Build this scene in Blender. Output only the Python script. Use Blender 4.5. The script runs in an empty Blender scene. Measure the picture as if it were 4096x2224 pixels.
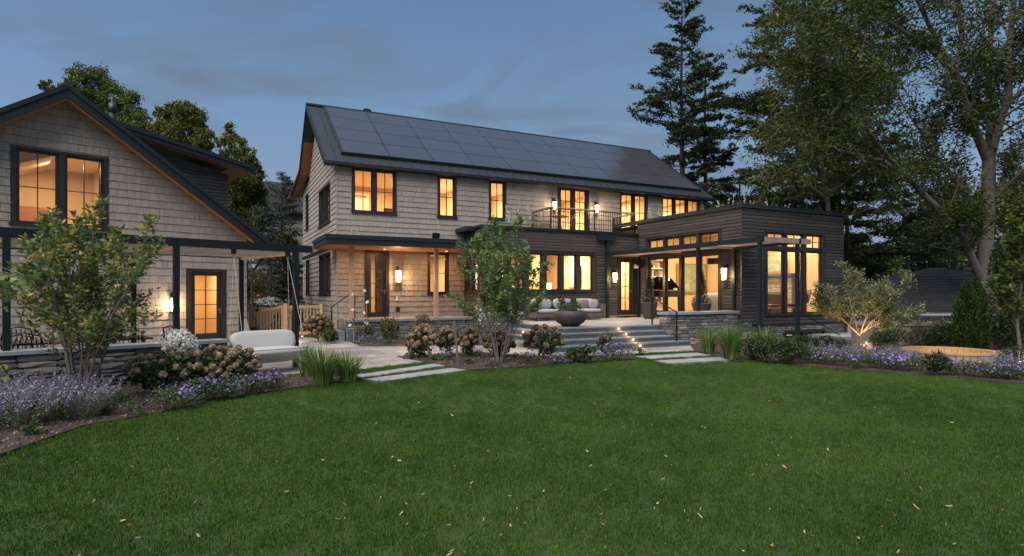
import bpy, math, random
import numpy as np
from mathutils import Vector, Matrix
R = math.radians
scene = bpy.context.scene
col = scene.collection

# ------------------------------------------------------------------ camera, world, sun, exposure
F, CX, HY, EYE = 2341.0, 2048.0, 1170.0, 1.67      # focal length, centre and horizon of the 4096 px wide photograph
cam_d = bpy.data.cameras.new('camera'); cam = bpy.data.objects.new('camera', cam_d); col.objects.link(cam)
cam.location = (0, 0, EYE); cam.rotation_euler = (R(90), 0, 0)
cam_d.sensor_width = 36; cam_d.lens = 36*F/4096; cam_d.shift_y = (HY-1112)/4096
cam_d.clip_start = .05; cam_d.clip_end = 3000
scene.camera = cam

SUN_AZ = R(-118)      # azimuth (from +Y towards +X) the glow comes from: left, behind the camera
SUN_EL = R(6)
world = bpy.data.worlds.new('World'); scene.world = world; world.use_nodes = True
wn = world.node_tree; wn.nodes.clear()
def N(nt, t, **k):
    n = nt.nodes.new(t)
    for a, b in k.items():
        if a in n.inputs: n.inputs[a].default_value = b
        else: setattr(n, a, b)
    return n
sky = N(wn, 'ShaderNodeTexSky'); sky.sky_type = 'NISHITA'; sky.sun_disc = False
sky.sun_elevation = SUN_EL; sky.sun_rotation = SUN_AZ; sky.air_density = 1.0; sky.dust_density = .6; sky.ozone_density = 3.0
tc = N(wn, 'ShaderNodeTexCoord')
sep = N(wn, 'ShaderNodeSeparateXYZ'); wn.links.new(tc.outputs['Generated'], sep.inputs[0])
# wisps of cloud: noise in a plane high above (direction divided by its height)
mx = N(wn, 'ShaderNodeMath', operation='MAXIMUM'); wn.links.new(sep.outputs['Z'], mx.inputs[0]); mx.inputs[1].default_value = .0
ad = N(wn, 'ShaderNodeMath', operation='ADD'); wn.links.new(mx.outputs[0], ad.inputs[0]); ad.inputs[1].default_value = .25
dv = N(wn, 'ShaderNodeVectorMath', operation='DIVIDE'); wn.links.new(tc.outputs['Generated'], dv.inputs[0])
cb = N(wn, 'ShaderNodeCombineXYZ'); wn.links.new(ad.outputs[0], cb.inputs[0]); wn.links.new(ad.outputs[0], cb.inputs[1]); cb.inputs[2].default_value = 1
wn.links.new(cb.outputs[0], dv.inputs[1])
mp = N(wn, 'ShaderNodeMapping'); mp.inputs['Scale'].default_value = (1.0, 1.45, .0); mp.inputs['Rotation'].default_value = (0, 0, R(20)); mp.inputs['Location'].default_value = (.65, 2.2, 0)
wn.links.new(dv.outputs[0], mp.inputs[0])
nz = N(wn, 'ShaderNodeTexNoise'); nz.inputs['Scale'].default_value = 1.5; nz.inputs['Detail'].default_value = 7; nz.inputs['Roughness'].default_value = .55; nz.inputs['Distortion'].default_value = .9
wn.links.new(mp.outputs[0], nz.inputs['Vector'])
cr = N(wn, 'ShaderNodeValToRGB'); wn.links.new(nz.outputs['Fac'], cr.inputs[0])
cr.color_ramp.elements[0].position = .47; cr.color_ramp.elements[0].color = (0, 0, 0, 1)
cr.color_ramp.elements[1].position = .72; cr.color_ramp.elements[1].color = (.85, .85, .85, 1)
# dusk tint of the clear sky (the blue hour) and the grey of the wisps
hs = N(wn, 'ShaderNodeHueSaturation'); hs.inputs['Saturation'].default_value = .5; hs.inputs['Value'].default_value = 1
wn.links.new(sky.outputs[0], hs.inputs['Color'])
gr = N(wn, 'ShaderNodeValToRGB'); wn.links.new(sep.outputs['Z'], gr.inputs[0])
e = gr.color_ramp.elements
e[0].position = 0.0; e[0].color = (2.0, 2.35, 3.3, 1)
e[1].position = .9; e[1].color = (.75, 1.5, 2.9, 1)
for p_, c_ in ((.12, (1.55, 2.05, 3.05, 1)), (.28, (1.05, 1.85, 3.0, 1)), (.5, (.58, 1.22, 2.3, 1))):
    q = e.new(p_); q.color = c_
mixs = N(wn, 'ShaderNodeMixRGB'); mixs.inputs[0].default_value = .9
wn.links.new(hs.outputs[0], mixs.inputs[1]); wn.links.new(gr.outputs[0], mixs.inputs[2])
mixc = N(wn, 'ShaderNodeMixRGB'); wn.links.new(cr.outputs[0], mixc.inputs[0]); wn.links.new(mixs.outputs[0], mixc.inputs[1])
mixc.inputs[2].default_value = (.9, 1.15, 1.65, 1)
bg = N(wn, 'ShaderNodeBackground'); bg.inputs['Strength'].default_value = .09
wn.links.new(mixc.outputs[0], bg.inputs['Color'])
wo = N(wn, 'ShaderNodeOutputWorld'); wn.links.new(bg.outputs[0], wo.inputs[0])

sd = bpy.data.lights.new('dusk_glow', 'SUN'); sun = bpy.data.objects.new('dusk_glow', sd); col.objects.link(sun)
sd.energy = 3.2; sd.angle = R(70); sd.color = (1.0, .90, .81)
SE = R(56)
sun.rotation_euler = Vector((math.sin(R(-152))*math.cos(SE), math.cos(R(-152))*math.cos(SE), math.sin(SE))).to_track_quat('Z', 'Y').to_euler()
scene.view_settings.view_transform = 'Standard'; scene.view_settings.look = 'None'
scene.view_settings.gamma = 1; scene.view_settings.use_curve_mapping = False
scene.view_settings.exposure = 0.95

# ------------------------------------------------------------------ picking points of the place
def pt(px, py, Y): return Vector(((px-CX)/F*Y, Y, EYE-(py-HY)/F*Y))
def gp(px, py, z=0.0):
    Y = (EYE-z)*F/(py-HY); return Vector(((px-CX)/F*Y, Y, z))
def toloc(P, a, w):       # world point -> local of a frame at P turned by a
    dx, dy = w[0]-P[0], w[1]-P[1]; c, s = math.cos(a), math.sin(a)
    return (dx*c+dy*s, -dx*s+dy*c)
def toworld(P, a, x, y, z=0):
    c, s = math.cos(a), math.sin(a); return Vector((P[0]+x*c-y*s, P[1]+x*s+y*c, z))
class Frame:
    def __init__(f, P, a): f.P, f.a = P, a
    def ray(f, px): return (px-CX)/F
    def py_(f, c, px, py):         # plane local y = c  -> (x, z)
        vx, vy = -math.sin(f.a), math.cos(f.a); rx = (px-CX)/F
        Y = (c+f.P[0]*vx+f.P[1]*vy)/(rx*vx+vy)
        return toloc(f.P, f.a, (rx*Y, Y))[0], EYE-(py-HY)/F*Y
    def px_(f, c, px, py):         # plane local x = c  -> (y, z)
        ux, uy = math.cos(f.a), math.sin(f.a); rx = (px-CX)/F
        Y = (c+f.P[0]*ux+f.P[1]*uy)/(rx*ux+uy)
        return toloc(f.P, f.a, (rx*Y, Y))[1], EYE-(py-HY)/F*Y
    def g(f, px, py, z=0): return toloc(f.P, f.a, gp(px, py, z))
    def w(f, x, y, z=0): return toworld(f.P, f.a, x, y, z)
HA = math.atan2(.449, .893); HS = Frame((-6.41, 21.47), HA)        # house: x along its front, y towards its back
GA = math.atan2(.720, .693); GR = Frame((-9.286, 20.44), GA)       # garage, origin at its right front corner

# ------------------------------------------------------------------ materials
MATS = {}
def mat(name, base, rough=.6, var=None, vscale=4.0, rnd=0.0, rnd2=None, bump=0.0, bscale=30.0, metal=0.0, spec=.5, trans=0.0, stretch=None, emit=None, estr=0.0, coat=0.0, space='Object'):
    """procedural material: base colour, optional second colour mixed by noise, random variation per piece, bump"""
    m = bpy.data.materials.new(name); m.use_nodes = True; nt = m.node_tree
    b = nt.nodes['Principled BSDF']; out = nt.nodes['Material Output']
    b.inputs['Roughness'].default_value = rough; b.inputs['Metallic'].default_value = metal
    b.inputs['Specular IOR Level'].default_value = spec
    if coat: b.inputs['Coat Weight'].default_value = coat
    L = nt.links.new
    tc = N(nt, 'ShaderNodeTexCoord'); vec = tc.outputs['Object']
    if space == 'World':
        ge = N(nt, 'ShaderNodeNewGeometry'); vec = ge.outputs['Position']
    if stretch:
        mpp = N(nt, 'ShaderNodeMapping'); mpp.inputs['Scale'].default_value = stretch; L(vec, mpp.inputs[0]); vec = mpp.outputs[0]
    c = N(nt, 'ShaderNodeRGB'); c.outputs[0].default_value = (*base, 1); colr = c.outputs[0]
    if var:
        n1 = N(nt, 'ShaderNodeTexNoise'); n1.inputs['Scale'].default_value = vscale; n1.inputs['Detail'].default_value = 6; n1.inputs['Roughness'].default_value = .65
        L(vec, n1.inputs['Vector'])
        r1 = N(nt, 'ShaderNodeValToRGB'); r1.color_ramp.elements[0].position = .35; r1.color_ramp.elements[1].position = .68; L(n1.outputs['Fac'], r1.inputs[0])
        mxx = N(nt, 'ShaderNodeMixRGB'); L(r1.outputs[0], mxx.inputs[0]); L(colr, mxx.inputs[1]); mxx.inputs[2].default_value = (*var, 1); colr = mxx.outputs[0]
    if rnd or rnd2:
        ge = N(nt, 'ShaderNodeNewGeometry'); oi = N(nt, 'ShaderNodeObjectInfo')
        a1 = N(nt, 'ShaderNodeMath', operation='ADD'); L(ge.outputs['Random Per Island'], a1.inputs[0]); L(oi.outputs['Random'], a1.inputs[1])
        fr = N(nt, 'ShaderNodeMath', operation='FRACT'); L(a1.outputs[0], fr.inputs[0])
        if rnd2:
            m3 = N(nt, 'ShaderNodeMixRGB'); pw = N(nt, 'ShaderNodeMath', operation='POWER'); L(fr.outputs[0], pw.inputs[0]); pw.inputs[1].default_value = rnd2[1]
            L(pw.outputs[0], m3.inputs[0]); L(colr, m3.inputs[1]); m3.inputs[2].default_value = (*rnd2[0], 1); colr = m3.outputs[0]
        if rnd:
            mr = N(nt, 'ShaderNodeMapRange'); L(fr.outputs[0], mr.inputs[0]); mr.inputs[3].default_value = 1-rnd; mr.inputs[4].default_value = 1+rnd
            mlt = N(nt, 'ShaderNodeMixRGB', blend_type='MULTIPLY'); mlt.inputs[0].default_value = 1
            L(colr, mlt.inputs[1]); L(mr.outputs[0], mlt.inputs[2]); colr = mlt.outputs[0]
    L(colr, b.inputs['Base Color'])
    if bump:
        n2 = N(nt, 'ShaderNodeTexNoise'); n2.inputs['Scale'].default_value = bscale; n2.inputs['Detail'].default_value = 5; L(vec, n2.inputs['Vector'])
        bp = N(nt, 'ShaderNodeBump'); bp.inputs['Strength'].default_value = bump; bp.inputs['Distance'].default_value = .02; L(n2.outputs['Fac'], bp.inputs['Height']); L(bp.outputs[0], b.inputs['Normal'])
    if trans:
        tr = N(nt, 'ShaderNodeBsdfTranslucent'); L(colr, tr.inputs[0]); ms = N(nt, 'ShaderNodeMixShader'); ms.inputs[0].default_value = trans
        L(b.outputs[0], ms.inputs[1]); L(tr.outputs[0], ms.inputs[2]); L(ms.outputs[0], out.inputs[0])
    if emit:
        b.inputs['Emission Color'].default_value = (*emit, 1); b.inputs['Emission Strength'].default_value = estr
    MATS[name] = m
    return m
def glassmat(name, tint=(1, 1, 1), lo=.04):
    m = bpy.data.materials.new(name); m.use_nodes = True; nt = m.node_tree; nt.nodes.clear(); L = nt.links.new
    o = N(nt, 'ShaderNodeOutputMaterial'); t = N(nt, 'ShaderNodeBsdfTransparent'); t.inputs[0].default_value = (*tint, 1)
    g = N(nt, 'ShaderNodeBsdfGlossy'); g.inputs['Roughness'].default_value = .015; lw_ = N(nt, 'ShaderNodeLayerWeight'); lw_.inputs['Blend'].default_value = .5; pw_ = N(nt, 'ShaderNodeMath', operation='POWER'); L(lw_.outputs['Facing'], pw_.inputs[0]); pw_.inputs[1].default_value = 4.5
    fr = N(nt, 'ShaderNodeMath', operation='MULTIPLY_ADD'); L(pw_.outputs[0], fr.inputs[0]); fr.inputs[1].default_value = .85; fr.inputs[2].default_value = .06
    ms = N(nt, 'ShaderNodeMixShader'); L(fr.outputs[0], ms.inputs[0]); L(t.outputs[0], ms.inputs[1]); L(g.outputs[0], ms.inputs[2]); L(ms.outputs[0], o.inputs[0])
    return m
shingle_m = mat('cedar_shingle', (.325, .290, .258), .85, var=(.265, .238, .214), vscale=1.2, rnd=.06, bump=.3, bscale=60, stretch=(6, 6, 1))
base_m = mat('butt_shade_base', (.075, .065, .058), .95)  # wall body darkened so the gaps between shingle rows paint in butt shadows
trim_m = mat('dark_trim', (.009, .013, .017), .5, var=(.013, .018, .022), vscale=8, spec=.35)
frame_m = mat('window_frame', (.022, .017, .016), .4, rnd=.15)
metal_roof = mat('metal_roof', (.030, .040, .046), .45, metal=.4, var=(.038, .047, .053), vscale=2)
cedar_m = mat('cedar_soffit', (.40, .165, .062), .5, var=(.28, .105, .04), vscale=3, rnd=.2, stretch=(1, 8, 8))
cedar2_m = mat('pale_cedar', (.42, .25, .15), .6, var=(.33, .19, .11), vscale=5, rnd=.12, stretch=(8, 8, 1))
char_m = mat('charred_board', (.024, .021, .021), .6, var=(.062, .056, .056), vscale=3.5, rnd=.35, bump=.5, bscale=40, stretch=(1.2, 1.2, 22))
beam_m = mat('pergola_beam', (.008, .013, .016), .5, rnd=.1, spec=.3)
slat_m = mat('weathered_slat', (.34, .29, .26), .8, var=(.22, .18, .16), vscale=4, rnd=.3, stretch=(1, 6, 6))
stone_m = mat('ledge_stone', (.17, .18, .195), .8, var=(.10, .108, .118), vscale=9, rnd=.4, rnd2=((.27, .21, .16), 6), bump=.8, bscale=25)
mortar_m = mat('wall_core', (.05, .05, .05), .9)
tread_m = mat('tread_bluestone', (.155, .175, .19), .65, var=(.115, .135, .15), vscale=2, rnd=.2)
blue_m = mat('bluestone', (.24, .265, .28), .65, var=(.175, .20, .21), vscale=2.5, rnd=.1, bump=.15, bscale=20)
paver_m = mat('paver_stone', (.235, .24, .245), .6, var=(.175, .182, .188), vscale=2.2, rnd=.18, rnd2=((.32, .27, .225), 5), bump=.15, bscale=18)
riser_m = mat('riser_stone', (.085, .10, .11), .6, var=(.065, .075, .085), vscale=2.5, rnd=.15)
conc_m = mat('concrete', (.20, .17, .145), .85, var=(.12, .10, .088), vscale=2, bump=.3)
mulch_m = mat('mulch', (.05, .034, .027), .95, var=(.022, .016, .013), vscale=30, bump=1.0, bscale=60, space='World')
soil_m = mat('turf_soil', (.022, .048, .008), .95, var=(.034, .065, .012), vscale=1.5, space='World')
plaster_m = mat('interior_plaster', (.66, .49, .30), .8)
ceilw_m = mat('interior_ceiling', (.80, .72, .60), .8)
woodfl_m = mat('interior_floor', (.36, .21, .10), .35, var=(.26, .14, .07), vscale=3, stretch=(1, 8, 1))
white_m = mat('white_paint', (.78, .74, .66), .5)
glass_m = glassmat('window_glass')
solar_m = mat('solar_glass', (.042, .043, .052), .16, spec=1.0, var=(.048, .049, .058), vscale=1.5, rnd=.06)
bark_m = mat('bark', (.165, .148, .13), .9, var=(.09, .08, .07), vscale=6, bump=1, bscale=20, stretch=(4, 4, 1))
barkg_m = mat('grey_bark', (.17, .15, .13), .85, var=(.10, .088, .075), vscale=10, bump=.5, bscale=40, stretch=(3, 3, 1))
barkd_m = mat('dark_bark', (.055, .04, .032), .9, var=(.03, .022, .018), vscale=5)
steel_m = mat('black_steel', (.012, .011, .011), .4, metal=.3)
nickel_m = mat('nickel', (.55, .52, .48), .3, metal=1)
rattan_m = mat('rattan', (.50, .49, .46), .7, var=(.36, .35, .33), vscale=40, bump=.6, bscale=80)
brattan_m = mat('brown_rattan', (.11, .088, .072), .7, var=(.075, .06, .05), vscale=60, bump=.6, bscale=80)
cushw_m = mat('white_cushion', (.42, .43, .42), .9, bump=.25, bscale=6)
cushg_m = mat('grey_cushion', (.30, .305, .33), .95, var=(.25, .255, .28), vscale=30, bump=.25, bscale=7)
cushm_m = mat('mauve_cushion', (.23, .17, .16), .95, var=(.16, .12, .115), vscale=20)
pot_m = mat('dark_pot', (.032, .027, .025), .65, var=(.045, .038, .035), vscale=5, bump=.3)
red_m = mat('red_metal', (.30, .018, .022), .4)
rope_m = mat('rope', (.42, .41, .38), .8)
books_m = mat('book_spine', (.25, .10, .06), .6, rnd=.6, rnd2=((.55, .5, .42), 1.5))
redbook_m = mat('red_book', (.45, .03, .02), .6, rnd=.2)
asph_m = mat('roof_asphalt', (.014, .015, .018), .9, var=(.024, .025, .028), vscale=12, rnd=.3, bump=.5, bscale=50)
siding_m = mat('pale_siding', (.40, .385, .355), .7)
brick_m = mat('brick_red', (.24, .09, .06), .9, rnd=.25)
tubw_m = mat('tub_wood', (.48, .30, .14), .55, var=(.38, .23, .10), vscale=4, rnd=.12, stretch=(6, 6, 1))
tubo_m = mat('weathered_tub', (.30, .25, .20), .7, var=(.21, .175, .145), vscale=4, rnd=.15, stretch=(6, 6, 1))
stake_m = mat('stake_wood', (.16, .135, .12), .9, var=(.10, .085, .075), vscale=8, stretch=(5, 5, 1))
lampglow_m = mat('lamp_glass', (.9, .8, .6), .5, emit=(1.0, .66, .32), estr=2.6)
steplamp_m = mat('step_lamp_glass', (.9, .8, .6), .5, emit=(1.0, .62, .26), estr=5)
shade_m = mat('lit_shade', (.8, .7, .5), .7, emit=(1.0, .72, .38), estr=2.2)
woodchair_m = mat('chair_shell', (.30, .12, .04), .35)
leather_m = mat('black_leather', (.02, .018, .017), .4)
paint1_m = mat('painted_canvas', (.40, .42, .32), .7, var=(.16, .20, .10), vscale=5)
paint2_m = mat('pale_canvas', (.42, .46, .45), .7, var=(.25, .32, .34), vscale=4)
paint3_m = mat('red_canvas', (.55, .03, .03), .6, var=(.65, .25, .06), vscale=9)
gold_m = mat('gilt_frame', (.40, .24, .07), .4, metal=.4)
# foliage
def leafm(name, c1, c2, rnd=.35, other=None, pw=4, trans=.3, rough=.55): return mat(name, c1, rough, var=c2, vscale=1.2, rnd=rnd, rnd2=(other, pw) if other else None, trans=trans, spec=.3)
grass_m = mat('lawn_blade', (.030, .076, .008), .6, var=(.076, .140, .021), vscale=.4, rnd=.25, trans=.25, spec=.25, space='World')
leafA = leafm('serviceberry_leaf', (.15, .22, .07), (.08, .14, .04), other=(.45, .24, .04), pw=9)
leafB = leafm('young_tree_leaf', (.17, .25, .09), (.10, .165, .05), other=(.16, .19, .06), pw=5)
leafC = leafm('oak_leaf', (.16, .20, .11), (.10, .14, .07), other=(.22, .17, .06), pw=6)
leafBig = leafm('locust_leaf', (.046, .072, .015), (.030, .050, .012), other=(.16, .11, .012), pw=16)
leafYel = leafm('yellowing_leaf', (.092, .112, .020), (.056, .074, .016), other=(.18, .15, .015), pw=13)
leafCon = leafm('conifer_needle', (.032, .052, .020), (.020, .036, .015), other=(.035, .05, .012), pw=3, trans=.1)
leafHem = leafm('blue_conifer_needle', (.035, .05, .045), (.02, .032, .03), other=(.07, .085, .07), pw=3, trans=.1)
leafFar = leafm('far_tree_leaf', (.095, .14, .038), (.062, .098, .028), other=(.12, .10, .015), pw=5)
leafDk = leafm('dark_hedge_leaf', (.025, .045, .014), (.016, .03, .01), other=(.05, .07, .02), pw=3)
leafShrub = leafm('shrub_leaf', (.035, .065, .022), (.022, .042, .015), other=(.08, .10, .03), pw=4)
leafBox = leafm('boxwood_leaf', (.06, .075, .022), (.035, .05, .015), other=(.16, .12, .04), pw=4)
leafGer = leafm('geranium_leaf', (.06, .10, .035), (.035, .065, .022), other=(.11, .13, .05), pw=4)
leafCat = leafm('catmint_leaf', (.12, .15, .085), (.08, .11, .06), other=(.15, .15, .10), pw=3)
leafArb = leafm('arborvitae_leaf', (.032, .058, .012), (.02, .04, .009), other=(.05, .085, .015), pw=3)
bladeM = leafm('ornamental_blade', (.07, .14, .03), (.10, .18, .045), rnd=.35, other=(.26, .24, .10), pw=7)
geraM = mat('geranium_petal', (.27, .17, .62), .6, rnd=.3, rnd2=((.42, .26, .72), 2), trans=.3)
catM = mat('catmint_flower', (.22, .20, .33), .7, rnd=.3, rnd2=((.28, .25, .38), 2), trans=.2)
hydM = mat('hydrangea_petal', (.24, .17, .10), .8, rnd=.35, rnd2=((.28, .28, .15), 1.5), trans=.25)
hydPk = mat('pink_hydrangea_petal', (.22, .135, .10), .8, rnd=.35, rnd2=((.25, .22, .13), 1.6), trans=.25)
hydBr = mat('brown_hydrangea_petal', (.19, .13, .06), .8, rnd=.3, trans=.2)
clemM = mat('white_petal', (.66, .68, .66), .6, rnd=.12, trans=.3)
yelM = mat('cream_petal', (.50, .50, .22), .6, rnd=.15, trans=.3)
pinkM = mat('pink_petal', (.45, .10, .14), .6, rnd=.3, trans=.3)
deadM = mat('dead_leaf', (.36, .28, .20), .8, rnd=.4, rnd2=((.40, .14, .03), 3.5), trans=.2)

# ------------------------------------------------------------------ mesh helpers
def idmap(s, d, z): return (s, d, z)
def ymap(c): return lambda s, d, z: (s, c+d, z)
def xmap(c): return lambda s, d, z: (c+d, s, z)
class MB:
    def __init__(b, m=None): b.v = []; b.f = []; b.m = m or idmap
    def box(b, x0, x1, y0, y1, z0, z1):
        n = len(b.v); m = b.m
        for z in (z0, z1):
            for x, y in ((x0, y0), (x1, y0), (x1, y1), (x0, y1)): b.v.append(m(x, y, z))
        b.f += [(n, n+3, n+2, n+1), (n+4, n+5, n+6, n+7), (n, n+1, n+5, n+4), (n+1, n+2, n+6, n+5), (n+2, n+3, n+7, n+6), (n+3, n, n+4, n+7)]
        return b
    def hexa(b, pts):     # eight corners: bottom four, top four
        n = len(b.v); b.v += [b.m(*p) for p in pts]
        b.f += [(n, n+3, n+2, n+1), (n+4, n+5, n+6, n+7), (n, n+1, n+5, n+4), (n+1, n+2, n+6, n+5), (n+2, n+3, n+7, n+6), (n+3, n, n+4, n+7)]
        return b
    def slab(b, pts, off):  # polygon extruded by off
        n = len(b.v); k = len(pts); b.v += [b.m(*p) for p in pts]; b.v += [b.m(p[0]+off[0], p[1]+off[1], p[2]+off[2]) for p in pts]
        b.f.append(tuple(range(n, n+k))); b.f.append(tuple(range(n+2*k-1, n+k-1, -1)))
        for i in range(k): j = (i+1) % k; b.f.append((n+i, n+k+i, n+k+j, n+j))
        return b
    def poly(b, pts): n = len(b.v); b.v += [b.m(*p) for p in pts]; b.f.append(tuple(range(n, n+len(pts)))); return b
    def bar(b, p, q, w, h=None):   # square bar between two points
        h = h or w; p, q = Vector(p), Vector(q); d = (q-p).normalized()
        up = Vector((0, 0, 1)) if abs(d.z) < .95 else Vector((1, 0, 0))
        s = d.cross(up).normalized()*w/2; t = s.normalized().cross(d)*h/2
        n = len(b.v)
        for o in (p, q):
            for a in (-s-t, s-t, s+t, -s+t): b.v.append(b.m(*(o+a)))
        b.f += [(n, n+1, n+2, n+3), (n+7, n+6, n+5, n+4)]+[(n+i, n+4+i, n+4+(i+1) % 4, n+(i+1) % 4) for i in range(4)]
        return b
    def tube(b, pts, rad, k=6, cap=True):
        pts = [Vector(p) for p in pts]; n0 = len(b.v)
        if not hasattr(rad, '__len__'): rad = [rad]*len(pts)
        ref = Vector((0.31, .17, .93))
        for i, p in enumerate(pts):
            d = (pts[min(i+1, len(pts)-1)]-pts[max(i-1, 0)])
            if d.length < 1e-9: d = Vector((0, 0, 1))
            d.normalize()
            if abs(d.dot(ref)) > .95: ref = Vector((1, .1, 0))
            s = d.cross(ref).normalized(); t = d.cross(s)
            for j in range(k):
                a = 2*math.pi*j/k; b.v.append(b.m(*(p+(s*math.cos(a)+t*math.sin(a))*rad[i])))
        for i in range(len(pts)-1):
            for j in range(k):
                a = n0+i*k+j; c = n0+i*k+(j+1) % k; b.f.append((a, c, c+k, a+k))
        if cap:
            b.f.append(tuple(range(n0+k-1, n0-1, -1))); e = n0+(len(pts)-1)*k; b.f.append(tuple(range(e, e+k)))
        return b
    def lathe(b, prof, k=24, c=(0, 0, 0), sx=1, sy=1, cap=True):   # prof: (r, z)
        n0 = len(b.v)
        for r, z in prof:
            for j in range(k): a = 2*math.pi*j/k; b.v.append(b.m(c[0]+r*math.cos(a)*sx, c[1]+r*math.sin(a)*sy, c[2]+z))
        for i in range(len(prof)-1):
            for j in range(k):
                a = n0+i*k+j; q = n0+i*k+(j+1) % k; b.f.append((a, q, q+k, a+k))
        if cap:
            b.f.append(tuple(range(n0+k-1, n0-1, -1))); e = n0+(len(prof)-1)*k; b.f.append(tuple(range(e, e+k)))
        return b
    def puff(b, x0, x1, y0, y1, z0, z1, e1=.55, e2=.35, e3=.7):   # a soft cushion
        nx, ny = 10, 6; n0 = len(b.v); cx, cy, cz = (x0+x1)/2, (y0+y1)/2, (z0+z1)/2; hx, hy, hz = (x1-x0)/2, (y1-y0)/2, (z1-z0)/2
        U, V = 16, 9
        for i in range(V+1):
            ph = -math.pi/2+math.pi*i/V
            for j in range(U):
                th = 2*math.pi*j/U
                def se(c_, p_): return math.copysign(abs(c_)**p_, c_)
                b.v.append(b.m(cx+hx*se(math.cos(ph), e1)*se(math.cos(th), e2), cy+hy*se(math.cos(ph), e1)*se(math.sin(th), e2), cz+hz*se(math.sin(ph), e3)))
        for i in range(V):
            for j in range(U): a = n0+i*U+j; q = n0+i*U+(j+1) % U; b.f.append((a, q, q+U, a+U))
        return b
    def mesh(b, name, m, smooth=False):
        me = bpy.data.meshes.new(name); me.from_pydata([tuple(p) for p in b.v], [], b.f); me.materials.append(m)
        if smooth: me.polygons.foreach_set('use_smooth', [True]*len(me.polygons))
        me.update(); return me
    def build(b, name, m, parent=None, smooth=False, **k): return link(name, b.mesh(name, m, smooth), parent, **k)
def link(name, me, parent=None, loc=None, rot=None, scale=None, label=None, cat=None, group=None, kind=None):
    o = bpy.data.objects.new(name, me); col.objects.link(o); o.parent = parent
    if loc is not None: o.location = loc
    if rot is not None: o.rotation_euler = rot
    if scale is not None: o.scale = scale
    if label: o['label'] = label
    if cat: o['category'] = cat
    if group: o['group'] = group
    if kind: o['kind'] = kind
    return o
def thing(name, label, cat, loc=(0, 0, 0), rz=0, group=None):
    o = link(name, None, None, loc=loc, rot=(0, 0, rz), label=label, cat=cat, group=group); o.empty_display_size = .2
    return o
def np_mesh(name, V, Q, m):       # V (n,3) Q (k,4) numpy, fast
    me = bpy.data.meshes.new(name); V = np.asarray(V, np.float32); Q = np.asarray(Q, np.int32)
    k = Q.shape[1]
    me.vertices.add(len(V)); me.vertices.foreach_set('co', V.ravel())
    me.loops.add(Q.size); me.loops.foreach_set('vertex_index', Q.ravel())
    me.polygons.add(len(Q)); me.polygons.foreach_set('loop_start', np.arange(0, Q.size, k, dtype=np.int32)); me.polygons.foreach_set('loop_total', np.full(len(Q), k, np.int32))
    me.materials.append(m); me.update(calc_edges=True); me.validate(); return me
def leaves(C, size, rng, up=.35, asp=.5, fold=0, D=None, jit=.35):
    """leaf quads (kite shaped) at centres C; returns V, Q"""
    C = np.asarray(C, float); n = len(C)
    if D is None: D = rng.normal(size=(n, 3))
    D = D/np.linalg.norm(D, axis=1, keepdims=True)
    nr = rng.normal(size=(n, 3)); nr[:, 2] += up*3
    S = np.cross(D, nr); S /= np.linalg.norm(S, axis=1, keepdims=True)+1e-9
    s = size*(1+jit*rng.uniform(-1, 1, (n, 1)))
    tip = C+D*s*.5; base = C-D*s*.5; mid = C-D*s*.05
    V = np.stack([base, mid+S*s*asp*.5, tip, mid-S*s*asp*.5], 1).reshape(-1, 3)
    return V, np.arange(4*n).reshape(n, 4)
def instobj(name, me, parent, loc, rot=(0, 0, 0), scale=(1, 1, 1), **k): return link(name, me, parent, loc=loc, rot=rot, scale=scale, **k)
def copy_tree(o, parent=None, **k):
    kids = [c for c in bpy.data.objects if c.parent == o]
    c = o.copy(); col.objects.link(c); c.parent = parent
    for ch in kids: copy_tree(ch, c)
    for a, b in k.items(): c[a] = b
    return c

# ------------------------------------------------------------------ building helpers
def wall(m, s0, s1, z0, z1, holes, th=.2, mb=None):
    mb = mb or MB(m); mb.m = m
    ss = sorted({s0, s1, *[h[0] for h in holes], *[h[1] for h in holes]}); zs = sorted({z0, z1, *[h[2] for h in holes], *[h[3] for h in holes]})
    ss = [s for s in ss if s0 <= s <= s1]; zs = [z for z in zs if z0 <= z <= z1]
    for a, b in zip(ss, ss[1:]):
        for c, d in zip(zs, zs[1:]):
            x, z = (a+b)/2, (c+d)/2
            if any(h[0] < x < h[1] and h[2] < z < h[3] for h in holes): continue
            for q in (0, th): mb.poly([(a, q, c), (b, q, c), (b, q, d), (a, q, d)])
    for h in holes:
        a, b, c, d = h[:4]
        mb.poly([(a, 0, c), (a, th, c), (b, th, c), (b, 0, c)]); mb.poly([(a, 0, d), (a, th, d), (b, th, d), (b, 0, d)])
        mb.poly([(a, 0, c), (a, th, c), (a, th, d), (a, 0, d)]); mb.poly([(b, 0, c), (b, th, c), (b, th, d), (b, 0, d)])
    for a in (s0, s1): mb.poly([(a, 0, z0), (a, th, z0), (a, th, z1), (a, 0, z1)])
    for c in (z0, z1): mb.poly([(s0, 0, c), (s0, th, c), (s1, th, c), (s1, 0, c)])
    return mb
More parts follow.
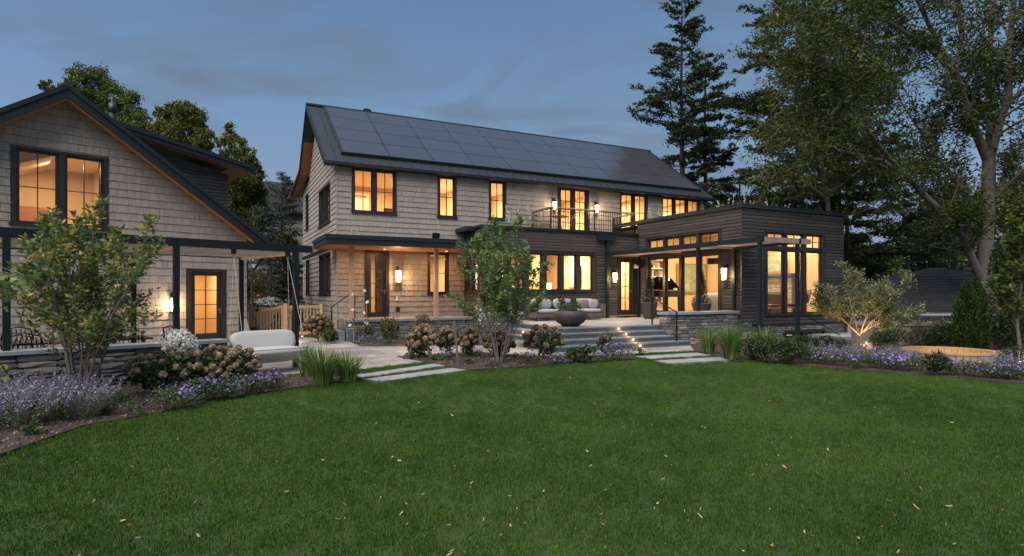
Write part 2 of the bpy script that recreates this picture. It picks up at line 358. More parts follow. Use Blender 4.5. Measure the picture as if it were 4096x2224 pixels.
def shingles(m, rects, e, holes, rng, out, wmin=.10, wmax=.21, top=None):
    """list of shingles over a rect, cut round the openings and under the sloping line top(s)"""
    s0, s1, z0, z1 = rects
    z = z0
    while z < z1:
        s = s0-rng.uniform(0, wmax); h0 = min(e, z1-z)
        while s < s1:
            w = rng.uniform(wmin, wmax); a, b = max(s, s0), min(s+w, s1); s += w
            if b-a < .015: continue
            pcs = [(a, b, z, h0)]
            for H in holes:
                nv = []
                for a_, b_, z_, h_ in pcs:
                    if H[1] <= a_ or H[0] >= b_ or H[3] <= z_ or H[2] >= z_+h_: nv.append((a_, b_, z_, h_)); continue
                    if H[0] > a_: nv.append((a_, H[0], z_, h_))
                    if H[1] < b_: nv.append((H[1], b_, z_, h_))
                    c, d = max(a_, H[0]), min(b_, H[1])
                    if H[2]-z_ > .02: nv.append((c, d, z_, H[2]-z_))
                    if z_+h_-H[3] > .02: nv.append((c, d, H[3], z_+h_-H[3]))
                pcs = nv
            for a_, b_, z_, h_ in pcs:
                if b_-a_ < .012: continue
                if top and max(top(a_), top(b_)) < z_+.01: continue
                out.append((a_, b_, z_, h_, m, top))
        z += e
def shingle_build(parent, out, origin, frame, mtl, limit=300, near=None):
    """the nearest `limit` as parts, the rest as one part"""
    def wpos(t):
        a, b, z, h, m, tp = t; p = m((a+b)/2, 0, z); return frame.w(p[0], p[1], p[2])
    dd = sorted(out, key=lambda t: (wpos(t)-Vector((0, 0, EYE))).length)
    unit = {}
    rest = MB()
    for i, (a, b, z, h, m, tp) in enumerate(dd):
        j = random.uniform(-.003, .003); g = .003; t = random.uniform(.022, .032); ta = tb_ = z+h-.009
        if tp: ta = max(z+.001, min(ta, tp(a))); tb_ = max(z+.001, min(tb_, tp(b)))
        P = [(a+g, -t, z+j), (b-g, -t, z+j), (b-g, .002, z+j), (a+g, .002, z+j), (a+g, -.006, ta), (b-g, -.006, tb_), (b-g, .002, tb_), (a+g, .002, ta)]
        if i < limit:
            mb = MB(); c = m((a+b)/2, 0, z); mb.v = [tuple(Vector(m(*p))-Vector(c)) for p in P]
            mb.f = [(0, 3, 2, 1), (0, 1, 5, 4), (1, 2, 6, 5), (3, 0, 4, 7)]
            mb.build('shingle', mtl, parent, loc=c)
        else:
            rest.m = m; n = len(rest.v); rest.v += [m(*p) for p in P]; rest.f += [(n, n+3, n+2, n+1), (n, n+1, n+5, n+4), (n+1, n+2, n+6, n+5), (n+3, n, n+4, n+7)]
    if rest.v: rest.build('shingle_cladding', mtl, parent, kind='stuff')
def boards(m, parent, s0, s1, z0, z1, e, holes, rng, mtl, lmin=1.8, lmax=4.2, th=.022, name='board', zcut=None):
    z = z0
    while z < z1-.01:
        h = min(e, z1-z); iv = [(s0, s1)]
        for H in holes:
            if H[2] < z+h*.5 < H[3]:
                nv = []
                for a, b in iv:
                    if H[1] <= a or H[0] >= b: nv.append((a, b)); continue
                    if H[0] > a: nv.append((a, H[0]))
                    if H[1] < b: nv.append((H[1], b))
                iv = nv
        for a, b in iv:
            s = a
            while s < b-.01:
                L = rng.uniform(lmin, lmax); q = min(s+L, b)
                if b-q < .7: q = b
                mb = MB(); t = th*rng.uniform(.85, 1.15); c = m((s+q)/2, 0, z); g = .0015
                P = []
                for x in (s+g, q-g):
                    for y, zz in ((.002, z), (-t*.55, z+.004), (-t, z+h*.22), (-t*.95, z+h*.6), (-t*.45, z+h*.93), (.002, z+h*.97)):
                        P.append(tuple(Vector(m(x, y, zz))-Vector(c)))
                mb.v = P; mb.f = [tuple(range(6)), tuple(range(11, 5, -1))]+[(i, i+6, (i+1) % 6+6, (i+1) % 6) for i in range(6)]
                mb.build(name, mtl, parent, loc=c)
                s = q
        z += e
def window(parent, m, s0, s1, z0, z1, units, rows, cols, name='window', cas=.09, mul=.12, sill=True, d0=.02, handle=False, sash=.055, proud=.03, bot=None, mtl=None, label=None, zsplit=None):
    """casing + sashes with muntins + panes. units: relative widths"""
    mtl = mtl or frame_m
    cb = MB(m); z0b = z0
    cb.box(s0-cas*.35, s0+cas*.65, -proud, d0+.13, z0, z1); cb.box(s1-cas*.65, s1+cas*.35, -proud, d0+.13, z0, z1)
    cb.box(s0-cas*.35, s1+cas*.35, -proud-.012, d0+.13, z1, z1+cas*.6)
    if sill: cb.box(s0-cas*.6, s1+cas*.6, -proud-.045, d0+.13, z0-.07, z0)
    else: cb.box(s0-cas*.35, s1+cas*.35, -proud-.02, d0+.13, z0-.05, z0)
    a0, a1 = s0+cas*.65, s1-cas*.65; tot = sum(units); W = (a1-a0)-mul*(len(units)-1); x = a0; spans = []
    for i, u in enumerate(units):
        w = W*u/tot; spans.append((x, x+w)); x += w
        if i < len(units)-1: cb.box(x, x+mul, -proud+.012, d0+.12, z0, z1); x += mul
    splits = [(z0, z1, rows)] if not zsplit else [(z0, zsplit[0], zsplit[1]), (zsplit[0]+zsplit[3], z1, zsplit[2])]
    if zsplit: cb.box(a0, a1, -proud+.015, d0+.115, zsplit[0], zsplit[0]+zsplit[3])
    wo = cb.build(name, mtl, parent, label=label)
    for a, b in spans:
        for zi, (c, d, rr) in enumerate(splits):
            cc = cols if not zsplit else zsplit[4][zi]
            sb = MB(m); t = sash; y0, y1 = d0+.02, d0+.07
            bt = (bot or t) if zi == 0 else t
            sb.box(a, a+t, y0, y1, c, d); sb.box(b-t, b, y0, y1, c, d); sb.box(a+t, b-t, y0, y1, c, c+bt); sb.box(a+t, b-t, y0, y1, d-t, d)
            mw = .024; ia, ib, ic, idd = a+t, b-t, c+bt, d-t
            for k in range(1, cc): xx = ia+(ib-ia)*k/cc; sb.box(xx-mw/2, xx+mw/2, y0+.008, y1-.008, ic, idd)
            for k in range(1, rr): zz = ic+(idd-ic)*k/rr; sb.box(ia, ib, y0+.011, y1-.011, zz-mw/2, zz+mw/2)
            sb.build('sash', mtl, wo)
            for i in range(cc):
                for j in range(rr):
                    pa, pb = ia+(ib-ia)*i/cc, ia+(ib-ia)*(i+1)/cc; pc, pd = ic+(idd-ic)*j/rr, ic+(idd-ic)*(j+1)/rr
                    MB(m).poly([(pa, d0+.045, pc), (pb, d0+.045, pc), (pb, d0+.045, pd), (pa, d0+.045, pd)]).build('pane', glass_m, wo)
    if handle:
        hb = MB(m); hx = spans[-1][1]-.03 if handle > 0 else spans[-1][0]+.03; hz = z0+1.02
        hb.box(hx-.02, hx+.02, d0-.005, d0+.02, hz-.10, hz+.06); hb.box(hx-(.14 if handle > 0 else -.0), hx+(.0 if handle > 0 else .14), d0-.045, d0-.025, hz-.008, hz+.012); hb.box(hx-.008, hx+.008, d0-.04, d0, hz-.006, hz+.01)
        hb.build('handle', nickel_m, wo)
    return wo
def room(parent, x0, x1, y0, y1, z0, z1, fl=None, left=True):
    """inner shell of a lit room, open on the side of its windows"""
    w = MB(); w.poly([(x0, y1, z0), (x1, y1, z0), (x1, y1, z1), (x0, y1, z1)])
    if left: w.poly([(x0, y0, z0), (x0, y1, z0), (x0, y1, z1), (x0, y0, z1)])
    w.poly([(x1, y0, z0), (x1, y1, z0), (x1, y1, z1), (x1, y0, z1)])
    r = w.build('interior_wall', plaster_m, parent)
    MB().poly([(x0, y0, z1), (x1, y0, z1), (x1, y1, z1), (x0, y1, z1)]).build('interior_ceiling', ceilw_m, parent)
    MB().poly([(x0, y0, z0), (x1, y0, z0), (x1, y1, z0), (x0, y1, z0)]).build('interior_floor', fl or woodfl_m, parent)
    return r
WARM = (1.0, .77, .44)
def lamp(name, wpos, watts, size=.6, colr=WARM, kind='AREA', down=True, radius=.1):
    l = bpy.data.lights.new(name, kind); o = bpy.data.objects.new(name, l); col.objects.link(o); o.location = wpos; l.energy = watts; l.color = colr
    if kind == 'AREA': l.shape = 'DISK'; l.size = size
    else: l.shadow_soft_size = radius
    return o
def stone_unit(seed):
    rg = random.Random(seed); mb = MB(); mb.box(0, 1, 0, 1, 0, 1)
    bpyme = bpy.data.meshes.new('stone'); 
    # chamfered irregular block: 3x2x3 shell vertices on the front face
    V = []; Fc = []
    n = 4
    for j in range(n):
        for i in range(n):
            x, z = i/(n-1), j/(n-1); ed = i in (0, n-1) or j in (0, n-1)
            jx = rg.uniform(-.07, .07); jz = rg.uniform(-.10, .10)
            if i in (0, n-1) and j in (0, n-1): jx = (.05 if i == 0 else -.05); jz = (.09 if j == 0 else -.09)
            elif ed: jx *= .5; jz *= .4
            V.append((x+jx, .35+rg.uniform(0, .15) if ed else rg.uniform(-.25, .25), z+jz))
    for j in range(n-1):
        for i in range(n-1): a = j*n+i; Fc.append((a, a+1, a+n+1, a+n))
    ring = [i for i in range(n)]+[j*n+n-1 for j in range(1, n)]+[(n-1)*n+i for i in range(n-2, -1, -1)]+[j*n for j in range(n-2, 0, -1)]
    b0 = len(V)
    for r_ in ring: V.append((V[r_][0], 2.6, V[r_][2]))
    for k in range(len(ring)): q = (k+1) % len(ring); Fc.append((ring[k], b0+k, b0+q, ring[q]))
    me = bpyme; me.from_pydata(V, [], Fc); me.materials.append(stone_m); me.update(); return me
STONES = [stone_unit(i) for i in range(9)]
def stonewall(parent, m, swap, s0, s1, z0, z1, rng, holes=(), hmin=.055, hmax=.13, wmin=.14, wmax=.42, depth=.035, mir=False):
    """dry-laid ledge stones, each an object sharing one of nine meshes; swap: face lies in a plane of constant x"""
    z = z0
    while z < z1-.015:
        h = rng.uniform(hmin, hmax)
        if z1-z-h < hmin*.7: h = z1-z
        s = s0
        while s < s1-.005:
            w = rng.uniform(wmin, wmax)*(.8+.6*h/hmax)
            if s1-s-w < .09: w = s1-s
            if not any(H[0] < s+w/2 < H[1] and H[2] < z+h/2 < H[3] for H in holes):
                g = .006
                hh = [(z, h)]
                if h > .10 and rng.random() < .35: hh = [(z, h*.5), (z+h*.5, h*.5)]
                for zz, h1 in hh:
                    o = bpy.data.objects.new('stone', STONES[rng.randrange(9)]); col.objects.link(o); o.parent = parent
                    o.location = m(s+g, -depth, zz+g*.7)
                    if not swap: o.scale = (w-2*g, depth*1.0, h1-1.4*g)
                    else: o.rotation_euler = (0, 0, R(90)); o.scale = (w-2*g, -depth*1.0, h1-1.4*g)
            s += w
        z += h
# ================================================================== GROUND
rng = random.Random(5); nrg = np.random.default_rng(7)
def ground_h(x, y):
    d = max(0.0, min(1.0, (y-17.6)/1.2))*max(0.0, min(1.0, (x-9.5-max(0, (y-17))*.25)/1.5)); return -.02-1.6*d
gx = [-900, -300, -100, -50, -30]+[i*1.0 for i in range(-20, 46)]+[60, 100, 300, 900]; gy = [-300, -60, -20]+[i*1.0 for i in range(-6, 50)]+[60, 90, 150, 400, 1500]
gm = MB()
for y in gy:
    for x in gx: gm.v.append((x, y, ground_h(x, y)-.03))
for j in range(len(gy)-1):
    for i in range(len(gx)-1): a = j*len(gx)+i; gm.f.append((a, a+1, a+len(gx)+1, a+len(gx)))
link('ground', gm.mesh('ground', soil_m), kind='structure')
def sheet(name, pts, z, m, kind='structure', **k):
    mb = MB(); mb.slab([(p[0], p[1], z) for p in pts], (0, 0, -.05)); return mb.build(name, m, kind=kind, **k)
def clip(poly, conv):
    """Sutherland-Hodgman, conv counter-clockwise"""
    out = poly
    for i in range(len(conv)):
        a, b = conv[i], conv[(i+1) % len(conv)]; inp = out; out = []
        if not inp: return []
        side = lambda p: (b[0]-a[0])*(p[1]-a[1])-(b[1]-a[1])*(p[0]-a[0])
        for k in range(len(inp)):
            p, q = inp[k], inp[(k+1) % len(inp)]; sp, sq = side(p), side(q)
            if sp >= 0: out.append(p)
            if (sp > 0 > sq) or (sp < 0 < sq):
                t = sp/(sp-sq); out.append((p[0]+t*(q[0]-p[0]), p[1]+t*(q[1]-p[1])))
    return out
def ccw(P):
    A = sum(P[i][0]*P[(i+1) % len(P)][1]-P[(i+1) % len(P)][0]*P[i][1] for i in range(len(P))); return P if A > 0 else P[::-1]
def inpoly(x, y, P):
    c = False
    for i in range(len(P)):
        a, b = P[i], P[i-1]
        if (a[1] > y) != (b[1] > y) and x < (b[0]-a[0])*(y-a[1])/(b[1]-a[1])+a[0]: c = not c
    return c
# lawn edge, as seen along the lawn (px, py) -> world
EDGE = [(-900, 2150), (0, 1822), (130, 1775), (330, 1705), (640, 1652), (900, 1592), (1180, 1552), (1330, 1532), (1445, 1512), (1560, 1506), (1700, 1492), (1875, 1481), (2040, 1471), (2229, 1454), (2370, 1446), (2530, 1437), (2690, 1452), (2900, 1444), (3000, 1446), (3100, 1451), (3300, 1470), (3600, 1493), (3850, 1514), (4096, 1536), (4900, 1600)]
ex = np.array([e[0] for e in EDGE], float); ey = np.array([e[1] for e in EDGE], float)
# house-local patio: flags of random size laid in courses parallel to the house
def H2(px, py): p = gp(px, py); return toloc(HS.P, HS.a, p)
def frompx(L): return [tuple(gp(a, b)[:2]) for a, b in L]
patioA = frompx([(700, 1530), (1193, 1496), (1439, 1477), (1700, 1447), (1588, 1427), (1900, 1408), (2100, 1424), (2300, 1428), (2530, 1414), (2775, 1402), (2800, 1375)])
bx = [HS.w(12.6, -7.3), HS.w(4.2, -1.7), HS.w(0, -.2), HS.w(-1.2, 1.0), GR.w(.4, -.2), GR.w(-6, -.2), GR.w(-6, -8.1)]
PATIO = patioA+[tuple(p[:2]) for p in bx]
PL = [toloc(HS.P, HS.a, p) for p in PATIO]
MB().slab([(p[0], p[1], -.022) for p in PATIO], (0, 0, -.05)).build('patio', mortar_m, kind='structure')
pat = bpy.data.objects['patio']
def inP(x, y): return inpoly(x, y, PL)
flags = []
y = -14.5
while y < 2:
    h = rng.choice([.3, .45, .45, .6, .6, .75]); x = -12+rng.uniform(0, .5)
    while x < 13:
        w = rng.choice([.45, .6, .75, .9, 1.05, 1.2]); flags.append((x, y, w, h)); x += w
    y += h
fl_objs = 0
def tri_clip(quad):
    return quad
restf = MB(); cand = []
for x, y, w, h in flags:
    n = sum(inP(x+a*w, y+b*h) for a in (.02, .98) for b in (.02, .98))
    if n == 0: continue
    if n < 4:     # subdivide at the border so that the flags are cut to the outline
        k = 5; cells = [(x+w*i/k, y+h*j/k, w/k, h/k) for i in range(k) for j in range(k) if inP(x+w*(i+.5)/k, y+h*(j+.5)/k)]
        if not cells: continue
        mb = MB()
        for cx_, cy_, cw, ch in cells: mb.box(cx_-x, cx_-x+cw+.0, cy_-y, cy_-y+ch, -.02, 0)
    else:
        mb = MB(); g = .006; mb.box(g, w-g, g, h-g, -.02, 0)
    W = HS.w(x+w/2, y+h/2); cand.append((Vector((W[0], W[1], 0)).length, x, y, mb))
cand.sort(key=lambda t: t[0])
for i, (d, x, y, mb) in enumerate(cand):
    dz = rng.uniform(-.0025, .0025)
    if i < 295:
        p = HS.w(x, y); o = mb.build('flagstone', paver_m, pat, loc=(p[0], p[1], dz), rot=(0, 0, HA))
    else:
        for v in mb.v: p = HS.w(v[0]+x, v[1]+y); restf.v.append((p[0], p[1], v[2]+dz))
        n = len(restf.v)-len(mb.v); restf.f += [tuple(n+i_ for i_ in f) for f in mb.f]
if restf.v: restf.build('flagstone_paving', paver_m, pat, kind='stuff')
# stepping slabs in the grass
SL = [([(1415, 1503), (1738, 1456), (1780, 1464), (1448, 1512)], 'long bluestone slab in the grass nearer the patio, left of the young tree'),
      ([(1455, 1518), (1810, 1473), (1868, 1481), (1520, 1528)], 'long bluestone slab at the lawn edge beside the ornamental grass'),
      ([(2535, 1427), (2790, 1412), (2845, 1422), (2600, 1437)], 'bluestone slab in the grass nearer the terrace steps'),
      ([(2615, 1444), (2873, 1429), (2930, 1440), (2665, 1456)], 'bluestone slab at the lawn edge in front of the terrace steps')]
slabpoly = []
for q, lab in SL:
    P = frompx(q); slabpoly.append(P); c = (sum(p[0] for p in P)/4, sum(p[1] for p in P)/4)
    mb = MB(); mid = lambda a, b, t: (a[0]+(b[0]-a[0])*t, a[1]+(b[1]-a[1])*t)
    root = thing('stepping_slab', lab, 'paving slab', (c[0], c[1], 0), 0, 'stepping slabs set in the lawn')
    for k in range(2):
        t0, t1 = k*.5+.002, k*.5+.498
        Q = [mid(P[0], P[1], t0), mid(P[0], P[1], t1), mid(P[3], P[2], t1), mid(P[3], P[2], t0)]
        MB().slab([(a-c[0], b-c[1], .012) for a, b in Q], (0, 0, -.06)).build('slab', blue_m, root)
# planting beds
BED_L = frompx([(-900, 2150), (0, 1822), (130, 1775), (330, 1705), (640, 1652), (900, 1592), (1180, 1552), (1330, 1532), (1445, 1512), (1400, 1500), (1439, 1477), (1193, 1496), (960, 1514)])+[tuple(GR.w(-.6, -7.6)[:2]) for _ in range(0)]
w0 = toloc((-4.83, 13.07), GA, (0, 0))
PG = Frame((-4.83, 13.07), GA)
BED_L += [tuple(PG.w(-1.5, -.35)[:2]), tuple(PG.w(-9, -.35)[:2])]
BED_C = frompx([(1588, 1427), (1900, 1408), (2100, 1424), (2300, 1428), (2530, 1414), (2545, 1436), (2370, 1446), (2229, 1454), (2040, 1471), (1875, 1481), (1780, 1462), (1700, 1448)])
BED_R = frompx([(2775, 1400), (2850, 1422), (2930, 1442), (3100, 1451), (3300, 1470), (3600, 1493), (3850, 1514), (4096, 1536), (4900, 1600), (5200, 1400), (4400, 1340), (3700, 1300), (3300, 1310), (2900, 1350), (2760, 1378)])
BED_P = frompx([(1400, 1368), (1440, 1384), (1600, 1384), (1980, 1380), (2100, 1362), (2080, 1330), (1600, 1345), (1420, 1352)])
for P in (BED_L, BED_C, BED_R, BED_P): sheet('mulch_bed', P, .014, mulch_m)
# mulch chips
def chips():
    Vs, Qs = [], []
    tot = 0
    for P, n in ((BED_L, 9000), (BED_C, 5000), (BED_R, 4000), (BED_P, 1500)):
        xs = [p[0] for p in P]; ys = [p[1] for p in P]; pts = []
        while len(pts) < n:
            x, y = rng.uniform(max(min(xs), -9), min(max(xs), 14)), rng.uniform(max(min(ys), 4), max(ys))
            if inpoly(x, y, P): pts.append((x, y, .022))
            elif rng.random() < .00001: break
        V, Q = leaves(np.array(pts), .045, nrg, up=1.0, asp=.45); V[:, 2] = np.clip(V[:, 2], .016, .06); Vs.append(V); Qs.append(Q+tot); tot += len(V)
    return np_mesh('mulch_chips', np.concatenate(Vs), np.concatenate(Qs), mulchchip_m)
mulchchip_m = mat('mulch_chip', (.085, .058, .046), .95, rnd=.55, rnd2=((.16, .12, .10), 5))
link('mulch_chips', chips(), kind='stuff')

# ================================================================== LAWN GRASS (instanced clumps of real blades)
def lawn():
    V, Fc = [], []
    nb = 150; W = .13
    for i in range(nb):
        x, y = nrg.uniform(-W, W, 2); h = nrg.uniform(.018, .042); a = nrg.uniform(0, 6.283); ln = nrg.uniform(.1, .75)*h; la = nrg.uniform(0, 6.283); w = nrg.uniform(.0022, .004)
        dx, dy = math.cos(a)*w, math.sin(a)*w; lx, ly = math.cos(la)*ln, math.sin(la)*ln; n = len(V)
        V += [(x-dx, y-dy, 0), (x+dx, y+dy, 0), (x+dx*.8+lx*.35, y+dy*.8+ly*.35, h*.6), (x-dx*.8+lx*.35, y-dy*.8+ly*.35, h*.6), (x+lx, y+ly, h)]
        Fc += [(n, n+1, n+2), (n, n+2, n+3), (n+3, n+2, n+4)]
    nbv = len(V)
    pts = []
    y = 2.4
    while y < 17.5:
        step = .15 if y < 8 else .19
        x = -y*.98-1
        while x < y*.98+1.0:
            X, Y = x+nrg.uniform(-.5, .5)*step, y+nrg.uniform(-.5, .5)*step
            px, py = CX+F*X/Y, HY+EYE*F/Y
            ok = py > np.interp(px, ex, ey)+(3 if px < 1400 or px > 1900 else 1)
            if not ok:
                for S in STRIPS:
                    if inpoly(X, Y, S): ok = True; break
            if ok and any(inpoly(X, Y, S) for S in slabpoly): ok = False
            if ok: pts.append((X, Y, -.008 if True else 0))
            x += step
        y += step
    me = bpy.data.meshes.new('lawn_grass'); allv = V+pts
    me.from_pydata(allv, [], Fc); me.materials.append(grass_m)
    at = me.attributes.new('seed', 'BOOLEAN', 'POINT'); at.data.foreach_set('value', [False]*nbv+[True]*len(pts))
    me.update()
    o = link('lawn_grass', me, kind='stuff')
    ng = bpy.data.node_groups.new('lawn_clumps', 'GeometryNodeTree')
    ng.interface.new_socket('Geometry', in_out='INPUT', socket_type='NodeSocketGeometry'); ng.interface.new_socket('Geometry', in_out='OUTPUT', socket_type='NodeSocketGeometry')
    gi = ng.nodes.new('NodeGroupInput'); go = ng.nodes.new('NodeGroupOutput'); L = ng.links.new
    na = ng.nodes.new('GeometryNodeInputNamedAttribute'); na.data_type = 'BOOLEAN'; na.inputs['Name'].default_value = 'seed'
    sp = ng.nodes.new('GeometryNodeSeparateGeometry'); sp.domain = 'POINT'; L(gi.outputs[0], sp.inputs[0]); L(na.outputs['Attribute'], sp.inputs['Selection'])
    mp_ = ng.nodes.new('GeometryNodeMeshToPoints'); L(sp.outputs['Selection'], mp_.inputs[0])
    ip = ng.nodes.new('GeometryNodeInstanceOnPoints'); L(mp_.outputs[0], ip.inputs['Points']); L(sp.outputs['Inverted'], ip.inputs['Instance'])
    rv = ng.nodes.new('FunctionNodeRandomValue'); rv.data_type = 'FLOAT_VECTOR'; rv.inputs[0].default_value = (0, 0, 0); rv.inputs[1].default_value = (.0, .0, 6.283)
    L(rv.outputs[0], ip.inputs['Rotation'])
    rs = ng.nodes.new('FunctionNodeRandomValue'); rs.data_type = 'FLOAT_VECTOR'; rs.inputs[0].default_value = (.8, .8, .65); rs.inputs[1].default_value = (1.15, 1.15, 1.25); rs.inputs['Seed'].default_value = 5
    L(rs.outputs[0], ip.inputs['Scale']); L(ip.outputs[0], go.inputs[0])
    md = o.modifiers.new('clumps', 'NODES'); md.node_group = ng
    print('lawn clumps', len(pts))
STRIPS = [frompx([(1430, 1478), (1705, 1448), (1760, 1456), (1448, 1503)]), frompx([(1440, 1510), (1790, 1464), (1840, 1474), (1470, 1520)]),
          frompx([(2530, 1416), (2775, 1403), (2810, 1413), (2535, 1428)]), frompx([(2590, 1436), (2850, 1421), (2890, 1432), (2620, 1446)]), frompx([(2530, 1416), (2560, 1416), (2680, 1460), (2530, 1450)])]
lawn()
lawn_pts = [(x, y) for x, y in []]

# ================================================================== MAIN HOUSE
house = thing('main_house', 'large two storey shingled house with solar roof and dark board clad ground floor wings', 'house', (HS.P[0], HS.P[1], 0), HA)
LEN = 18.03; DEP = 9.56; EAVE = 6.42; RY, RZ = 4.8, 9.62
BY = -1.75; BX0, BX1 = 5.01, 12.43; BZ = 4.13; TZ = .6
WX0, WX1, WY = 12.43, 17.99, -7.405; WZ = 4.66
M0 = ymap(0)
def rect_y(c, xl, xr, yt, yb, pad=0):   # opening from its left top/bottom corner and right edge in the photo
    s0, zt = HS.py_(c, xl, yt); _, zb = HS.py_(c, xl, yb); s1, _ = HS.py_(c, xr, yt); return [s0, s1, zb, zt]
def rect_x(c, xl, xr, yt, yb):          # in a plane of constant x; the right edge is the nearer one
    s0, _ = HS.px_(c, xl, yt); s1, zt = HS.px_(c, xr, yt); _, zb = HS.px_(c, xr, yb); return [min(s0, s1), max(s0, s1), zb, zt]
W1 = rect_y(0, 1409, 1583, 674, 843); W2 = rect_y(0, 1752, 1823, 706, 860); W3 = rect_y(0, 1957, 2022, 725, 872)
BD = rect_y(0, 2232, 2353, 757, 925); W4 = rect_y(0, 2481, 2588, 775, 905); W5 = rect_y(0, 2647, 2797, 791, 885)
BD[2] = 4.10; W4[2] = W1[2]-.1; W5[2] = W1[2]+.25
for q in (W2, W3, W4): q[3] = W1[3]
BD[3] = W1[3]+.03; W5[3] = W1[3]
W2[2] = W1[2]
PDR = rect_y(0, 1463, 1552, 1004, 1266); PDR[2] = .70; PW = rect_y(0, 1712, 1792, 1013, 1172)
up = [W1, W2, W3, BD, W4, W5]
print('W1', W1, 'W3', W3, 'BD', BD, 'W4', W4, 'W5', W5, 'PDR', PDR, 'PW', PW)
holesM = up+[PDR, PW]
# big hole where the kitchen box opens to the house
mb = wall(M0, 0, LEN, .30, EAVE+.05, holesM+[[BX0+.3, LEN-.3, .5, BZ-.25]])
SX = [rect_x(0, 1278, 1322, 731, 880), rect_x(0, 1225, 1236, 780, 912), rect_x(0, 1279, 1324, 1010, 1172), rect_x(0, 1226, 1239, 1042, 1172)]
print('SX', SX)
mx_ = xmap(0)
wall(mx_, 0, DEP, .30, EAVE, SX, mb=mb); mb.m = mx_
for q in (0, .2): mb.poly([(0, q, EAVE), (DEP, q, EAVE), (DEP-.1, q, 6.75), (7.3, q, 7.15), (RY, q, RZ-.15)])
wall(xmap(LEN-.2), 0, DEP, .30, EAVE, [], mb=mb)
mb.m = xmap(LEN-.2)
for q in (0, .2): mb.poly([(0, q, EAVE), (DEP, q, EAVE), (RY, q, RZ-.15)])
wall(ymap(DEP-.2), 0, LEN, .30, EAVE+.3, [], mb=mb)
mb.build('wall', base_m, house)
# shingles
outM = []
def ok(holes, pad=.03): return lambda s, z: not any(h[0]-pad < s < h[1]+pad and h[2]-pad < z < h[3]+pad for h in holes)
shingles(M0, (0, LEN, 3.55, EAVE), .205, up, rng, outM)
shingles(M0, (0, BX0, .72, 3.3), .205, [PDR, PW], rng, outM)
oS = []
rk = lambda s: (EAVE+(RZ-EAVE)*s/RY if s < RY else (RZ-(s-RY)*.95 if s < 7.3 else 7.15-(s-7.3)*.16))-.10
shingles(mx_, (0, DEP, .33, 9.5), .205, SX, rng, oS, .12, .3, top=rk)
shingle_build(house, outM+oS, None, HS, shingle_m, 295)
# corner board and flares
MB(mx_).box(-.03, .02, -.03, .0, .3, EAVE).build('corner_post', shingle_m, house)
# foundation
fb = MB(); fb.box(.02, BX0, .02, .2, -.05, .7); fb.box(.02, .2, 0.2, DEP, -.05, .32); fb.build('foundation', mortar_m, house)
# windows of the front wall
window(house, M0, *W1, [1, 1], 2, 2); window(house, M0, *W2, [1], 2, 2); window(house, M0, *W3, [1], 2, 2)
window(house, M0, *BD, [1, 1], 4, 2, name='balcony_door', sill=False, cas=.12, mul=.05, sash=.10, bot=.2, handle=-1)
window(house, M0, *W4, [1, 1], 2, 2); window(house, M0, *W5, [1, 1, 1], 2, 2)
window(house, M0, *PDR, [1], 4, 2, name='porch_door', sill=False, cas=.13, sash=.12, bot=.22, handle=1)
MB(M0).box(PDR[0]-.05, PDR[1]+.05, -.12, .0, .66, .70).build('threshold', cedar_m, house)
window(house, M0, *PW, [1], 2, 2)
for q in SX: window(house, mx_, *q, [1, 1] if q[1]-q[0] > .9 else [1], 2, 2, cas=.1)
# roof of the main house: front slope, back slopes with a bell-cast kink
o_ = .456; x0, x1 = -o_, LEN+.5
e_y, e_z = -.19, 6.40
def rz(y): return 6.43+(9.87-6.43)*(y+.19)/(RY+.19)
dn = (0, .10, -.17)
rb = MB(); rb.slab([(x0, -.22, rz(-.22)), (x1, -.22, rz(-.22)), (x1, RY, 9.87), (x0, RY, 9.87)], (0, .09, -.14)); rb.build('roof', metal_roof, house)
roof = [o for o in bpy.data.objects if o.name == 'roof'][0]
MB().slab([(x0, RY+.001, 9.87), (x1, RY+.001, 9.87), (x1, 7.24, 7.43), (x0, 7.24, 7.43)], (0, -.09, -.14)).build('roof_back_slope', metal_roof, house)
MB().slab([(x0, 7.241, 7.43), (x1, 7.241, 7.43), (x1, 10.85, 6.9), (x0, 10.85, 6.9)], (0, -.02, -.15)).build('roof_back_slope', metal_roof, house)
sf = MB()
sf.slab([(x0+.03, -.15, rz(-.15)-.16), (0, -.15, rz(-.15)-.16), (0, RY, 9.70), (x0+.03, RY, 9.70)], (0, .01, -.03))
sf.slab([(x0+.03, RY, 9.69), (0, RY, 9.69), (0, 7.2, 7.27), (x0+.03, 7.2, 7.27)], (0, -.01, -.03))
sf.slab([(x0+.03, 7.2, 7.27), (0, 7.2, 7.27), (0, 10.8, 6.74), (x0+.03, 10.8, 6.74)], (0, 0, -.03))
sf.build('rake_soffit', cedar_m, house)
rk_ = MB()
for (ya, za, yb, zb) in ((-.25, rz(-.25), RY, 9.89), (RY, 9.89, 7.24, 7.45), (7.24, 7.45, 10.88, 6.91)):
    for X in (x0-.035, x1): MB().slab([(X, ya, za+.02), (X, yb, zb+.02), (X, yb, zb-.20), (X, ya, za-.20)], (.035, 0, 0)).build('rake_board', trim_m, house)

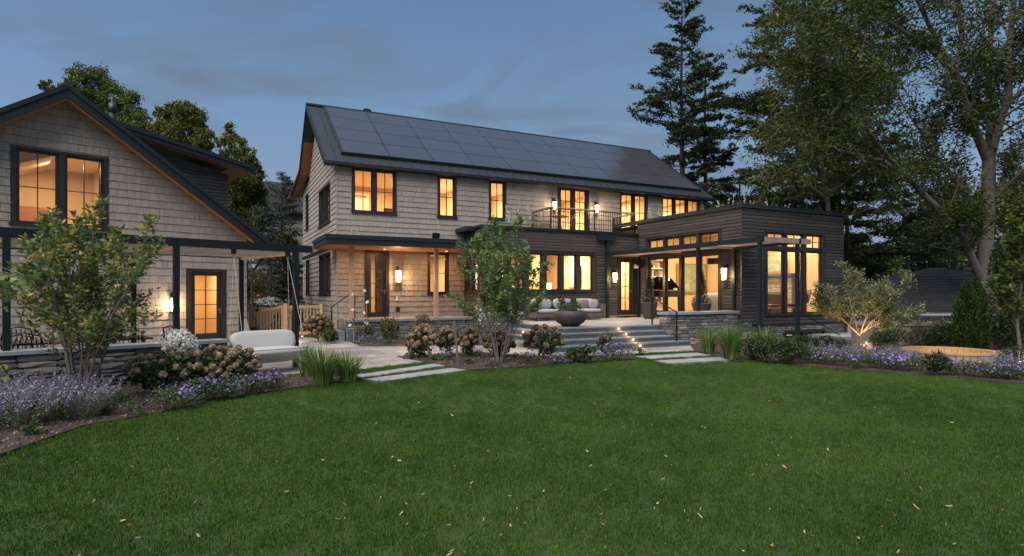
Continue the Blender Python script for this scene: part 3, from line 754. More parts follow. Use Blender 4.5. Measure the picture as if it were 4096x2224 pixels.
MB().box(x0-.03, x1+.03, RY-.12, RY+.12, 9.86, 9.93).build('ridge_cap', metal_roof, house)
g_ = MB(); g_.box(x0, x1, -.33, -.2, 6.31, 6.42); g_.box(x0, x1, -.2, .0, 6.30, 6.33); g_.build('gutter', trim_m, house)
sl = (9.87-6.43)/(RY+.19); ct = math.atan(sl)
def onroof(y, lift): return (y-math.sin(ct)*lift, rz(y)+math.cos(ct)*lift)
x = x0+.02
xa = 0.28; xb = LEN+.05
while x < x1+.01:       # standing seams, one by one
    top = RY-.05 if (x < xa or x > xb) else .55
    a = onroof(-.2, 0); b = onroof(top, 0); a2 = onroof(-.2, .035); b2 = onroof(top, .035)
    MB().hexa([(-.01, a[0], a[1]), (.01, a[0], a[1]), (.01, b[0], b[1]), (-.01, b[0], b[1]), (-.01, a2[0], a2[1]), (.01, a2[0], a2[1]), (.01, b2[0], b2[1]), (-.01, b2[0], b2[1])]).build('standing_seam', metal_roof, house, loc=(x, 0, 0))
    x += .405
# solar panels: 10 columns by 4 rows
ya, yb = .42, RY-.22
pw = (xb-xa)/10; ph = (yb-ya)/4
pm = None
for i in range(10):
    for j in range(4):
        c = onroof(ya+ph*j, .12); d = onroof(ya+ph*(j+1), .12)
        if pm is None:
            q = MB(); dy, dz = d[0]-c[0], d[1]-c[1]; g = .014; f0, f1 = g/math.hypot(dy, dz), 1-g/math.hypot(dy, dz)
            nrm = (math.sin(ct)*.035, -math.cos(ct)*.035)
            top = [(g, dy*f0, dz*f0), (pw-g, dy*f0, dz*f0), (pw-g, dy*f1, dz*f1), (g, dy*f1, dz*f1)]
            q.hexa([(p[0], p[1]+nrm[0], p[2]+nrm[1]) for p in top]+top); pm = q.mesh('solar_panel', solar_m)
        link('solar_panel', pm, house, loc=(xa+pw*i, c[0], c[1]))
sk = MB()
a = onroof(ya-.05, .0); b = onroof(ya-.05, .14); a3 = onroof(ya-.01, .0); b3 = onroof(ya-.01, .14)
sk.hexa([(xa-.07, a[0], a[1]), (xb+.07, a[0], a[1]), (xb+.07, a3[0], a3[1]), (xa-.07, a3[0], a3[1]), (xa-.07, b[0], b[1]), (xb+.07, b[0], b[1]), (xb+.07, b3[0], b3[1]), (xa-.07, b3[0], b3[1])])
for X in (xa-.07, xb+.02):
    c = onroof(yb+.02, 0); d = onroof(yb+.02, .14)
    sk.hexa([(X, a3[0], a3[1]), (X+.05, a3[0], a3[1]), (X+.05, c[0], c[1]), (X, c[0], c[1]), (X, b3[0], b3[1]), (X+.05, b3[0], b3[1]), (X+.05, d[0], d[1]), (X, d[0], d[1])])
sk.build('panel_skirt', metal_roof, house)
v = MB(); v.box(2.0, 2.35, RY-.1, RY+.1, 9.93, 10.02); v.box(2.08, 2.27, RY-.06, RY+.06, 10.02, 10.06); v.build('ridge_vent', trim_m, house)
under = MB(); u0, u1, u2, u3 = onroof(ya+.02, .03), onroof(yb-.02, .03), onroof(ya+.02, .05), onroof(yb-.02, .05)
under.hexa([(xa+.02, *u0), (xb-.02, *u0), (xb-.02, *u1), (xa+.02, *u1), (xa+.02, *u2), (xb-.02, *u2), (xb-.02, *u3), (xa+.02, *u3)]); under.build('panel_underlay', steel_m, house)

# porch
PZ = 3.26; ppr = MB(); pr0, pr1 = -.71, BX0+.3; PF = -2.15; PS = .72
ppr.box(pr0, pr1, PF, .0, PZ+.02, PZ+.22); ppr.box(pr0, .0, .0, PS, PZ+.02, PZ+.22); ppr.build('porch_roof', trim_m, house)
pf = MB(); pf.box(pr0-.03, pr1, PF-.03, PF, PZ+.01, PZ+.20); pf.box(pr0-.06, pr1, PF-.06, PF, PZ+.20, PZ+.34); pf.box(pr0-.03, pr0, PF, PS, PZ+.01, PZ+.20); pf.box(pr0-.06, pr0, PF, PS+.03, PZ+.20, PZ+.34)
pf.box(pr0, pr1, PF, -.0, PZ+.22, PZ+.33); pf.box(pr0, 0, 0, PS, PZ+.22, PZ+.33)
pf.build('porch_fascia', trim_m, house)
for i in range(16):
    y = PF+.01+i*.133; MB().box(pr0+.02, (pr1 if y < BY-.12 else BX0-.01), y, y+.129, PZ, PZ+.018).build('soffit_board', cedar_m, house)
ps2 = MB(); ps2.box(pr0+.02, 0, .005, PS-.02, PZ, PZ+.018); ps2.build('porch_soffit', cedar_m, house)
MB(mx_).box(PS, DEP+.05, -.05, 0, 3.36, 3.49).build('belly_band', trim_m, house)
pp = MB(); pp.box(0, .14, 0, .14, 0, PZ-.745); pm_ = pp.mesh('porch_post', cedar2_m)
for s in (HS.py_(-1.6, 1398, 1000)[0], HS.py_(-1.6, 1737, 1000)[0]): link('porch_post', pm_, house, loc=(s, -1.67, .745))
# porch platform with stone wall
PLX0, PLX1, PLY = .01, 4.9, -1.83
MB().box(PLX0+.05, PLX1, PLY+.05, -.01, -.05, .66).build('porch_platform', mortar_m, house)
for a, b in ((PLX0-.02, 1.55), (1.56, 3.2), (3.21, PLX1)): MB().box(a, b, PLY-.03, -.02, .66, .745).build('porch_cap', paver_m, house)
pwall = house
stonewall(house, ymap(PLY+.05), False, PLX0, PLX1, -.03, .66, rng)
stonewall(house, xmap(PLX0+.03), True, PLY+.02, -.02, -.03, .66, rng)
MB().box(-.75, PLX0-.04, PLY+.25, -.35, -.02, .17).build('porch_step', paver_m, house)
MB().box(-.37, PLX0-.04, PLY+.25, -.35, .17, .34).build('porch_step', paver_m, house)
hr = MB(); p0 = (-.45, PLY+.35, .17); p1 = (-.45, PLY+.35, 1.18); p2 = (.42, -.9, 1.72); p3 = (.42, -.9, .745)
hr.bar(p0, p1, .035); hr.bar(p1, p2, .045, .02); hr.bar(p3, p2, .035); hr.build('porch_handrail', steel_m, house)
for s in (1.55, 3.95):
    MB().lathe([(.045, -.004), (.05, .0)], 14).build('soffit_light', lampglow_m, house, loc=(s, -.8, PZ-.002)); lamp('soffit_glow', HS.w(s, -.8, PZ-.05), 14, .08, (1, .50, .19))
lamp('soffit_glow', HS.w(.2, -.8, PZ-.05), 5, .08, (1, .50, .19))
# vents above the porch roof
def vent(xl, xr, yt, yb, m=white_m):
    q = rect_y(0, xl, xr, yt, yb); b = MB(M0); a0, a1, c0, c1 = q
    b.box(a0, a1, -.03, 0, c0, c0+.03); b.box(a0, a1, -.03, 0, c1-.03, c1); b.box(a0, a0+.03, -.03, 0, c0+.03, c1-.03); b.box(a1-.03, a1, -.03, 0, c0+.03, c1-.03)
    n = 6
    for i in range(n): z = c0+.03+(c1-c0-.06)*(i+.3)/n; b.box(a0+.03, a1-.03, -.022, 0, z, z+.012)
    b.build('wall_vent', m, house)
vent(1404, 1434, 917, 940, siding_m); vent(1762, 1788, 934, 957, siding_m)
q = rect_y(0, 1728, 1756, 932, 955); MB(M0).hexa([(q[0], -.02, q[2]), (q[1], -.02, q[2]), (q[1], 0, q[2]), (q[0], 0, q[2]), (q[0], -.1, q[3]), (q[1], -.1, q[3]), (q[1], 0, q[3]), (q[0], 0, q[3])]).build('vent_hood', trim_m, house)

# ------------------------------------------------------------------ kitchen box
yb_ = ymap(BY)
KW = [HS.py_(BY, 1950, 1012)[0], HS.py_(BY, 2376, 1020)[0]]
zt = HS.py_(BY, 2376, 1021)[1]; zb = HS.py_(BY, 2376, 1163)[1]
KW = [5.32, KW[1], zb, zt]; TD = rect_y(BY, 2473, 2535, 1038, 1250); TD[2] = TZ+.12
print('KW', KW, 'TD', TD)
mb = wall(yb_, BX0, BX1, TZ-.6, BZ+.0, [KW, TD])
SKW = [BY+.28, -.12, zb, zt]
wall(xmap(BX0), BY, 0, -.02, BZ, [SKW], mb=mb); mb.build('box_wall', char_m, house)
boards(yb_, house, BX0, BX1-.02, TZ+.13, BZ, .118, [[KW[0]-.12, KW[1]+.12, KW[2]-.10, KW[3]+.08], [TD[0]-.1, TD[1]+.1, TD[2]-.2, TD[3]+.1]], rng, char_m)
boards(xmap(BX0), house, BY-.02, -.02, .3, BZ, .118, [[SKW[0]-.1, SKW[1]+.1, SKW[2]-.1, SKW[3]+.08]], rng, char_m)
window(house, yb_, *KW, [1]*6, 1, 1, name='kitchen_window', cas=.12, mul=.19, sash=.06)
window(house, xmap(BX0), *SKW, [1, 1], 1, 1, name='kitchen_window', cas=.1, mul=.12)
window(house, yb_, *TD, [1], 4, 2, name='terrace_door', sill=False, cas=.14, sash=.11, bot=.2, handle=1)
MB(yb_).box(TD[0]-.08, TD[1]+.08, -.14, 0, TD[2]-.05, TD[2]-.01).build('threshold', cedar_m, house)
stonewall(house, yb_, False, BX0, BX1, .60, TZ+.12, rng, hmin=.1, hmax=.13)
MB().box(BX0-.001, BX1+1, BY+.02, 0, BZ-.08, BZ-.005).build('box_roof', metal_roof, house)
pc = MB(); pc.box(BX0-.07, BX1-.01, BY-.09, BY+.22, BZ, BZ+.11); pc.box(BX0-.07, BX0+.22, BY+.22, .0, BZ, BZ+.11); pc.box(BX0-.4, BX0-.07, BY+.5, 0, BZ-.08, BZ+.09)
pc.build('parapet_cap', trim_m, house)
sx0, sz0 = HS.py_(BY, 2385, 934); sx1, _ = HS.py_(BY, 2450, 955)
ds = MB(); ds.box(sx0, sx1, BY-.22, BY-.02, BZ-.28, BZ-.02); ds.box((sx0+sx1)/2+.02, (sx0+sx1)/2+.14, BY-.14, BY-.03, TZ, BZ-.28); ds.build('downspout', trim_m, house)
MB().box(BX1-.05, BX1-.005, BY-.05, BY-.026, TZ, BZ).build('corner_trim', trim_m, house)

# ------------------------------------------------------------------ living wing
xw = xmap(WX0); yw = ymap(WY)
TR = [HS.px_(WX0, 2589, 955)[0], HS.px_(WX0, 2882, 924)[0]]; TRs = sorted(TR); zt2 = HS.px_(WX0, 2882, 924)[1]; zlow = .75
LWIN = [TRs[0], TRs[1], zlow, zt2]
WR = rect_y(WY, 3062, 3293, 928, 1257); BW = rect_y(WY, 3141, 3297, 1331, 1362); BW[2] = .02
print('LWIN', LWIN, 'WR', WR, 'BW', BW)
mb = wall(xw, WY, BY, .0, WZ, [LWIN]); wall(yw, WX0, WX1, -.3, WZ, [WR, BW], mb=mb)
wall(xmap(WX1-.2), WY, 0, -.3, WZ, [], mb=mb); wall(ymap(-.2), LEN, WX1, -.3, WZ, [], mb=mb) if WX1 > LEN else None
mb.build('wing_wall', char_m, house)
zc = .52
boards(xw, house, WY-.02, BY-.02, .72, WZ, .121, [[LWIN[0]-.1, LWIN[1]+.1, LWIN[2]-.15, LWIN[3]+.09]], rng, char_m)
boards(yw, house, WX0-.02, WX1, zc, WZ, .121, [[WR[0]-.1, WR[1]+.1, WR[2]-.14, WR[3]+.09]], rng, char_m)
MB(yw).box(WX0-.03, WX1+.02, -.045, 0, zc-.05, zc).build('water_table', trim_m, house)
MB().box(WX0-.028, WX0-.0, WY-.028, WY, zc, WZ).build('corner_post', char_m, house)
# left face: transoms over doors;  [fixed | door | door | fixed]
zs_ = HS.px_(WX0, 2882, 977)[1]; zd = HS.px_(WX0, 2882, 1004)[1]
window(house, xw, *LWIN, [1.15, .98, .98, 1.1], 1, 1, name='glazed_wall', cas=.14, mul=.13, sash=.075, zsplit=(zd-.07, 1, 1, .32, (1, 2)), sill=False, bot=.18)
zm = HS.py_(WY, 3062, 997)[1]
window(house, yw, *WR, [1, 1, 1], 1, 1, name='tall_window', cas=.13, mul=.16, sash=.055, zsplit=(zm, 1, 2, .09, (1, 2)))
window(house, yw, *BW, [1, 1], 1, 1, name='basement_window', cas=.08, mul=.3)
pc = MB(); pc.box(WX0-.07, WX1+.06, WY-.07, WY+.22, WZ, WZ+.13); pc.box(WX0-.07, WX0+.22, WY+.22, .0, WZ, WZ+.13); pc.box(WX1-.2, WX1+.06, WY+.22, 0, WZ, WZ+.13)
pc.build('parapet_cap', trim_m, house)
fl = MB(); fl.box(WX0-.078, WX1+.066, WY-.078, WY-.07, WZ-.01, WZ+.035); fl.box(WX0-.078, WX0-.07, WY-.07, 0, WZ-.01, WZ+.035); fl.build('flashing', metal_roof, house)
MB().box(WX0+.21, WX1-.2, WY+.22, 0, WZ-.1, WZ-.03).build('wing_roof', metal_roof, house)
stonewall(house, yw, False, WX0, WX1, -.03, zc-.05, rng, holes=[[BW[0]-.05, BW[1]+.05, BW[2]-.1, BW[3]+.05]], depth=.03)
stonewall(house, xw, True, WY, BY, .60, .72, rng, hmin=.1, hmax=.13, depth=.03)
# ================================================================== TERRACE AND STEPS (part of the grounds, one solid built thing)
ter = thing('terrace', 'raised stone terrace with bluestone steps in front of the kitchen windows', 'terrace', (HS.P[0], HS.P[1], 0), HA)
TX0, TX1, TY = 5.42, 9.06, -7.03
tb = MB(); tb.box(TX0+.02, TX1+.1, TY+.02, -4.0, -.05, TZ-.04); tb.box(BX0, WX0, -4.05, BY+.02, -.05, TZ-.042); tb.box(TX1, WX0, TY+.1, -4.0, -.05, TZ-.041); tb.build('terrace_core', mortar_m, ter)
# terrace flags
y = -4.3; k = 0
def flag(x, y, w, h, z=TZ, nm='terrace_flagstone', m=paver_m):
    g = .005; mb = MB(); mb.box(g, w-g, g, h-g, -.04, 0); mb.build(nm, m, ter, loc=(x, y, z+rng.uniform(-.002, .002)))
y = TY+.4
while y < BY-.02:
    h = min(rng.choice([.3, .45, .45, .6]), BY-y)
    x = (TX0+.40 if y < -4.2 else BX0)
    while x < WX0-.02:
        w = min(rng.choice([.45, .6, .75, .9]), WX0-x); 
        if WX0-x-w < .25: w = WX0-x
        if not (x > TX1 and y < -6.85): flag(x, y, w, h)
        x += w
    y += h
# treads and risers, each slab a part; four levels, wrapping the left side
for k in range(4):
    t = .35*k; z = TZ-.15*k; yf = TY-t; xl = TX0-t; xr = (9.08, 9.02, 9.04, 9.42)[k]; wdt = .40 if k == 0 else .36
    n = 3; L = xr-xl
    for i in range(n):
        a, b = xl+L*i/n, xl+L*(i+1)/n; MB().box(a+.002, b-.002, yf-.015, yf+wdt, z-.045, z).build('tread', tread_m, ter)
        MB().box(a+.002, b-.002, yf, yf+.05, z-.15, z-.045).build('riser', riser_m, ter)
    ye = -4.05; L = ye-(yf+wdt)
    for i in range(2):
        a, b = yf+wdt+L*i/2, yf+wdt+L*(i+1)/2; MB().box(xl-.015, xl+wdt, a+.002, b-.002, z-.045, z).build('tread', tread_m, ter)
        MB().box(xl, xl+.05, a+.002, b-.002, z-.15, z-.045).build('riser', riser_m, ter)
    if k: 
        cb_ = MB(); cb_.box(xl+.03, xr-.02, yf+.03, TY+.02, -.05, z-.045); cb_.box(xl+.03, TX0+.02, TY+.02, -4.05, -.05, z-.046); cb_.build('step_core', mortar_m, ter)
# cheek walls
def cheek(x0, x1, y0, y1, zt, label):
    t = thing('cheek_wall', label, 'stone wall', (HS.P[0], HS.P[1], 0), HA, 'dry stone cheek walls of the terrace')
    MB().box(x0+.05, x1-.02, y0+.05, y1-.02, -.05, zt-.09).build('wall_core', mortar_m, t)
    stonewall(t, ymap(y0+.05), False, x0, x1, -.03, zt-.09, rng); stonewall(t, xmap(x0+.05), True, y0+.01, y1, -.03, zt-.09, rng)
    n = max(2, round((x1-x0)/1.1))
    for i in range(n): a, b = x0-.03+(x1-x0+.05)*i/n, x0-.03+(x1-x0+.05)*(i+1)/n; MB().box(a+.002, b-.002, y0-.04, y1+.02, zt-.085, zt).build('cap_stone', blue_m, t)
cheek(9.11, 12.25, -7.42, -6.92, 1.03, 'grey stone wall with a bluestone cap right of the terrace steps')
cheek(4.02, 5.45, -4.3, -3.9, 1.0, 'short grey stone wall behind the young tree, left of the terrace steps')
sb_ = MB(); 
fw = thing('stone_buttress', 'low stepped stone base at the front corner of the dark wing', 'stone wall', (HS.P[0], HS.P[1], 0), HA)
MB().box(12.27, 12.40, -7.50, -7.0, -.05, .7).build('wall_core', mortar_m, fw); stonewall(fw, ymap(-7.47), False, 12.27, 12.85, -.03, .68, rng); MB().box(12.40, 12.85, -7.47, -7.41, -.05, .68).build('wall_core', mortar_m, fw)
MB().box(12.27, 12.87, -7.52, -7.41, .68, .72).build('cap_stone', riser_m, fw)
# handrails
def rail(label, pts):
    t = thing('handrail', label, 'handrail', (HS.P[0], HS.P[1], 0), HA)
    (xa_, ya_, z0, z1), (xb_, yb2, z2, z3) = pts
    MB().bar((xa_, ya_, z0), (xa_, ya_, z1), .04).build('post', steel_m, t); MB().bar((xb_, yb2, z2), (xb_, yb2, z3), .04).build('post', steel_m, t)
    MB().bar((xa_, ya_, z1), (xb_, yb2, z3), .05, .022).build('rail', steel_m, t)
rail('black steel handrail beside the terrace steps at the right', [(8.93, -7.99, .15, 1.05), (9.0, -6.75, TZ, 1.52)])
rail('black steel handrail beside the basement window of the wing', [(14.05, WY-1.0, .0, 1.02), (16.3, WY-1.0, -.6, .12)])
MB().box(15.6, 18.6, WY-1.6, WY-.2, -.1, .12).build('basement_cap', blue_m, fw)
# step lights
def steplight(x, y, z, face, label):
    t = thing('step_light', label, 'step light', (HS.P[0], HS.P[1], 0), HA, 'small round lights in the terrace risers')
    mb = MB(); pts_ = [(.022*math.cos(a*math.pi/5), .022*math.sin(a*math.pi/5)) for a in range(10)]
    if face == 'y': mb.slab([(x+p, y, z+q) for p, q in pts_], (0, -.012, 0)); dv_ = (0, -.11)
    else: mb.slab([(x, y+p, z+q) for p, q in pts_], (-.012, 0, 0)); dv_ = (-.11, 0)
    mb.build('light_lens', steplamp_m, t)
    w = HS.w(x+dv_[0], y+dv_[1], z-.02); l = lamp('step_glow', w, 1.0, colr=(1, .50, .17), kind='POINT', radius=.02)
for k, px, py in ((0, 2475, 1313), (1, 2504, 1337), (2, 2532, 1359), (3, 2561, 1383)):
    y = TY-.35*k; x, z = HS.py_(y, px, py)
    steplight(x, y, TZ-.15*k-.075, 'y', ['step light in the top riser', 'step light in the second riser from the top', 'step light in the third riser from the top', 'step light in the bottom riser of the terrace steps'][k])
for k, px, py in ((1, 2093, 1358), (3, 2056, 1378)):
    x = TX0-.35*k; y, z = HS.px_(x, px, py); steplight(x, max(-6.6, min(y, -4.6)), TZ-.15*k-.075, 'x', ['', 'upper step light on the left flank of the steps behind the hydrangea', '', 'lower step light on the left flank of the steps behind the young tree'][k])

# ================================================================== WALL LANTERNS
def lantern(x, y, z, face, label, frame, watts=2.0, tall=.34, r0=.048, r1=.07, back=True):
    """tapered glass lantern; face 'y' on a wall facing -y, 'x' on a wall facing -x"""
    w = frame.w(x, y, z); t = thing('wall_lantern', label, 'wall lantern', w, frame.a+(0 if face == 'y' else R(-90)), 'square tapered wall lanterns')
    h = tall
    MB().box(-.055, .055, -.02, .0, h*.55, h+.16).build('backplate', steel_m, t)
    MB().box(-.02, .02, -.13, -.02, h+.06, h+.09).build('arm', steel_m, t)
    q = MB(); c = -.13; a, b = r0, r1
    q.hexa([(-a, c-a, 0), (a, c-a, 0), (a, c+a, 0), (-a, c+a, 0), (-b, c-b, h), (b, c-b, h), (b, c+b, h), (-b, c+b, h)]); q.build('glass', lampglow_m, t)
    f = MB(); f.box(-b-.012, b+.012, c-b-.012, c+b+.012, h, h+.035); f.box(-.04, .04, c-.04, c+.04, h+.035, h+.06); f.box(-a-.01, a+.01, c-a-.01, c+a+.01, -.02, 0)
    for sx_ in (-1, 1):
        for sy_ in (-1, 1): f.bar((sx_*a, c+sy_*a, 0), (sx_*b, c+sy_*b, h), .013)
    f.bar((0, c-a-.003, 0), (0, c-b-.003, h), .008); f.build('lantern_frame', steel_m, t)
    off = Vector((0, -.13-b-.06, h*.4)); ww = Matrix.Rotation(t.rotation_euler.z, 4, 'Z') @ off; l = lamp('lantern_glow', Vector(w)+ww, watts, colr=(1, .66, .32), kind='POINT', radius=.06)
lantern(2.25, 0, 2.07, 'y', 'wall lantern between the porch door and porch window', HS, 40, .44, .07, .085)
lantern(9.19, 0, 5.28, 'y', 'lit lantern left of the balcony doors', HS, 22)
lantern(11.41, 0, 5.28, 'y', 'lit lantern right of the balcony doors', HS, 22)
lantern(11.09, BY-.02, 2.1, 'y', 'wall lantern left of the narrow terrace door', HS, 40, .4)
lantern(WX0-.02, -6.75, 2.12, 'x', 'wall lantern on the dark wing beside the tall glazing', HS, 40, .42)
# small things on walls
sp = thing('outdoor_speaker', 'dark outdoor speaker above the lantern on the wing', 'speaker', HS.w(WX0-.05, -6.30, 2.80), HA, 'outdoor speakers under the pergola')
MB().hexa([(-.30, -.16, -.10), (-.1, -.18, -.10), (-.1, .18, -.10), (-.30, .16, -.10), (-.26, -.2, .12), (-.05, -.2, .12), (-.05, .2, .12), (-.26, .2, .12)]).build('speaker_body', steel_m, sp); MB().box(-.06, .03, -.03, .03, -.03, .03).build('bracket', steel_m, sp)
c_ = copy_tree(sp, None, label='dark outdoor speaker between the terrace door and the bookcase window'); c_.location = HS.w(WX0-.05, -2.05, 2.80)
db = thing('doorbell', 'white doorbell button on the shingles under the porch lantern', 'doorbell', HS.w(2.22, -.02, 1.45), HA)
MB().box(-.03, .03, -.025, 0, -.09, .09).build('bell_case', white_m, db); MB().lathe([(.02, 0), (.02, .01)], 12).build('button', steel_m, db, loc=(0, -.025, .04), rot=(R(90), 0, 0))
oc = thing('outdoor_outlet', 'dark outdoor outlet box beside the porch door', 'outlet', HS.w(2.25, -.02, 1.02), HA)
MB().box(-.07, .07, -.07, 0, -.09, .09).build('cover', trim_m, oc); MB().box(-.04, .04, -.085, -.07, -.05, .05).build('lid', steel_m, oc)

# ================================================================== BALCONY RAILING AND FURNITURE
br = thing('balcony_railing', 'dark steel balcony railing with wooden cap on the kitchen roof', 'railing', (HS.P[0], HS.P[1], 0), HA)
bz0, bz1 = BZ+.12, 5.13
P4 = [(7.98, -.06), (8.18, -1.62), (12.38, -1.62), (12.06, -.06)]
P4 = [(8.12, -.06), (8.12, -1.62), (12.36, -1.62), (12.36, -.06)]
for i in range(3):
    a, b = Vector((*P4[i], 0)), Vector((*P4[i+1], 0)); L = (b-a).length; n = int(L/.115)
    MB().bar(a+Vector((0, 0, bz1)), b+Vector((0, 0, bz1)), .07, .035).build('cap_rail', slat_m, br)
    r_ = MB(); r_.bar(a+Vector((0, 0, bz1-.05)), b+Vector((0, 0, bz1-.05)), .03, .03); r_.build('top_rail', steel_m, br); MB().bar(a+Vector((0, 0, bz0)), b+Vector((0, 0, bz0)), .03, .03).build('bottom_rail', steel_m, br)
    me = MB().bar((0, 0, bz0), (0, 0, bz1-.06), .014).mesh('baluster', steel_m)
    for k in range(1, n): p = a.lerp(b, k/n); link('baluster', me, br, loc=(p.x, p.y, 0))
    for k in ([0, .5, 1] if L > 3 else [0, 1] if i != 1 else [0]):
        p = a.lerp(b, k); MB().bar((p.x, p.y, BZ-.02), (p.x, p.y, bz1-.02), .045).build('railing_post', steel_m, br)
MB().box(8.1, 12.4, -1.6, -.02, BZ+.0, BZ+.03).build('balcony_deck', slat_m, br)
def bistro_chair(x, y, rz, label):
    t = thing('bistro_chair', label, 'chair', HS.w(x, y, BZ+.03), HA+rz, 'red metal bistro chairs'); t.scale = (.86, .86, .84)
    b = MB(); b.lathe([(.19, 0), (.20, .012), (.19, .02)], 16, (0, 0, .44)); b.build('seat', red_m, t)
    for a in range(4): an = R(45+90*a); MB().tube([(.15*math.cos(an), .15*math.sin(an), .44), (.21*math.cos(an), .21*math.sin(an), .0)], .011, 5).build('leg', red_m, t)
    q = MB(); q.tube([(0, .20, .44), (0, .24, .60)], .012, 5)
    cz, R_ = .80, .20
    ring = [(R_*math.cos(k*math.pi/9), .26, cz+1.15*R_*math.sin(k*math.pi/9)) for k in range(19)]; q.tube(ring, .012, 5)
    for k in range(18): an = k*math.pi/9; q.bar((.03*math.cos(an), .258, cz+.03*math.sin(an)), (R_*math.cos(an), .258, cz+1.15*R_*math.sin(an)), .022, .006)
    q.build('backrest', red_m, t, kind=None)
bistro_chair(HS.py_(-.8, 2185, 900)[0], -.8, R(60), 'red sunburst back chair left of the balcony table')
bistro_chair(HS.py_(-.7, 2290, 900)[0], -.7, R(-20), 'red chair right of the balcony table')
bt = thing('bistro_table', 'round red metal table on the balcony between two chairs', 'table', HS.w(HS.py_(-.9, 2240, 900)[0], -.9, BZ+.03), HA)
MB().lathe([(.36, 0), (.37, .01), (.36, .025)], 20, (0, 0, .70)).build('table_top', red_m, bt)
for a in range(3): an = R(30+120*a); MB().tube([(.10*math.cos(an), .10*math.sin(an), .70), (.05*math.cos(an), .05*math.sin(an), .4), (.26*math.cos(an), .26*math.sin(an), 0)], .012, 5).build('leg', red_m, bt)

# ================================================================== RIGHT PERGOLA
pr = thing('terrace_pergola', 'dark steel pergola with grey slats over the terrace edge and wing', 'pergola', (HS.P[0], HS.P[1], 0), HA)
pxa, pxb, pya, pyb, pz = 10.70, 12.38, -9.64, -1.78, 3.19
MB().box(pxa-.05, pxa+.05, pya-.12, pyb, pz, pz+.17).build('outer_beam', beam_m, pr)
MB().box(pxb-.05, pxb+.03, pya-.12, pyb, pz+.002, pz+.168).build('inner_beam', beam_m, pr)
MB().box(pxa+.05, pxb+.5, pya-.10, pya-.02, pz+.01, pz+.165).build('end_board', slat_m, pr)
for (x, y, z0) in ((pxa, pya, -.02), (pxb, pya, -.02), (pxa, -7.1, 1.03), (pxb-.0, -7.12, 1.03), (pxa, -1.88, TZ), (pxb-.03, -1.92, TZ)):
    MB().box(x-.05, x+.05, y-.05, y+.05, z0, pz).build('post', beam_m, pr)
for y in (pya+.05, -7.1, -4.5, -1.95): MB().box(pxa+.05, pxb-.05, y-.03, y+.03, pz+.02, pz+.08).build('rafter', cedar2_m, pr)
nsl = 15
for seg in ((pya-.02, -7.12), (-7.11, -4.51), (-4.5, -1.85)):
    me = MB().box(-.02, .02, 0, seg[1]-seg[0], 0, .05).mesh('slat', slat_m)
    for i in range(nsl): link('slat', me, pr, loc=(pxa+.07+(pxb-pxa-.12)*(i+.5)/nsl, seg[0], pz+.085))
me = MB().box(-.02, .02, 0, 2.45, 0, .05).mesh('slat', slat_m)
for i in range(4): link('slat', me, pr, loc=(pxb+.07+.105*i, pya-.02, pz+.085))

# ================================================================== TERRACE FURNITURE
pl = thing('bowl_planter', 'wide dark bowl planter at the corner of the terrace steps', 'planter', HS.w(6.05, -6.35, TZ), HA)
MB().lathe([(.20, 0), (.26, .02), (.44, .14), (.545, .32), (.53, .43), (.47, .50), (.44, .50), (.43, .44), (.02, .44)], 40, cap=False).build('bowl', pot_m, pl, smooth=True)
so = thing('outdoor_sectional', 'curved rattan sectional sofa with grey cushions under the kitchen windows', 'sofa', (HS.P[0], HS.P[1], 0), HA)
def sofa_seg(x0, x1, yb2, z=TZ):
    MB().box(x0, x1, yb2-.78, yb2, z+.14, z+.28).build('base', brattan_m, so); MB().box(x0, x1, yb2-.06, yb2+.04, z+.28, z+.72).build('back', brattan_m, so)
    MB().puff(x0+.01, x1-.01, yb2-.80, yb2-.08, z+.27, z+.44).build('seat_cushion', cushg_m, so, smooth=True)
    MB().puff(x0+.04, x1-.04, yb2-.28, yb2-.07, z+.42, z+.84).build('back_cushion', cushg_m, so, smooth=True)
    for X in (x0+.1, x1-.1): MB().bar((X, yb2-.72, z), (X, yb2-.72, z+.15), .02).build('leg', nickel_m, so); MB().bar((X, yb2-.05, z), (X, yb2-.05, z+.15), .02).build('leg', nickel_m, so)
for a, b in ((6.75, 7.75), (7.76, 8.72), (8.73, 9.75)): sofa_seg(a, b, -2.15)
for a, b in ((6.68, 6.75), (9.76, 9.86)): MB().box(a, b, -2.95, -2.15, TZ+.12, TZ+.62).build('arm', brattan_m, so)
for x, mm, yy in ((9.1, cushm_m, -2.55), (9.5, cushg_m, -2.62), (6.95, cushm_m, -2.55)): MB().puff(x-.21, x+.21, yy-.06, yy+.08, TZ+.43, TZ+.80).build('throw_pillow', mm, so, smooth=True)
def tallpot(x, y, label):
    t = thing('ribbed_pot', label, 'pot', HS.w(x, y, TZ), HA, 'tall ribbed pots by the glazed wall')
    pr_ = [(.20, 0)]
    for k in range(12): z = .03+k*.05; r = .20+.13*(z/.62)**.8; pr_ += [(r+.008, z), (r, z+.025)]
    pr_ += [(.345, .64), (.345, .68), (.31, .68), (.30, .6), (.02, .6)]
    MB().lathe(pr_, 28, cap=False).build('pot', pot_m, t, smooth=True)
tallpot(11.72, -3.35, 'tall ribbed dark pot left of the bookcase window'); tallpot(11.75, -6.2, 'ribbed dark pot behind the stone wall and pergola post')

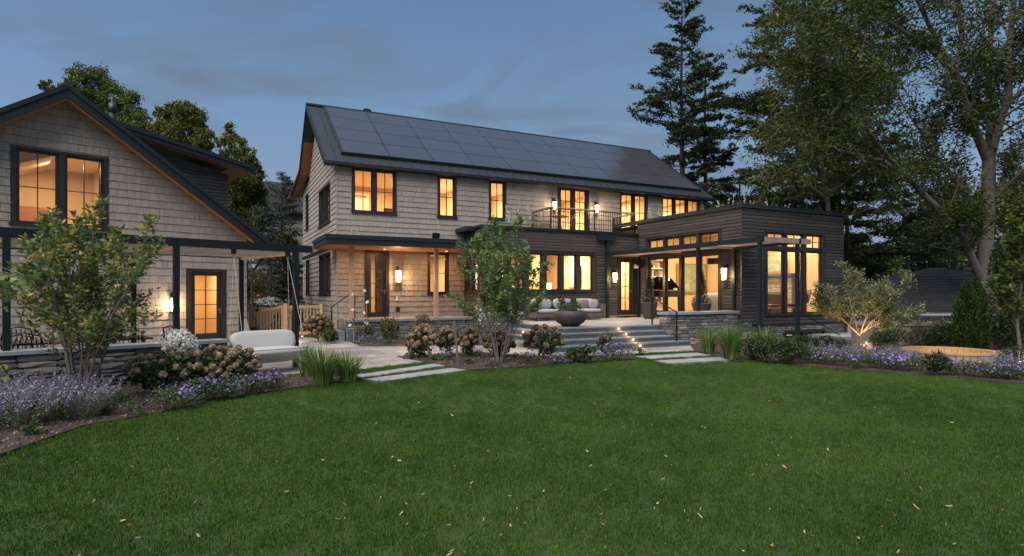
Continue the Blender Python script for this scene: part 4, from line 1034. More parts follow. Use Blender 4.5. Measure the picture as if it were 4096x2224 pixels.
# ================================================================== GARAGE
gar = thing('garage', 'shingled garage with dark trimmed gable and lit upper window at the left', 'garage', (GR.P[0], GR.P[1], 0), GA)
GX0 = -10.3; PKX, PKZ = -5.12, 7.30; gs = .712; GE = PKZ-.12-gs*(0-PKX)
gm0 = ymap(0)
GD = [-1.87, -.72, .06, 2.36]; GW = [-6.24, -4.08, 3.58, 5.62]
mb = wall(gm0, GX0, 0, -.05, GE, [GD, GW]); wall(xmap(-.2), 0, 9, -.05, GE, [], mb=mb); wall(xmap(GX0), 0, 9, -.05, GE, [], mb=mb); wall(ymap(8.8), GX0, 0, -.05, GE, [], mb=mb)
mb.m = idmap
def gtop(x): return PKZ-.12-gs*abs(x-PKX)
# gable triangle around the window: left, right, above
for q in (0, .2):
    for poly in ([(GX0, GE), (GW[0], GE), (GW[0], gtop(GW[0]))], [(GW[1], GE), (0, GE), (GW[1], gtop(GW[1]))], [(GW[0], GW[3]), (GW[1], GW[3]), (GW[1], gtop(GW[1])), (PKX, gtop(PKX)), (GW[0], gtop(GW[0]))]):
        mb.poly([(x, q, z) for x, z in poly])
for a, b in (((GW[0], 0, GE), (GW[0], .2, GW[3])), ((GW[1], 0, GE), (GW[1], .2, GW[3]))): mb.poly([(a[0], 0, a[2]), (a[0], .2, a[2]), (a[0], .2, b[2]), (a[0], 0, b[2])])
mb.poly([(GW[0], 0, GW[3]), (GW[1], 0, GW[3]), (GW[1], .2, GW[3]), (GW[0], .2, GW[3])])
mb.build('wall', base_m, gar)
mb2 = MB()
gsh = []
shingles(gm0, (GX0+2.0, 0.015, .10, PKZ-.1), .235, [GD, GW], rng, gsh, .12, .27, top=lambda s: gtop(s)+.02)
shingle_build(gar, gsh, None, GR, shingle_m, 298)
# flare at the foot of the corner
MB().hexa([(-.25, -.22, .10), (.12, -.22, .10), (.12, .02, .10), (-.25, .02, .10), (-.25, -.02, .75), (.01, -.02, .75), (.01, .02, .75), (-.25, .02, .75)]).build('flared_base', shingle_m, gar)
window(gar, gm0, *GW, [1, 1], 2, 2, cas=.13, mul=.14, sash=.07)
window(gar, gm0, *GD, [1], 4, 2, name='garage_door', sill=False, cas=.16, sash=.13, bot=.25, handle=1)
# roof
ro = -.6
def groof(x0, x1, y0, y1, lift0, lift1, m, nm):
    f = lambda x: PKZ-gs*abs(x-PKX)
    MB().hexa([(x0, y0, f(x0)+lift0), (x1, y0, f(x1)+lift0), (x1, y1, f(x1)+lift0), (x0, y1, f(x0)+lift0), (x0, y0, f(x0)+lift1), (x1, y0, f(x1)+lift1), (x1, y1, f(x1)+lift1), (x0, y1, f(x0)+lift1)]).build(nm, m, gar)
groof(PKX, .62, ro, 9.3, -.02, .14, metal_roof, 'roof'); groof(PKX, -10.9, ro, 9.3, -.021, .139, metal_roof, 'roof')
groof(PKX, .62, ro-.03, ro, -.20, .10, trim_m, 'rake_board'); groof(PKX, -10.9, ro-.03, ro, -.20, .10, trim_m, 'rake_board')
groof(PKX, .66, ro-.07, ro-.03, .06, .20, trim_m, 'rake_trim'); groof(PKX, -10.9, ro-.07, ro-.03, .06, .20, trim_m, 'rake_trim')
groof(PKX, .60, ro+.01, -.001, -.11, -.07, cedar_m, 'rake_soffit'); groof(PKX, -10.8, ro+.01, -.001, -.11, -.07, cedar_m, 'rake_soffit')
groof(PKX, .58, ro+.03, ro+.10, -.24, -.11, cedar_m, 'rake_batten'); groof(PKX, -10.8, ro+.03, ro+.10, -.24, -.11, cedar_m, 'rake_batten')
MB().hexa([(PKX-.16, ro-.08, PKZ+.10), (PKX+.16, ro-.08, PKZ+.10), (PKX+.16, 9.3, PKZ+.10), (PKX-.16, 9.3, PKZ+.10), (PKX-.03, ro-.08, PKZ+.24), (PKX+.03, ro-.08, PKZ+.24), (PKX+.03, 9.3, PKZ+.24), (PKX-.03, 9.3, PKZ+.24)]).build('ridge_cap', metal_roof, gar)
MB().box(.60, .72, ro, 9.3, PKZ-gs*(.62-PKX)-.02, PKZ-gs*(.62-PKX)+.1).build('gutter', trim_m, gar)
# shed dormer
dy0 = 1.5; dz1 = 6.02
dcheek = MB(); dcheek.slab([(-.05, dy0, 3.5), (-.05, dy0, dz1-.02), (PKX+.6, dy0, dz1+.82), (PKX+.6, dy0, 6.7)], (0, .1, 0)); dcheek.box(-.15, -.05, dy0+.1, 7, 3.5, dz1-.02); dcheek.build('dormer_wall', char_m, gar)
boards(ymap(dy0), gar, -4.0, -.05, 3.6, 5.98, .118, [], rng, char_m, lmin=4.5, lmax=6)
dsl = .178; dx0, dx1 = -4.6, .67
fz = lambda x, l: 6.27-dsl*(x-.67)+l
def droof(x0, x1, y0, y1, l0, l1, m, nm): MB().hexa([(x0, y0, fz(x0, l0)), (x1, y0, fz(x1, l0)), (x1, y1, fz(x1, l0)), (x0, y1, fz(x0, l0)), (x0, y0, fz(x0, l1)), (x1, y0, fz(x1, l1)), (x1, y1, fz(x1, l1)), (x0, y1, fz(x0, l1))]).build(nm, m, gar)
droof(dx0, dx1, .9, 7.6, -.14, .0, metal_roof, 'dormer_roof'); droof(dx0, dx1+.02, .87, .9, -.24, -.02, trim_m, 'dormer_fascia'); droof(dx0, dx1+.05, .83, .87, -.10, .03, trim_m, 'dormer_fascia')
droof(dx0, dx1, .91, dy0-.001, -.19, -.15, cedar_m, 'dormer_soffit'); droof(-.04, dx1, dy0, 7.6, -.19, -.15, cedar_m, 'dormer_soffit')
fl_ = thing('flue_pipe', 'dark metal flue pipe rising behind the garage roof', 'flue', GR.w(-3.42, 2.5, 6.42), GA)
MB().lathe([(.10, 0), (.10, 1.3)], 16).build('pipe', trim_m, fl_, smooth=True); MB().lathe([(.11, 1.3), (.11, 1.62)], 16).build('pipe_top', metal_roof, fl_, smooth=True)
dn_ = MB(); dn_.tube([(.62, .1, 3.1), (.62, .05, 2.9), (.2, -.15, 2.45), (.12, -.2, 2.1), (.12, -.22, .9), (.3, -.3, .45), (.32, -.3, 0)], .05, 8); dn_.build('downspout', trim_m, gar)
# garage wall lantern (a slim box)
gl = thing('wall_lantern', 'slim dark wall lantern left of the garage door', 'wall lantern', GR.w(-2.33, 0, 1.05), GA, 'wall lantern on the garage')
MB().box(-.06, .06, -.03, 0, 0, .62).build('backplate', steel_m, gl); MB().box(-.045, .045, -.12, -.03, .03, .44).build('glass', lampglow_m, gl); MB().box(-.07, .07, -.14, -.03, .44, .50).build('lantern_cap', steel_m, gl); MB().box(-.07, .07, -.14, -.03, 0, .03).build('lantern_base', steel_m, gl)
lamp('lantern_glow', GR.w(-2.33, -.2, 1.3), 30, colr=(1, .66, .32), kind='POINT', radius=.06)

# ================================================================== LEFT PERGOLA, WALL, SWING
pe = thing('garage_pergola', 'dark steel pergola with fine slats in front of the garage', 'pergola', (PG.P[0], PG.P[1], 0), GA)
bz = 2.57
for a, b in ((-9.9, -2.42), (-2.41, .38)): MB().box(a, b, -.05, .05, bz, bz+.16).build('front_beam', beam_m, pe)
MB().box(-9.9, .1, 3.0, 3.08, bz-.02, bz+.10).build('rear_beam', beam_m, pe)
for x in (0, -2.41, -4.91, -7.4, -9.8):
    MB().box(x-.05, x+.05, -.05, .05, (-.02 if x > -1 else .6), bz).build('post', beam_m, pe); MB().box(x-.05, x+.05, 3.0, 3.08, -.02, bz-.02).build('post', beam_m, pe)
    MB().box(x-.03, x+.03, .06, 2.99, bz-.06, bz-.01).build('rafter', cedar2_m, pe)
me = MB().box(0, 2.47, -.018, .018, 0, .05).mesh('slat', slat_m)
for bay in (-9.8, -7.39, -4.9, -2.42):
    for i in range(28): link('slat', me, pe, loc=(bay, .10+i*.104, bz+.0))
lw = thing('garden_wall', 'low dark ledge stone wall with grey cap under the garage pergola', 'stone wall', (PG.P[0], PG.P[1], 0), GA)
MB().box(-9.9, -1.58, -.17, .18, -.05, .66).build('wall_core', mortar_m, lw)
stonewall(lw, ymap(-.17), False, -7.6, -1.55, -.03, .66, rng, hmin=.06, hmax=.14, wmin=.16, wmax=.5, depth=.045); 
MB().box(-1.58, -1.53, -.17, .18, -.05, .66).build('wall_end', stone_m, lw)
x = -9.9
while x < -1.6:
    w = rng.uniform(.8, 1.2); w = w if x+w < -1.9 else -1.5-x; MB().box(x+.002, x+w-.002, -.25, .24, .66, .72).build('cap_stone', blue_m, lw); x += w
sw = thing('swing_sofa', 'white cushioned woven swing sofa hanging from the pergola beam', 'swing', PG.w(-.76, -.35, 0), GA)
prof = []
for k in range(13):
    a = R(-150+ k*17); prof.append((.42*math.cos(a)*1.05, .52+.27*math.sin(a)))
sh = MB(); n = 17; half = .70
cols_ = []
for i in range(n):
    u = -1+2*i/(n-1); X = half*u; tap = (1-abs(u)**5*.45)
    cols_.append([(X, .0+p[0]*1.0*tap, .52+(p[1]-.52)*tap) for p in prof])
# profile runs front lip -> bottom -> back top
prof2 = [(-.44, .50), (-.42, .40), (-.34, .30), (-.18, .245), (.02, .235), (.2, .27), (.33, .36), (.41, .50), (.45, .66), (.47, .80)]
n0 = 0; V_ = []
for i in range(n):
    u = -1+2*i/(n-1); X = half*u; e_ = abs(u)**4
    for y, z in prof2: V_.append((X*(1+.03*(z-.5)), y*(1-.25*e_), max(z+e_*.12*(z < .45), .24+e_*.14) - e_*.16*(z > .6)))
sh.v = V_; k = len(prof2)
for i in range(n-1):
    for j in range(k-1): a = i*k+j; sh.f.append((a, a+k, a+k+1, a+1))
so_ = sh.build('woven_shell', rattan_m, sw, smooth=True); md = so_.modifiers.new('thickness', 'SOLIDIFY'); md.thickness = .03
rb_ = MB()
for i in range(2*n-1):
    u = -1+2*i/(2*n-2); X = half*u; e_ = abs(u)**4
    rb_.tube([(X, y*(1-.25*e_)*1.015, max(z+e_*.12*(z < .45), .24+e_*.14)-.018) for y, z in prof2[:7]], .011, 4)
rb_.build('woven_ribs', rattan_m, sw, kind='stuff')
MB().tube([(half*u/8, -.44*(1-.25*abs(u/8)**4), .51) for u in range(-8, 9)], .022, 6).build('front_rim', rattan_m, sw, smooth=True)
MB().puff(-.69, .69, -.47, .30, .36, .53).build('seat_cushion', cushw_m, sw, smooth=True)
bc_ = MB().puff(-.69, .69, -.12, .10, -.25, .20, e1=.34, e2=.36, e3=.6); bc_.build('back_cushion', cushw_m, sw, smooth=True, loc=(0, .27, .66), rot=(R(-16), 0, 0))
for s in (-1, 1):
    X = .575*s; rp = MB(); rp.tube([(X, .35, bz-.14), (X*1.12, -.36, .48)], .005, 5); rp.build('rope', rope_m, sw)
    MB().tube([(X, .35, bz-.14), (X*1.12, .40, .70)], .005, 5).build('rope', rope_m, sw)
    MB().box(X-.04, X+.04, .31, .39, bz-.10, bz+.0).build('beam_bracket', beam_m, sw)
    MB().tube([(X+.025*math.cos(a*math.pi/4), .35, bz-.13+.03*math.sin(a*math.pi/4)) for a in range(9)], .007, 5).build('hook', nickel_m, sw)
# dark cast metal dining set behind the wall
def castchair(x, y, rz, label):
    t = thing('patio_chair', label, 'chair', PG.w(x, y, 0), GA+rz, 'dark cast metal dining chairs')
    MB().box(-.24, .24, -.24, .24, .42, .45).build('seat', steel_m, t)
    for a in (-1, 1):
        MB().bar((.21*a, -.21, .42), (.23*a, -.24, 0), .03).build('leg', steel_m, t); MB().bar((.21*a, .21, .42), (.22*a, .28, 0), .03).build('leg', steel_m, t)
        MB().bar((.25*a, -.22, .64), (.26*a, .26, .66), .035, .02).build('armrest', steel_m, t)
    b = MB(); b.tube([(-.23, .23, .43), (-.25, .29, .75), (-.20, .33, .92), (0, .34, .97), (.20, .33, .92), (.25, .29, .75), (.23, .23, .43)], .016, 5)
    for k in range(-3, 4): b.tube([(.065*k, .24, .46), (.07*k+.03*math.sin(k), .29, .68), (.065*k-.02, .33, .93-.01*k*k)], .009, 4)
    for z in (.6, .76): b.tube([(-.22, .27, z), (0, .31, z+.05), (.22, .27, z)], .009, 4)
    b.build('lattice_back', steel_m, t)
castchair(-1.85, 1.4, R(115), 'dark lattice chair right of the dining table, nearest the garage door')
castchair(-3.0, 2.6, R(10), 'dark lattice chair behind the dining table, right one')
castchair(-4.5, 2.6, R(-5), 'dark lattice chair behind the dining table, left one')
castchair(-3.1, .75, R(180), 'dark lattice chair between the stone wall and the dining table, right one')
castchair(-4.6, .75, R(175), 'dark lattice chair between the stone wall and the dining table, left one')
dt = thing('dining_table', 'long dark metal patio table under the garage pergola', 'table', PG.w(-3.8, 1.65, 0), GA)
MB().box(-1.3, 1.3, -.5, .5, .71, .74).build('table_top', steel_m, dt)
for a in (-1, 1):
    for b in (-1, 1): MB().bar((1.15*a, .4*b, 0), (1.15*a, .4*b, .71), .05).build('leg', steel_m, dt)

# ================================================================== GATE AND FENCE BETWEEN GARAGE AND HOUSE
gt = thing('garden_gate', 'cedar gate with scooped top rail and balusters between garage and house', 'gate', (0, 0, 0))
def gpst(x, y, h, nm='post'): MB().box(x-.07, x+.07, y-.07, y+.07, -.02, h).build(nm, cedar2_m, gt)
gy = 21.6; gx0, gx1 = -9.42, -8.42
gpst(-9.55, gy, 1.10); gpst(-8.33, gy-.02, 1.27)
MB().box(gx0, gx0+.09, gy-.04, gy+.04, .1, 1.08).build('gate_stile', cedar2_m, gt); MB().box(gx1-.09, gx1, gy-.04, gy+.04, .1, 1.22).build('gate_stile', cedar2_m, gt)
MB().box(gx0+.09, gx1-.09, gy-.03, gy+.03, .1, .22).build('bottom_rail', cedar2_m, gt)
tp = MB(); pr_ = [gx0+.09+(gx1-gx0-.18)*k/8 for k in range(9)]
for a, b in zip(pr_, pr_[1:]):
    za = lambda x: 1.02+.16*((x-gx0)/(gx1-gx0))**2.2
    tp.hexa([(a, gy-.03, za(a)-.06), (b, gy-.03, za(b)-.06), (b, gy+.03, za(b)-.06), (a, gy+.03, za(a)-.06), (a, gy-.03, za(a)+.05), (b, gy-.03, za(b)+.05), (b, gy+.03, za(b)+.05), (a, gy+.03, za(a)+.05)])
tp.build('top_rail', cedar2_m, gt)
for k in range(7): x = gx0+.16+k*.112; MB().box(x-.017, x+.017, gy-.017, gy+.017, .22, 1.0+.14*((x-gx0)/(gx1-gx0))**2.2).build('baluster', cedar2_m, gt)
MB().box(gx0-.02, gx0+.08, gy-.07, gy-.041, .98, 1.06).build('latch', steel_m, gt)
fe = thing('cedar_fence', 'short cedar baluster fence between the gate and the house corner', 'fence', (0, 0, 0))
MB().box(-7.20, -7.08, 21.87, 21.99, -.02, 1.24).build('post', cedar2_m, fe); MB().bar((-8.25, 21.62, 1.13), (-7.18, 21.9, 1.15), .05, .11).build('top_rail', cedar2_m, fe); MB().bar((-8.25, 21.62, .16), (-7.18, 21.9, .16), .05, .1).build('bottom_rail', cedar2_m, fe)
for k in range(9): t = (k+.7)/9.6; MB().box(-.017, .017, -.017, .017, .2, 1.09).build('baluster', cedar2_m, fe, loc=(-8.25+1.07*t, 21.62+.28*t, 0))
f2 = thing('cedar_fence', 'cedar fence panel left of the gate beside the garage corner', 'fence', (0, 0, 0))
MB().bar((-10.2, 21.6, 1.02), (-9.62, 21.6, 1.02), .05, .11).build('top_rail', cedar2_m, f2); MB().bar((-10.2, 21.6, .16), (-9.62, 21.6, .16), .05, .1).build('bottom_rail', cedar2_m, f2)
for k in range(5): MB().box(-.017, .017, -.017, .017, .2, .98).build('baluster', cedar2_m, f2, loc=(-10.15+.12*k, 21.6, 0))
# rear wing of the house behind, with brick below
re_ = thing('rear_wing', 'pale sided rear wing with brick base behind the main house', 'house wing', HS.w(-1.7, 16.5, 0), HA)
MB().box(0, 9, 0, 8, 2.6, 6.6).build('siding_wall', siding_m, re_); MB().box(0.02, 8.9, 0.02, 7.9, -.05, 2.6).build('brick_wall', brick_m, re_)
for z in [2.65+.22*i for i in range(18)]: MB().box(-.015, 9.0, -.02, 0, z, z+.20).build('siding_board', siding_m, re_)
window(re_, ymap(0), .5, 1.3, 3.7, 5.4, [1], 2, 2, name='window'); MB().slab([(-.5, -.5, 6.5), (9, -.5, 6.5), (9, 4, 9), (-.5, 4, 9)], (0, 0, .15)).build('roof', asph_m, re_)
rw = thing('retaining_wall', 'stone retaining wall behind the cedar gate', 'stone wall', (-14.5, 29.0, 0), R(3))
MB().box(0, 7.3, 0, .5, -.05, 1.25).build('wall_body', conc_m, rw); MB().box(-.05, 7.35, -.06, .56, 1.25, 1.36).build('wall_cap', siding_m, rw)
nb = thing('neighbor_house', 'dim grey neighbouring house behind the conifer at the left', 'house', (-24, 46, 0), R(8))
MB().box(0, 14, 0, 9, 0, 5.5).build('wall', mat('dim_siding', (.16, .16, .165), .8), nb); MB().slab([(-.5, -.5, 5.4), (14.5, -.5, 5.4), (14.5, 4.5, 8.6), (-.5, 4.5, 8.6)], (0, 0, .2)).build('roof', asph_m, nb)
for x in (2, 5, 8, 11): window(nb, ymap(0), x, x+1, 1.2, 2.8, [1], 2, 2)

# ================================================================== RIGHT SIDE: NEIGHBOUR'S GARAGE, CONCRETE WALL, HOT TUB
cw = thing('concrete_wall', 'weathered concrete boundary wall behind the hot tub', 'wall', (10.3, 17.5, 0), R(-2))
MB().box(0, 12, 0, .3, -.05, .68).build('wall_body', conc_m, cw); MB().box(-.02, 12.02, -.05, .35, .68, .78).build('coping', conc_m, cw)
ng = thing('neighbor_garage', 'low white garage with dark hipped asphalt roof behind the concrete wall', 'garage', (13.3, 23.5, -1.7), 0)
gw, gd, ez = 12.8, 7.5, 2.62
zf0 = EYE-(1243-HY)/F*23.5+1.7; zf1 = EYE-(1262-HY)/F*23.5+1.7
MB().box(.4, gw-.4, .4, gd-.4, 0, zf1).build('wall', siding_m, ng)
MB().box(0, gw, 0, gd, zf1, zf0).build('eave_fascia', mat('white_fascia', (.62, .62, .64), .6), ng)
pk = EYE+(HY-1073)/F*27.5+1.7
hx0, hx1, hy_ = gw*.48, gw*.53, gd/2
rfm = MB(); e4 = [(-.15, -.15, zf0), (gw+.15, -.15, zf0), (gw+.15, gd+.15, zf0), (-.15, gd+.15, zf0)]; r0_, r1_ = (hx0, hy_, pk), (hx1, hy_, pk)
rfm.poly([e4[0], e4[1], r1_, r0_]); rfm.poly([e4[1], e4[2], r1_]); rfm.poly([e4[2], e4[3], r0_, r1_]); rfm.poly([e4[3], e4[0], r0_]); rfm.build('roof', asph_m, ng)
# asphalt shingle courses on the roof faces seen, one part
rs_ = MB(); nrow = 26
for k in range(nrow):
    t0, t1 = k/nrow, (k+1)/nrow
    A0 = Vector(e4[0]).lerp(Vector(r0_), t0); B0 = Vector(e4[1]).lerp(Vector(r1_), t0); A1 = Vector(e4[0]).lerp(Vector(r0_), t1); B1 = Vector(e4[1]).lerp(Vector(r1_), t1)
    nn = max(2, int((B0-A0).length/.33)); up_ = Vector((0, -.012, .02))
    for i in range(nn):
        a, b = A0.lerp(B0, i/nn), A0.lerp(B0, (i+1)/nn); c, d = A1.lerp(B1, i/nn), A1.lerp(B1, (i+1)/nn); l = up_*rng.uniform(.6, 1.5)
        rs_.poly([a+l, b+l, d+l*.2, c+l*.2]); rs_.poly([a, b, b+l, a+l])
rs_.build('roof_shingles', asph_m, ng, kind='stuff')
for x in (.9, 2.05, 3.3):
    window(ng, ymap(.4), x, x+1.0, zf1-.55, zf1-.08, [1, 1], 1, 2, cas=.08, mul=.06, mtl=white_m)
for i in range(8): z = zf1-.12*(i+1); MB().box(4.4, gw-.4, .385, .4, z, z+.11).build('siding_board', siding_m, ng)
tub = thing('hot_tub', 'round sunken cedar hot tub beyond the flower bed', 'hot tub', (10.25, 13.75, -.02), 0)
R0 = .92
for k in range(44):
    a = 2*math.pi*k/44; w = 2*math.pi*R0/44*.47; MB().box(-w, w, -.03, .02, -.05, .30).build('stave', tubo_m, tub, loc=(R0*math.sin(a), -R0*math.cos(a), 0), rot=(0, 0, a))
ri = MB(); ri.lathe([(R0-.12, .30), (R0+.05, .30), (R0+.05, .345), (R0-.12, .345), (R0-.12, .30)], 48, cap=False); ri.build('rim', tubw_m, tub)
for k in range(40):
    a = 2*math.pi*k/40; w = 2*math.pi*(R0-.12)/40*.47; MB().box(-w, w, -.01, .01, -.6, .31).build('inner_stave', tubw_m, tub, loc=((R0-.11)*math.sin(a), -(R0-.11)*math.cos(a), 0), rot=(0, 0, a))
MB().lathe([(.01, -.5), (R0-.12, -.5)], 32, cap=False).build('tub_floor', tubw_m, tub)
MB().box(R0-.12, R0+.32, -.5, .15, -.05, .27).build('tub_step', tubo_m, tub)
lamp('tub_glow', (10.25, 13.75, .1), 5, colr=(1, .66, .30), kind='POINT', radius=.15)

# ================================================================== INTERIORS AND THEIR LAMPS
rooms = thing('room_interiors', 'warm lit rooms seen through the windows of the house', 'rooms', (HS.P[0], HS.P[1], 0), HA)
U0, U1 = 3.72, 6.36
for i, (a, b, wt) in enumerate(((.25, 3.6, 100), (3.65, 5.75, 105), (5.8, 8.2, 110), (8.25, 12.1, 170), (12.15, 14.9, 120), (14.95, 17.8, 130))):
    room(rooms, a, b, .21, 4.2, U0, U1); lamp('ceiling_lamp', HS.w((a+b)/2, 2.3, U1-.08), wt, .5, (1, .64, .30) if i == 0 else WARM if i in (1, 3) else (1, .78, .44))
room(rooms, .25, 4.9, .21, 3.6, .70, 3.30); lamp('ceiling_lamp', HS.w(3.4, 1.9, 3.2), 60, .5)
MB().box(2.0, 2.08, .25, 2.6, .71, 3.29).build('partition_wall', plaster_m, rooms)
room(rooms, BX0+.21, 10.55, BY+.21, 3.4, TZ+.1, 3.55, left=False); MB().poly([(BX0+.21, 0, TZ+.1), (BX0+.21, 3.4, TZ+.1), (BX0+.21, 3.4, 3.55), (BX0+.21, 0, 3.55)]).build('interior_wall', plaster_m, rooms); 
for x in (6.2, 8.0, 9.9): lamp('ceiling_lamp', HS.w(x, .2, 3.45), 95, .6)
room(rooms, 10.6, WX0-.02, BY+.21, 1.2, TZ+.1, 3.5); lamp('ceiling_lamp', HS.w(11.5, -.4, 3.4), 90, .4)
room(rooms, WX0+.21, WX1-.21, WY+.21, -.4, .80, 4.45, left=False)
# front wall of the wing room is the window wall itself: close the gap on the far side only
for x, y in ((13.7, -5.6), (13.7, -2.6), (16.3, -5.6), (16.3, -2.8)): lamp('ceiling_lamp', HS.w(x, y, 4.35), 75, .6)
room(rooms, 13.2, 17.7, WY+.21, -5, -.6, .4); lamp('ceiling_lamp', HS.w(15.6, -6.5, .33), 22, .3)
gi_ = thing('garage_interior', 'warm lit rooms inside the garage', 'rooms', (GR.P[0], GR.P[1], 0), GA)
room(gi_, -6.6, -3.6, .21, 4.5, 3.3, 5.9); lamp('ceiling_lamp', GR.w(-5.1, 2.4, 5.75), 85, .5, (1, .74, .42))
room(gi_, -3.2, -.3, .21, 3.2, .05, 2.75); lamp('ceiling_lamp', GR.w(-1.3, 1.6, 2.65), 50, .4, (1, .66, .30))
MB().box(-6.0, -4.9, 3.9, 3.96, 3.3, 4.5).build('wardrobe', cedar_m, gi_)
MB().slab([(-6.6, 4.4, 5.1), (-4.9, 4.4, 5.85), (-6.6, 4.4, 5.85)], (0, -3.5, 0)).build('sloped_ceiling', plaster_m, gi_)
# furniture inside
for a_, dx in ((.25, .9), (3.65, .3), (5.8, 1.1), (8.25, .7), (8.25, 2.3), (12.15, 1.2), (14.95, .5), (14.95, 1.9)):
    x = a_+dx; t = thing('panel_door', 'white panelled door on the back wall upstairs, behind window '+['of the left pair, in shade of the roof', 'second from the left', 'third from the left', 'left balcony door', 'right balcony door', 'pair right of the balcony', 'row at the right, left one', 'row at the right, right one'][len([o for o in bpy.data.objects if o.name.startswith('panel_door')])], 'door', HS.w(x, 4.15, U0), HA)
    MB().box(0, .85, -.03, 0, 0, 2.15).build('door_leaf', white_m, t); MB().box(-.1, 0, -.05, .02, 0, 2.25).build('door_casing', white_m, t); MB().box(.85, .95, -.05, .02, 0, 2.25).build('door_casing', white_m, t); MB().box(-.1, .95, -.05, .02, 2.25, 2.35).build('door_casing', white_m, t)
    for z in (.2, .85, 1.5): MB().box(.12, .73, -.04, -.031, z, z+.5).build('door_panel', white_m, t)
def bookcase(x0, x1, y, z0, z1, label, face='y'):
    m = ymap(y) if face == 'y' else xmap(y); t = thing('bookcase', label, 'bookcase', (HS.P[0], HS.P[1], 0), HA, 'white built in bookcases'); n = 7
    MB(m).box(x0, x1, .32, .35, z0, z1).build('back_panel', white_m, t)
    for X in (x0, x1-.04): MB(m).box(X, X+.04, 0, .32, z0, z1).build('side_panel', white_m, t)
    for k in range(n+1): z = z0+(z1-z0-.04)*k/n; MB(m).box(x0+.04, x1-.04, 0, .32, z, z+.04).build('shelf', white_m, t)
    for k in range(1, n):
        z = z0+(z1-z0-.04)*k/n+.04; x = x0+.06+rng.random()*.1
        while x < x1-.1:
            w = rng.uniform(.025, .05); h = rng.uniform(.2, .3)
            if rng.random() < .75: MB(m).box(x, x+w, .05, .25, z, z+h).build('book', rng.choice([books_m, books_m, books_m, books_m, redbook_m]), t)
            else: x += rng.uniform(.1, .3)
            x += w+.004
bookcase(11.0, 12.3, .6, .72, 3.3, 'white bookcase seen through the narrow terrace door')
bookcase(13.7, 15.0, -.8, .82, 3.6, 'white bookcase behind the piano seen through the glazed wall')
pi_ = thing('grand_piano', 'black grand piano with raised lid inside the glazed wall', 'piano', HS.w(13.3, -2.2, .80), HA+R(10))
MB().slab([(-.5, -.75, .68), (.6, -.75, .68), (.7, .2, .68), (.3, .8, .68), (-.2, .9, .68), (-.5, .5, .68)], (0, 0, .28)).build('case', leather_m, pi_)
MB().slab([(.62, -.6, .98), (.7, .2, .98), (.3, .8, .98), (0, .75, 1.35), (-.1, .1, 1.55), (.1, -.5, 1.45)], (.01, 0, .03)).build('lid', leather_m, pi_)
for x, y in ((-.4, -.6), (.5, -.6), (.0, .7)): MB().tube([(x, y, .68), (x, y, .1), (x, y, 0)], [.07, .05, .04], 8).build('leg', leather_m, pi_)
MB().box(-.1, .12, -.8, -.76, .96, 1.06).build('music_book', white_m, pi_)
ss = thing('interior_sofa', 'cream sofa inside seen through the glass doors', 'sofa', HS.w(14.6, -4.6, .80), HA)
MB().puff(-.5, .5, -1.2, 1.2, 0, .45).build('seat', cushw_m, ss, smooth=True); MB().puff(-.7, -.35, -1.25, 1.25, 0, .85).build('back', cushw_m, ss, smooth=True)
pn = thing('landscape_painting', 'large framed painting on the wall of the wing room', 'painting', HS.w(16.8, -.46, 1.7), HA)
MB().box(-.85, .85, -.03, 0, 0, 1.3).build('canvas', paint1_m, pn); MB().box(-.98, .98, -.02, .01, -.08, 1.38).build('frame', gold_m, pn)
pn2 = thing('mantel_painting', 'gilt framed landscape above the stone fireplace', 'painting', HS.w(17.28, -4.75, 2.56), HA)
MB().box(-.05, -.01, -.40, .40, 0, .80).build('canvas', paint1_m, pn2); MB().box(-.04, .02, -.50, .50, -.1, .9).build('frame', gold_m, pn2)
fp = thing('stone_fireplace', 'ledge stone fireplace with arched opening inside the wing', 'fireplace', (HS.P[0], HS.P[1], 0), HA)
fxx, fy0, fy1 = 17.25, -5.65, -3.9
MB().box(fxx+.04, fxx+.4, fy0, fy1, .8, 2.36).build('chimney_core', mat('fire_stone_core', (.22, .19, .15), .9), fp)
fstone_m = mat('fireplace_stone', (.42, .36, .28), .8, var=(.30, .26, .2), rnd=.3)
ST2 = []
for s in STONES: c2 = s.copy(); c2.materials.clear(); c2.materials.append(fstone_m); ST2.append(c2)
SAVE = list(STONES); STONES[:] = ST2; stonewall(fp, xmap(fxx+.04), True, fy0, fy1, .8, 2.36, rng, holes=[(-5.2, -4.35, .8, 1.6)], hmin=.08, hmax=.16); STONES[:] = SAVE
MB().box(fxx+.0, fxx+.05, -5.2, -4.35, .8, 1.6).build('firebox', leather_m, fp); MB().box(fxx-.15, fxx+.3, fy0-.1, fy1+.1, 2.36, 2.46).build('mantel', riser_m, fp)
